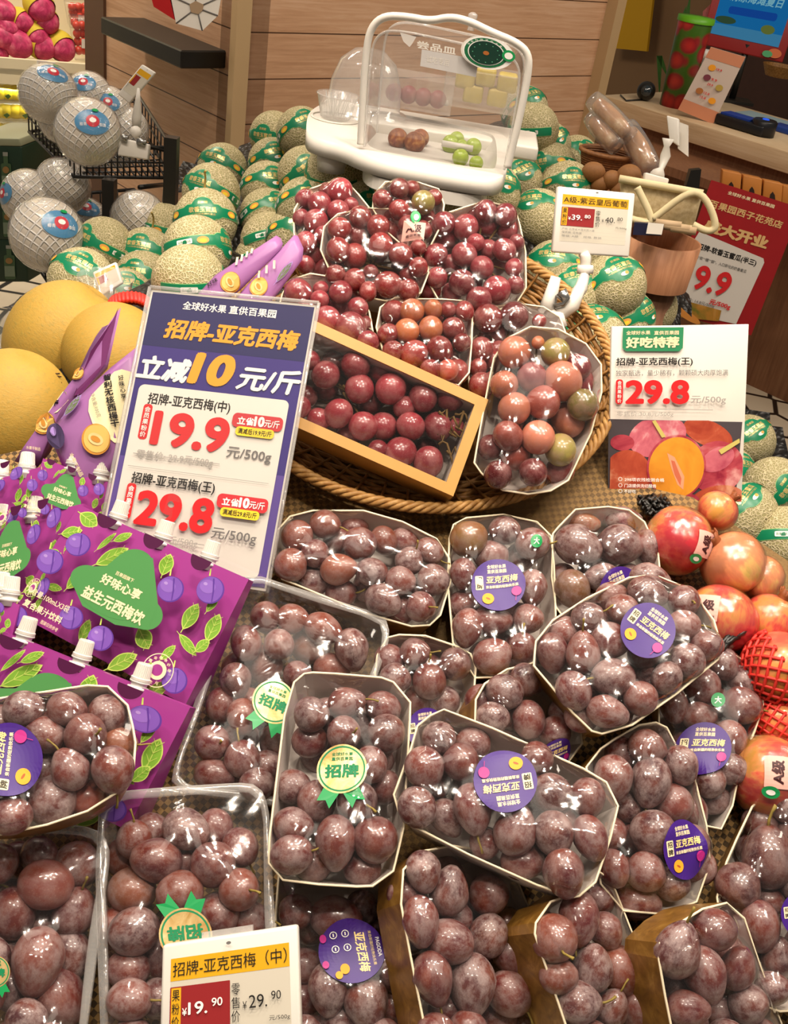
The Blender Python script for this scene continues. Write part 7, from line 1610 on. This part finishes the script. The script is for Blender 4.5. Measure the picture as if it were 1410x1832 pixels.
# back counter shelf, basket and yellow panel
b = MB(); yb = on_plane(1128, 40, bw, unit(np.cross(VV, ZZ))); q = px_quad([(1108, -40), (1172, -36), (1157, 92), (1096, 86)], yb + np.array([-.12, -.12, 0]), unit(np.array([-.7, -.7, 0]))); tag(slab(q, .02).build('yellow_board', [flat('panel_yellow', '#c99a14', .5)]), 'plain yellow panel on the far brown wall', 'panel')
b = MB(); bs = ct(1345, 120) - CN * 0.5; b.box(bs + ZZ * 0.15, (1.0, .3, .9), AXC); tag(b.build('back_cabinet', [flat('cabinet_dark', '#3a2218', .5, vary=.2)]), 'dark brown cabinet behind the checkout counter', 'cabinet')
wb = upr(1360, 118, (1350, 150)) - CN * .2; b = MB(); b.lathe([(.06, 0), (.085, .05)], wb - ZZ * .05, n=24, caps=False); tag(b.build('bread_basket', [WICK], loc=wb - ZZ * .05), 'small woven basket below the customer screen', 'basket')

# ------------------------------------------------------------------ round wooden stand with goods, right of the pillar
zst = at(1190, 430, 2.35)[2]; sc0 = at_height(1190, 432, zst) - np.array([0, -.02, 0]); kk = np.linalg.norm(sc0 - EYE) / FPX
tub = empty('wooden_tub', sc0 * np.array([1, 1, 0]), 'round light wooden tub stand holding bags beside the poster', 'tub')
b = MB(); b.lathe([(60 * kk, zst - 78 * kk), (64 * kk, zst), (60 * kk, zst), (58 * kk, zst - 30 * kk), (.001, zst - 30 * kk)], sc0 * np.array([1, 1, 0]), n=40, caps=False); b.build('tub_wall', [wood_mat('tub_wood', '#a06c4c', '#b27c5a', '#bf8c68', seam=False, vertical=True)], tub)
b = MB(); b.lathe([(44 * kk, 0), (44 * kk, zst - 78 * kk)], sc0 * np.array([1, 1, 0]), n=30); b.build('tub_leg', [WOOD_D], tub)
# woven cream bag
bgn = facing(math.radians(10), math.radians(-12)); bq = px_quad([(1108, 318), (1258, 345), (1240, 412), (1112, 392)], at(1190, 370, 2.33), bgn); bag = empty('woven_bag', bq.pt(.5, 1, -.05), 'cream woven straw bag with pale rope handles in the wooden tub', 'bag')
slab(bq, .10).build('bag_body', [make_wicker('straw_weave', '#b09a72', '#cdbb94')], bag, bevel=.01)
b = MB(); ROPE = flat('pale_rope', '#d9caa0', .6, vary=.1, scale=60)
b.tube([bq.pt(u, 0.02, .004) for u in np.linspace(0, 1, 6)], .008, 8); b.tube([bq.pt(u, .95, .004) for u in np.linspace(0, 1, 6)], .006, 8); b.build('rope_edge', [ROPE], bag)
for P4 in ([(1140, 335), (1168, 392), (1158, 400), (1118, 388)], [(1168, 392), (1232, 342), (1262, 350), (1284, 405), (1268, 416), (1240, 402)]):
    b = MB(); b.tube(smooth_open([on_plane(x, y, bq.pt(.5, .5, .03), bgn) for x, y in P4]), .0075, 8); b.build('handle', [ROPE], bag)
for i, (x, y) in enumerate([(1195, 402), (1210, 408), (1222, 412)]): b = MB(); b.tube([at(x - 22, y - 4, 2.26), at(x + 24, y + 2, 2.26)], .008, 8); tag(b.build('bread_stick', [flat('bread_tan', '#b59a78', .6)]), '%s pale stick lying in the wooden tub' % ORD[i], 'stick', 'pale sticks in the tub')
b = MB(); q = px_quad([(1135, 398), (1185, 402), (1182, 422), (1132, 420)], at(1160, 410, 2.24), bgn); slab(q, .03).build('dark_pack', [flat('pack_navy', '#1a1c38', .4)]); tag(scene.objects['dark_pack'], 'dark navy pack with white price label in the wooden tub', 'pack')
q = px_quad([(1160, 398), (1188, 401), (1184, 420), (1156, 418)], at(1172, 410, 2.23), bgn); slab(q, .001).build('paper_label', [PAPER], scene.objects['dark_pack'])
# brown basket, bread bags and kiwis beside the pillar
bc = at(1088, 275, 2.75); b = MB(); kb = 2.75 / FPX; bas = empty('bread_basket', bc - ZZ * 30 * kb, 'brown oval basket of wrapped loaves beside the wood pillar', 'basket')
for i in range(9): q = i / 8; b.tube([bc + np.array([(44 - 8 * q) * kb * math.cos(a), (34 - 8 * q) * kb * math.sin(a), -30 * kb * q]) for a in np.linspace(0, 6.283, 40, endpoint=False)], .0042, 5, closed=True)
b.build('woven_wall', [make_wicker('brown_weave', '#6e4424', '#8f5c32')], bas); b = MB(); b.tube([bc + np.array([46 * kb * math.cos(a), 36 * kb * math.sin(a), .003]) for a in np.linspace(0, 6.283, 40, endpoint=False)], .006, 6, closed=True); b.build('rim', [make_wicker('brown_weave2', '#7e5230', '#a06c40')], bas)
BREAD = fruit_print_mat('bread_crust', '#8a5a30', '#b98450', '#d3b48c', 14); WRAP = see_film('bread_wrap', .08, base=.04, bump=.5, bscale=20, milky=.12)
for i, (x0, y0, x1, y1, w, nm) in enumerate([(1068, 185, 1120, 238, 15, 'upper'), (1062, 215, 1098, 258, 14, 'left'), (1125, 235, 1162, 300, 17, 'right')]):
    r2 = empty('wrapped_loaf', at((x0 + x1) / 2, (y0 + y1) / 2, 2.72), '%s long loaf in clear wrap above the brown basket' % nm, 'bread', 'wrapped loaves'); A, Bp = at(x0, y0, 2.74), at(x1, y1, 2.70); kq = 2.72 / FPX
    b = MB(); b.tube([A + (Bp - A) * s for s in np.linspace(0, 1, 9)], [w * kq * (.35 + .65 * math.sin(math.pi * (.12 + .76 * s)) ** .5) for s in np.linspace(0, 1, 9)], 14); b.build('loaf', [BREAD], r2)
    b = MB(); b.tube([A + (Bp - A) * s for s in np.linspace(-.15, 1.15, 11)], [w * 1.15 * kq * (.6 + .5 * math.sin(math.pi * (.1 + .8 * s)) ** .5) for s in np.linspace(0, 1, 11)], 14); b.build('wrap', [WRAP], r2)
KIWI = flat('kiwi_brown', '#8a5e36', .6, .3, vary=.2, scale=14); _b = MB(); _b.ball((0, 0, 0), (.5, .42, .42), 18, 12); KW = _b.mesh('kiwi', [KIWI])
lst = [(1062, 308, 40), (1095, 322, 38), (1125, 316, 48), (1075, 330, 34), (1108, 338, 36), (1140, 330, 34)]; lb = row_labels([(a[0], a[1], 22) for a in lst], lambda i, p: 'brown round fruit behind the grape price tag, ' + p)
for i, (x, y, D) in enumerate(lst): P0 = at(x, y, 2.55); o = bpy.data.objects.new('kiwi', KW); COL.objects.link(o); o.location = P0; s = D * 2.55 / FPX; o.scale = (s, s, s); o.rotation_euler = (0, .2 * i, i); o['_o'] = tuple(P0); tag(o, lb[i], 'fruit', 'brown round fruits')
zk = at(1095, 345, 2.55)[2] - .02; b = MB(); p = at(1095, 330, 2.6); b.box((p[0] + .02, p[1] + .05, zk / 2), (.26, .26, zk)); tag(b.build('produce_stand', [WOOD_D]), 'wooden stand carrying brown fruits and bread basket beside the pillar', 'stand')
b = MB(); q = px_quad([(1236, 305), (1255, 303), (1250, 345), (1226, 340)], at(1240, 325, 2.7), facing(.1)); tag(slab(q, .03).build('black_pouch', [BLACK]), 'small black object hanging before the counter front', 'pouch')
for i, x in enumerate((1310, 1347, 1384, 1418)):
    q = px_quad([(x - 17, 304 + 9 * i), (x + 17, 311 + 9 * i), (x + 14, 352 + 9 * i), (x - 20, 345 + 9 * i)], at(1350, 335, 3.80), facing(math.radians(8), math.radians(-8))); r2 = empty('snack_box', q.pt(.5, 1, -.03), '%s orange snack box from left behind the red poster' % ORD[i], 'box', 'orange snack boxes'); slab(q, .08).build('box_body', [flat('box_orange', '#c07a34', .45, vary=.1)], r2, bevel=.003)
    P = Print(q.aspect); P.poly([(.3, 1), (.38, .55), (.5, .42), (.62, .55), (.72, 1)], flat('box_mark', '#2a1a10', .5)); P.mb(lambda u, v, h: q.pt(u, v, h), .001).build('printed_face', P.mats, r2, fix=False)
zb2 = at(1350, 352, 3.80)[2] - 0.03; pe = on_plane(1350, 352, cb - CN * 0.03, CN); b = MB(); b.box(np.array([pe[0], pe[1], zb2]) + CN * 0.13, (1.0, .32, .03), AXC); tag(b.build('ledge', [WOOD_D]), 'low wooden ledge under the orange snack boxes', 'ledge')
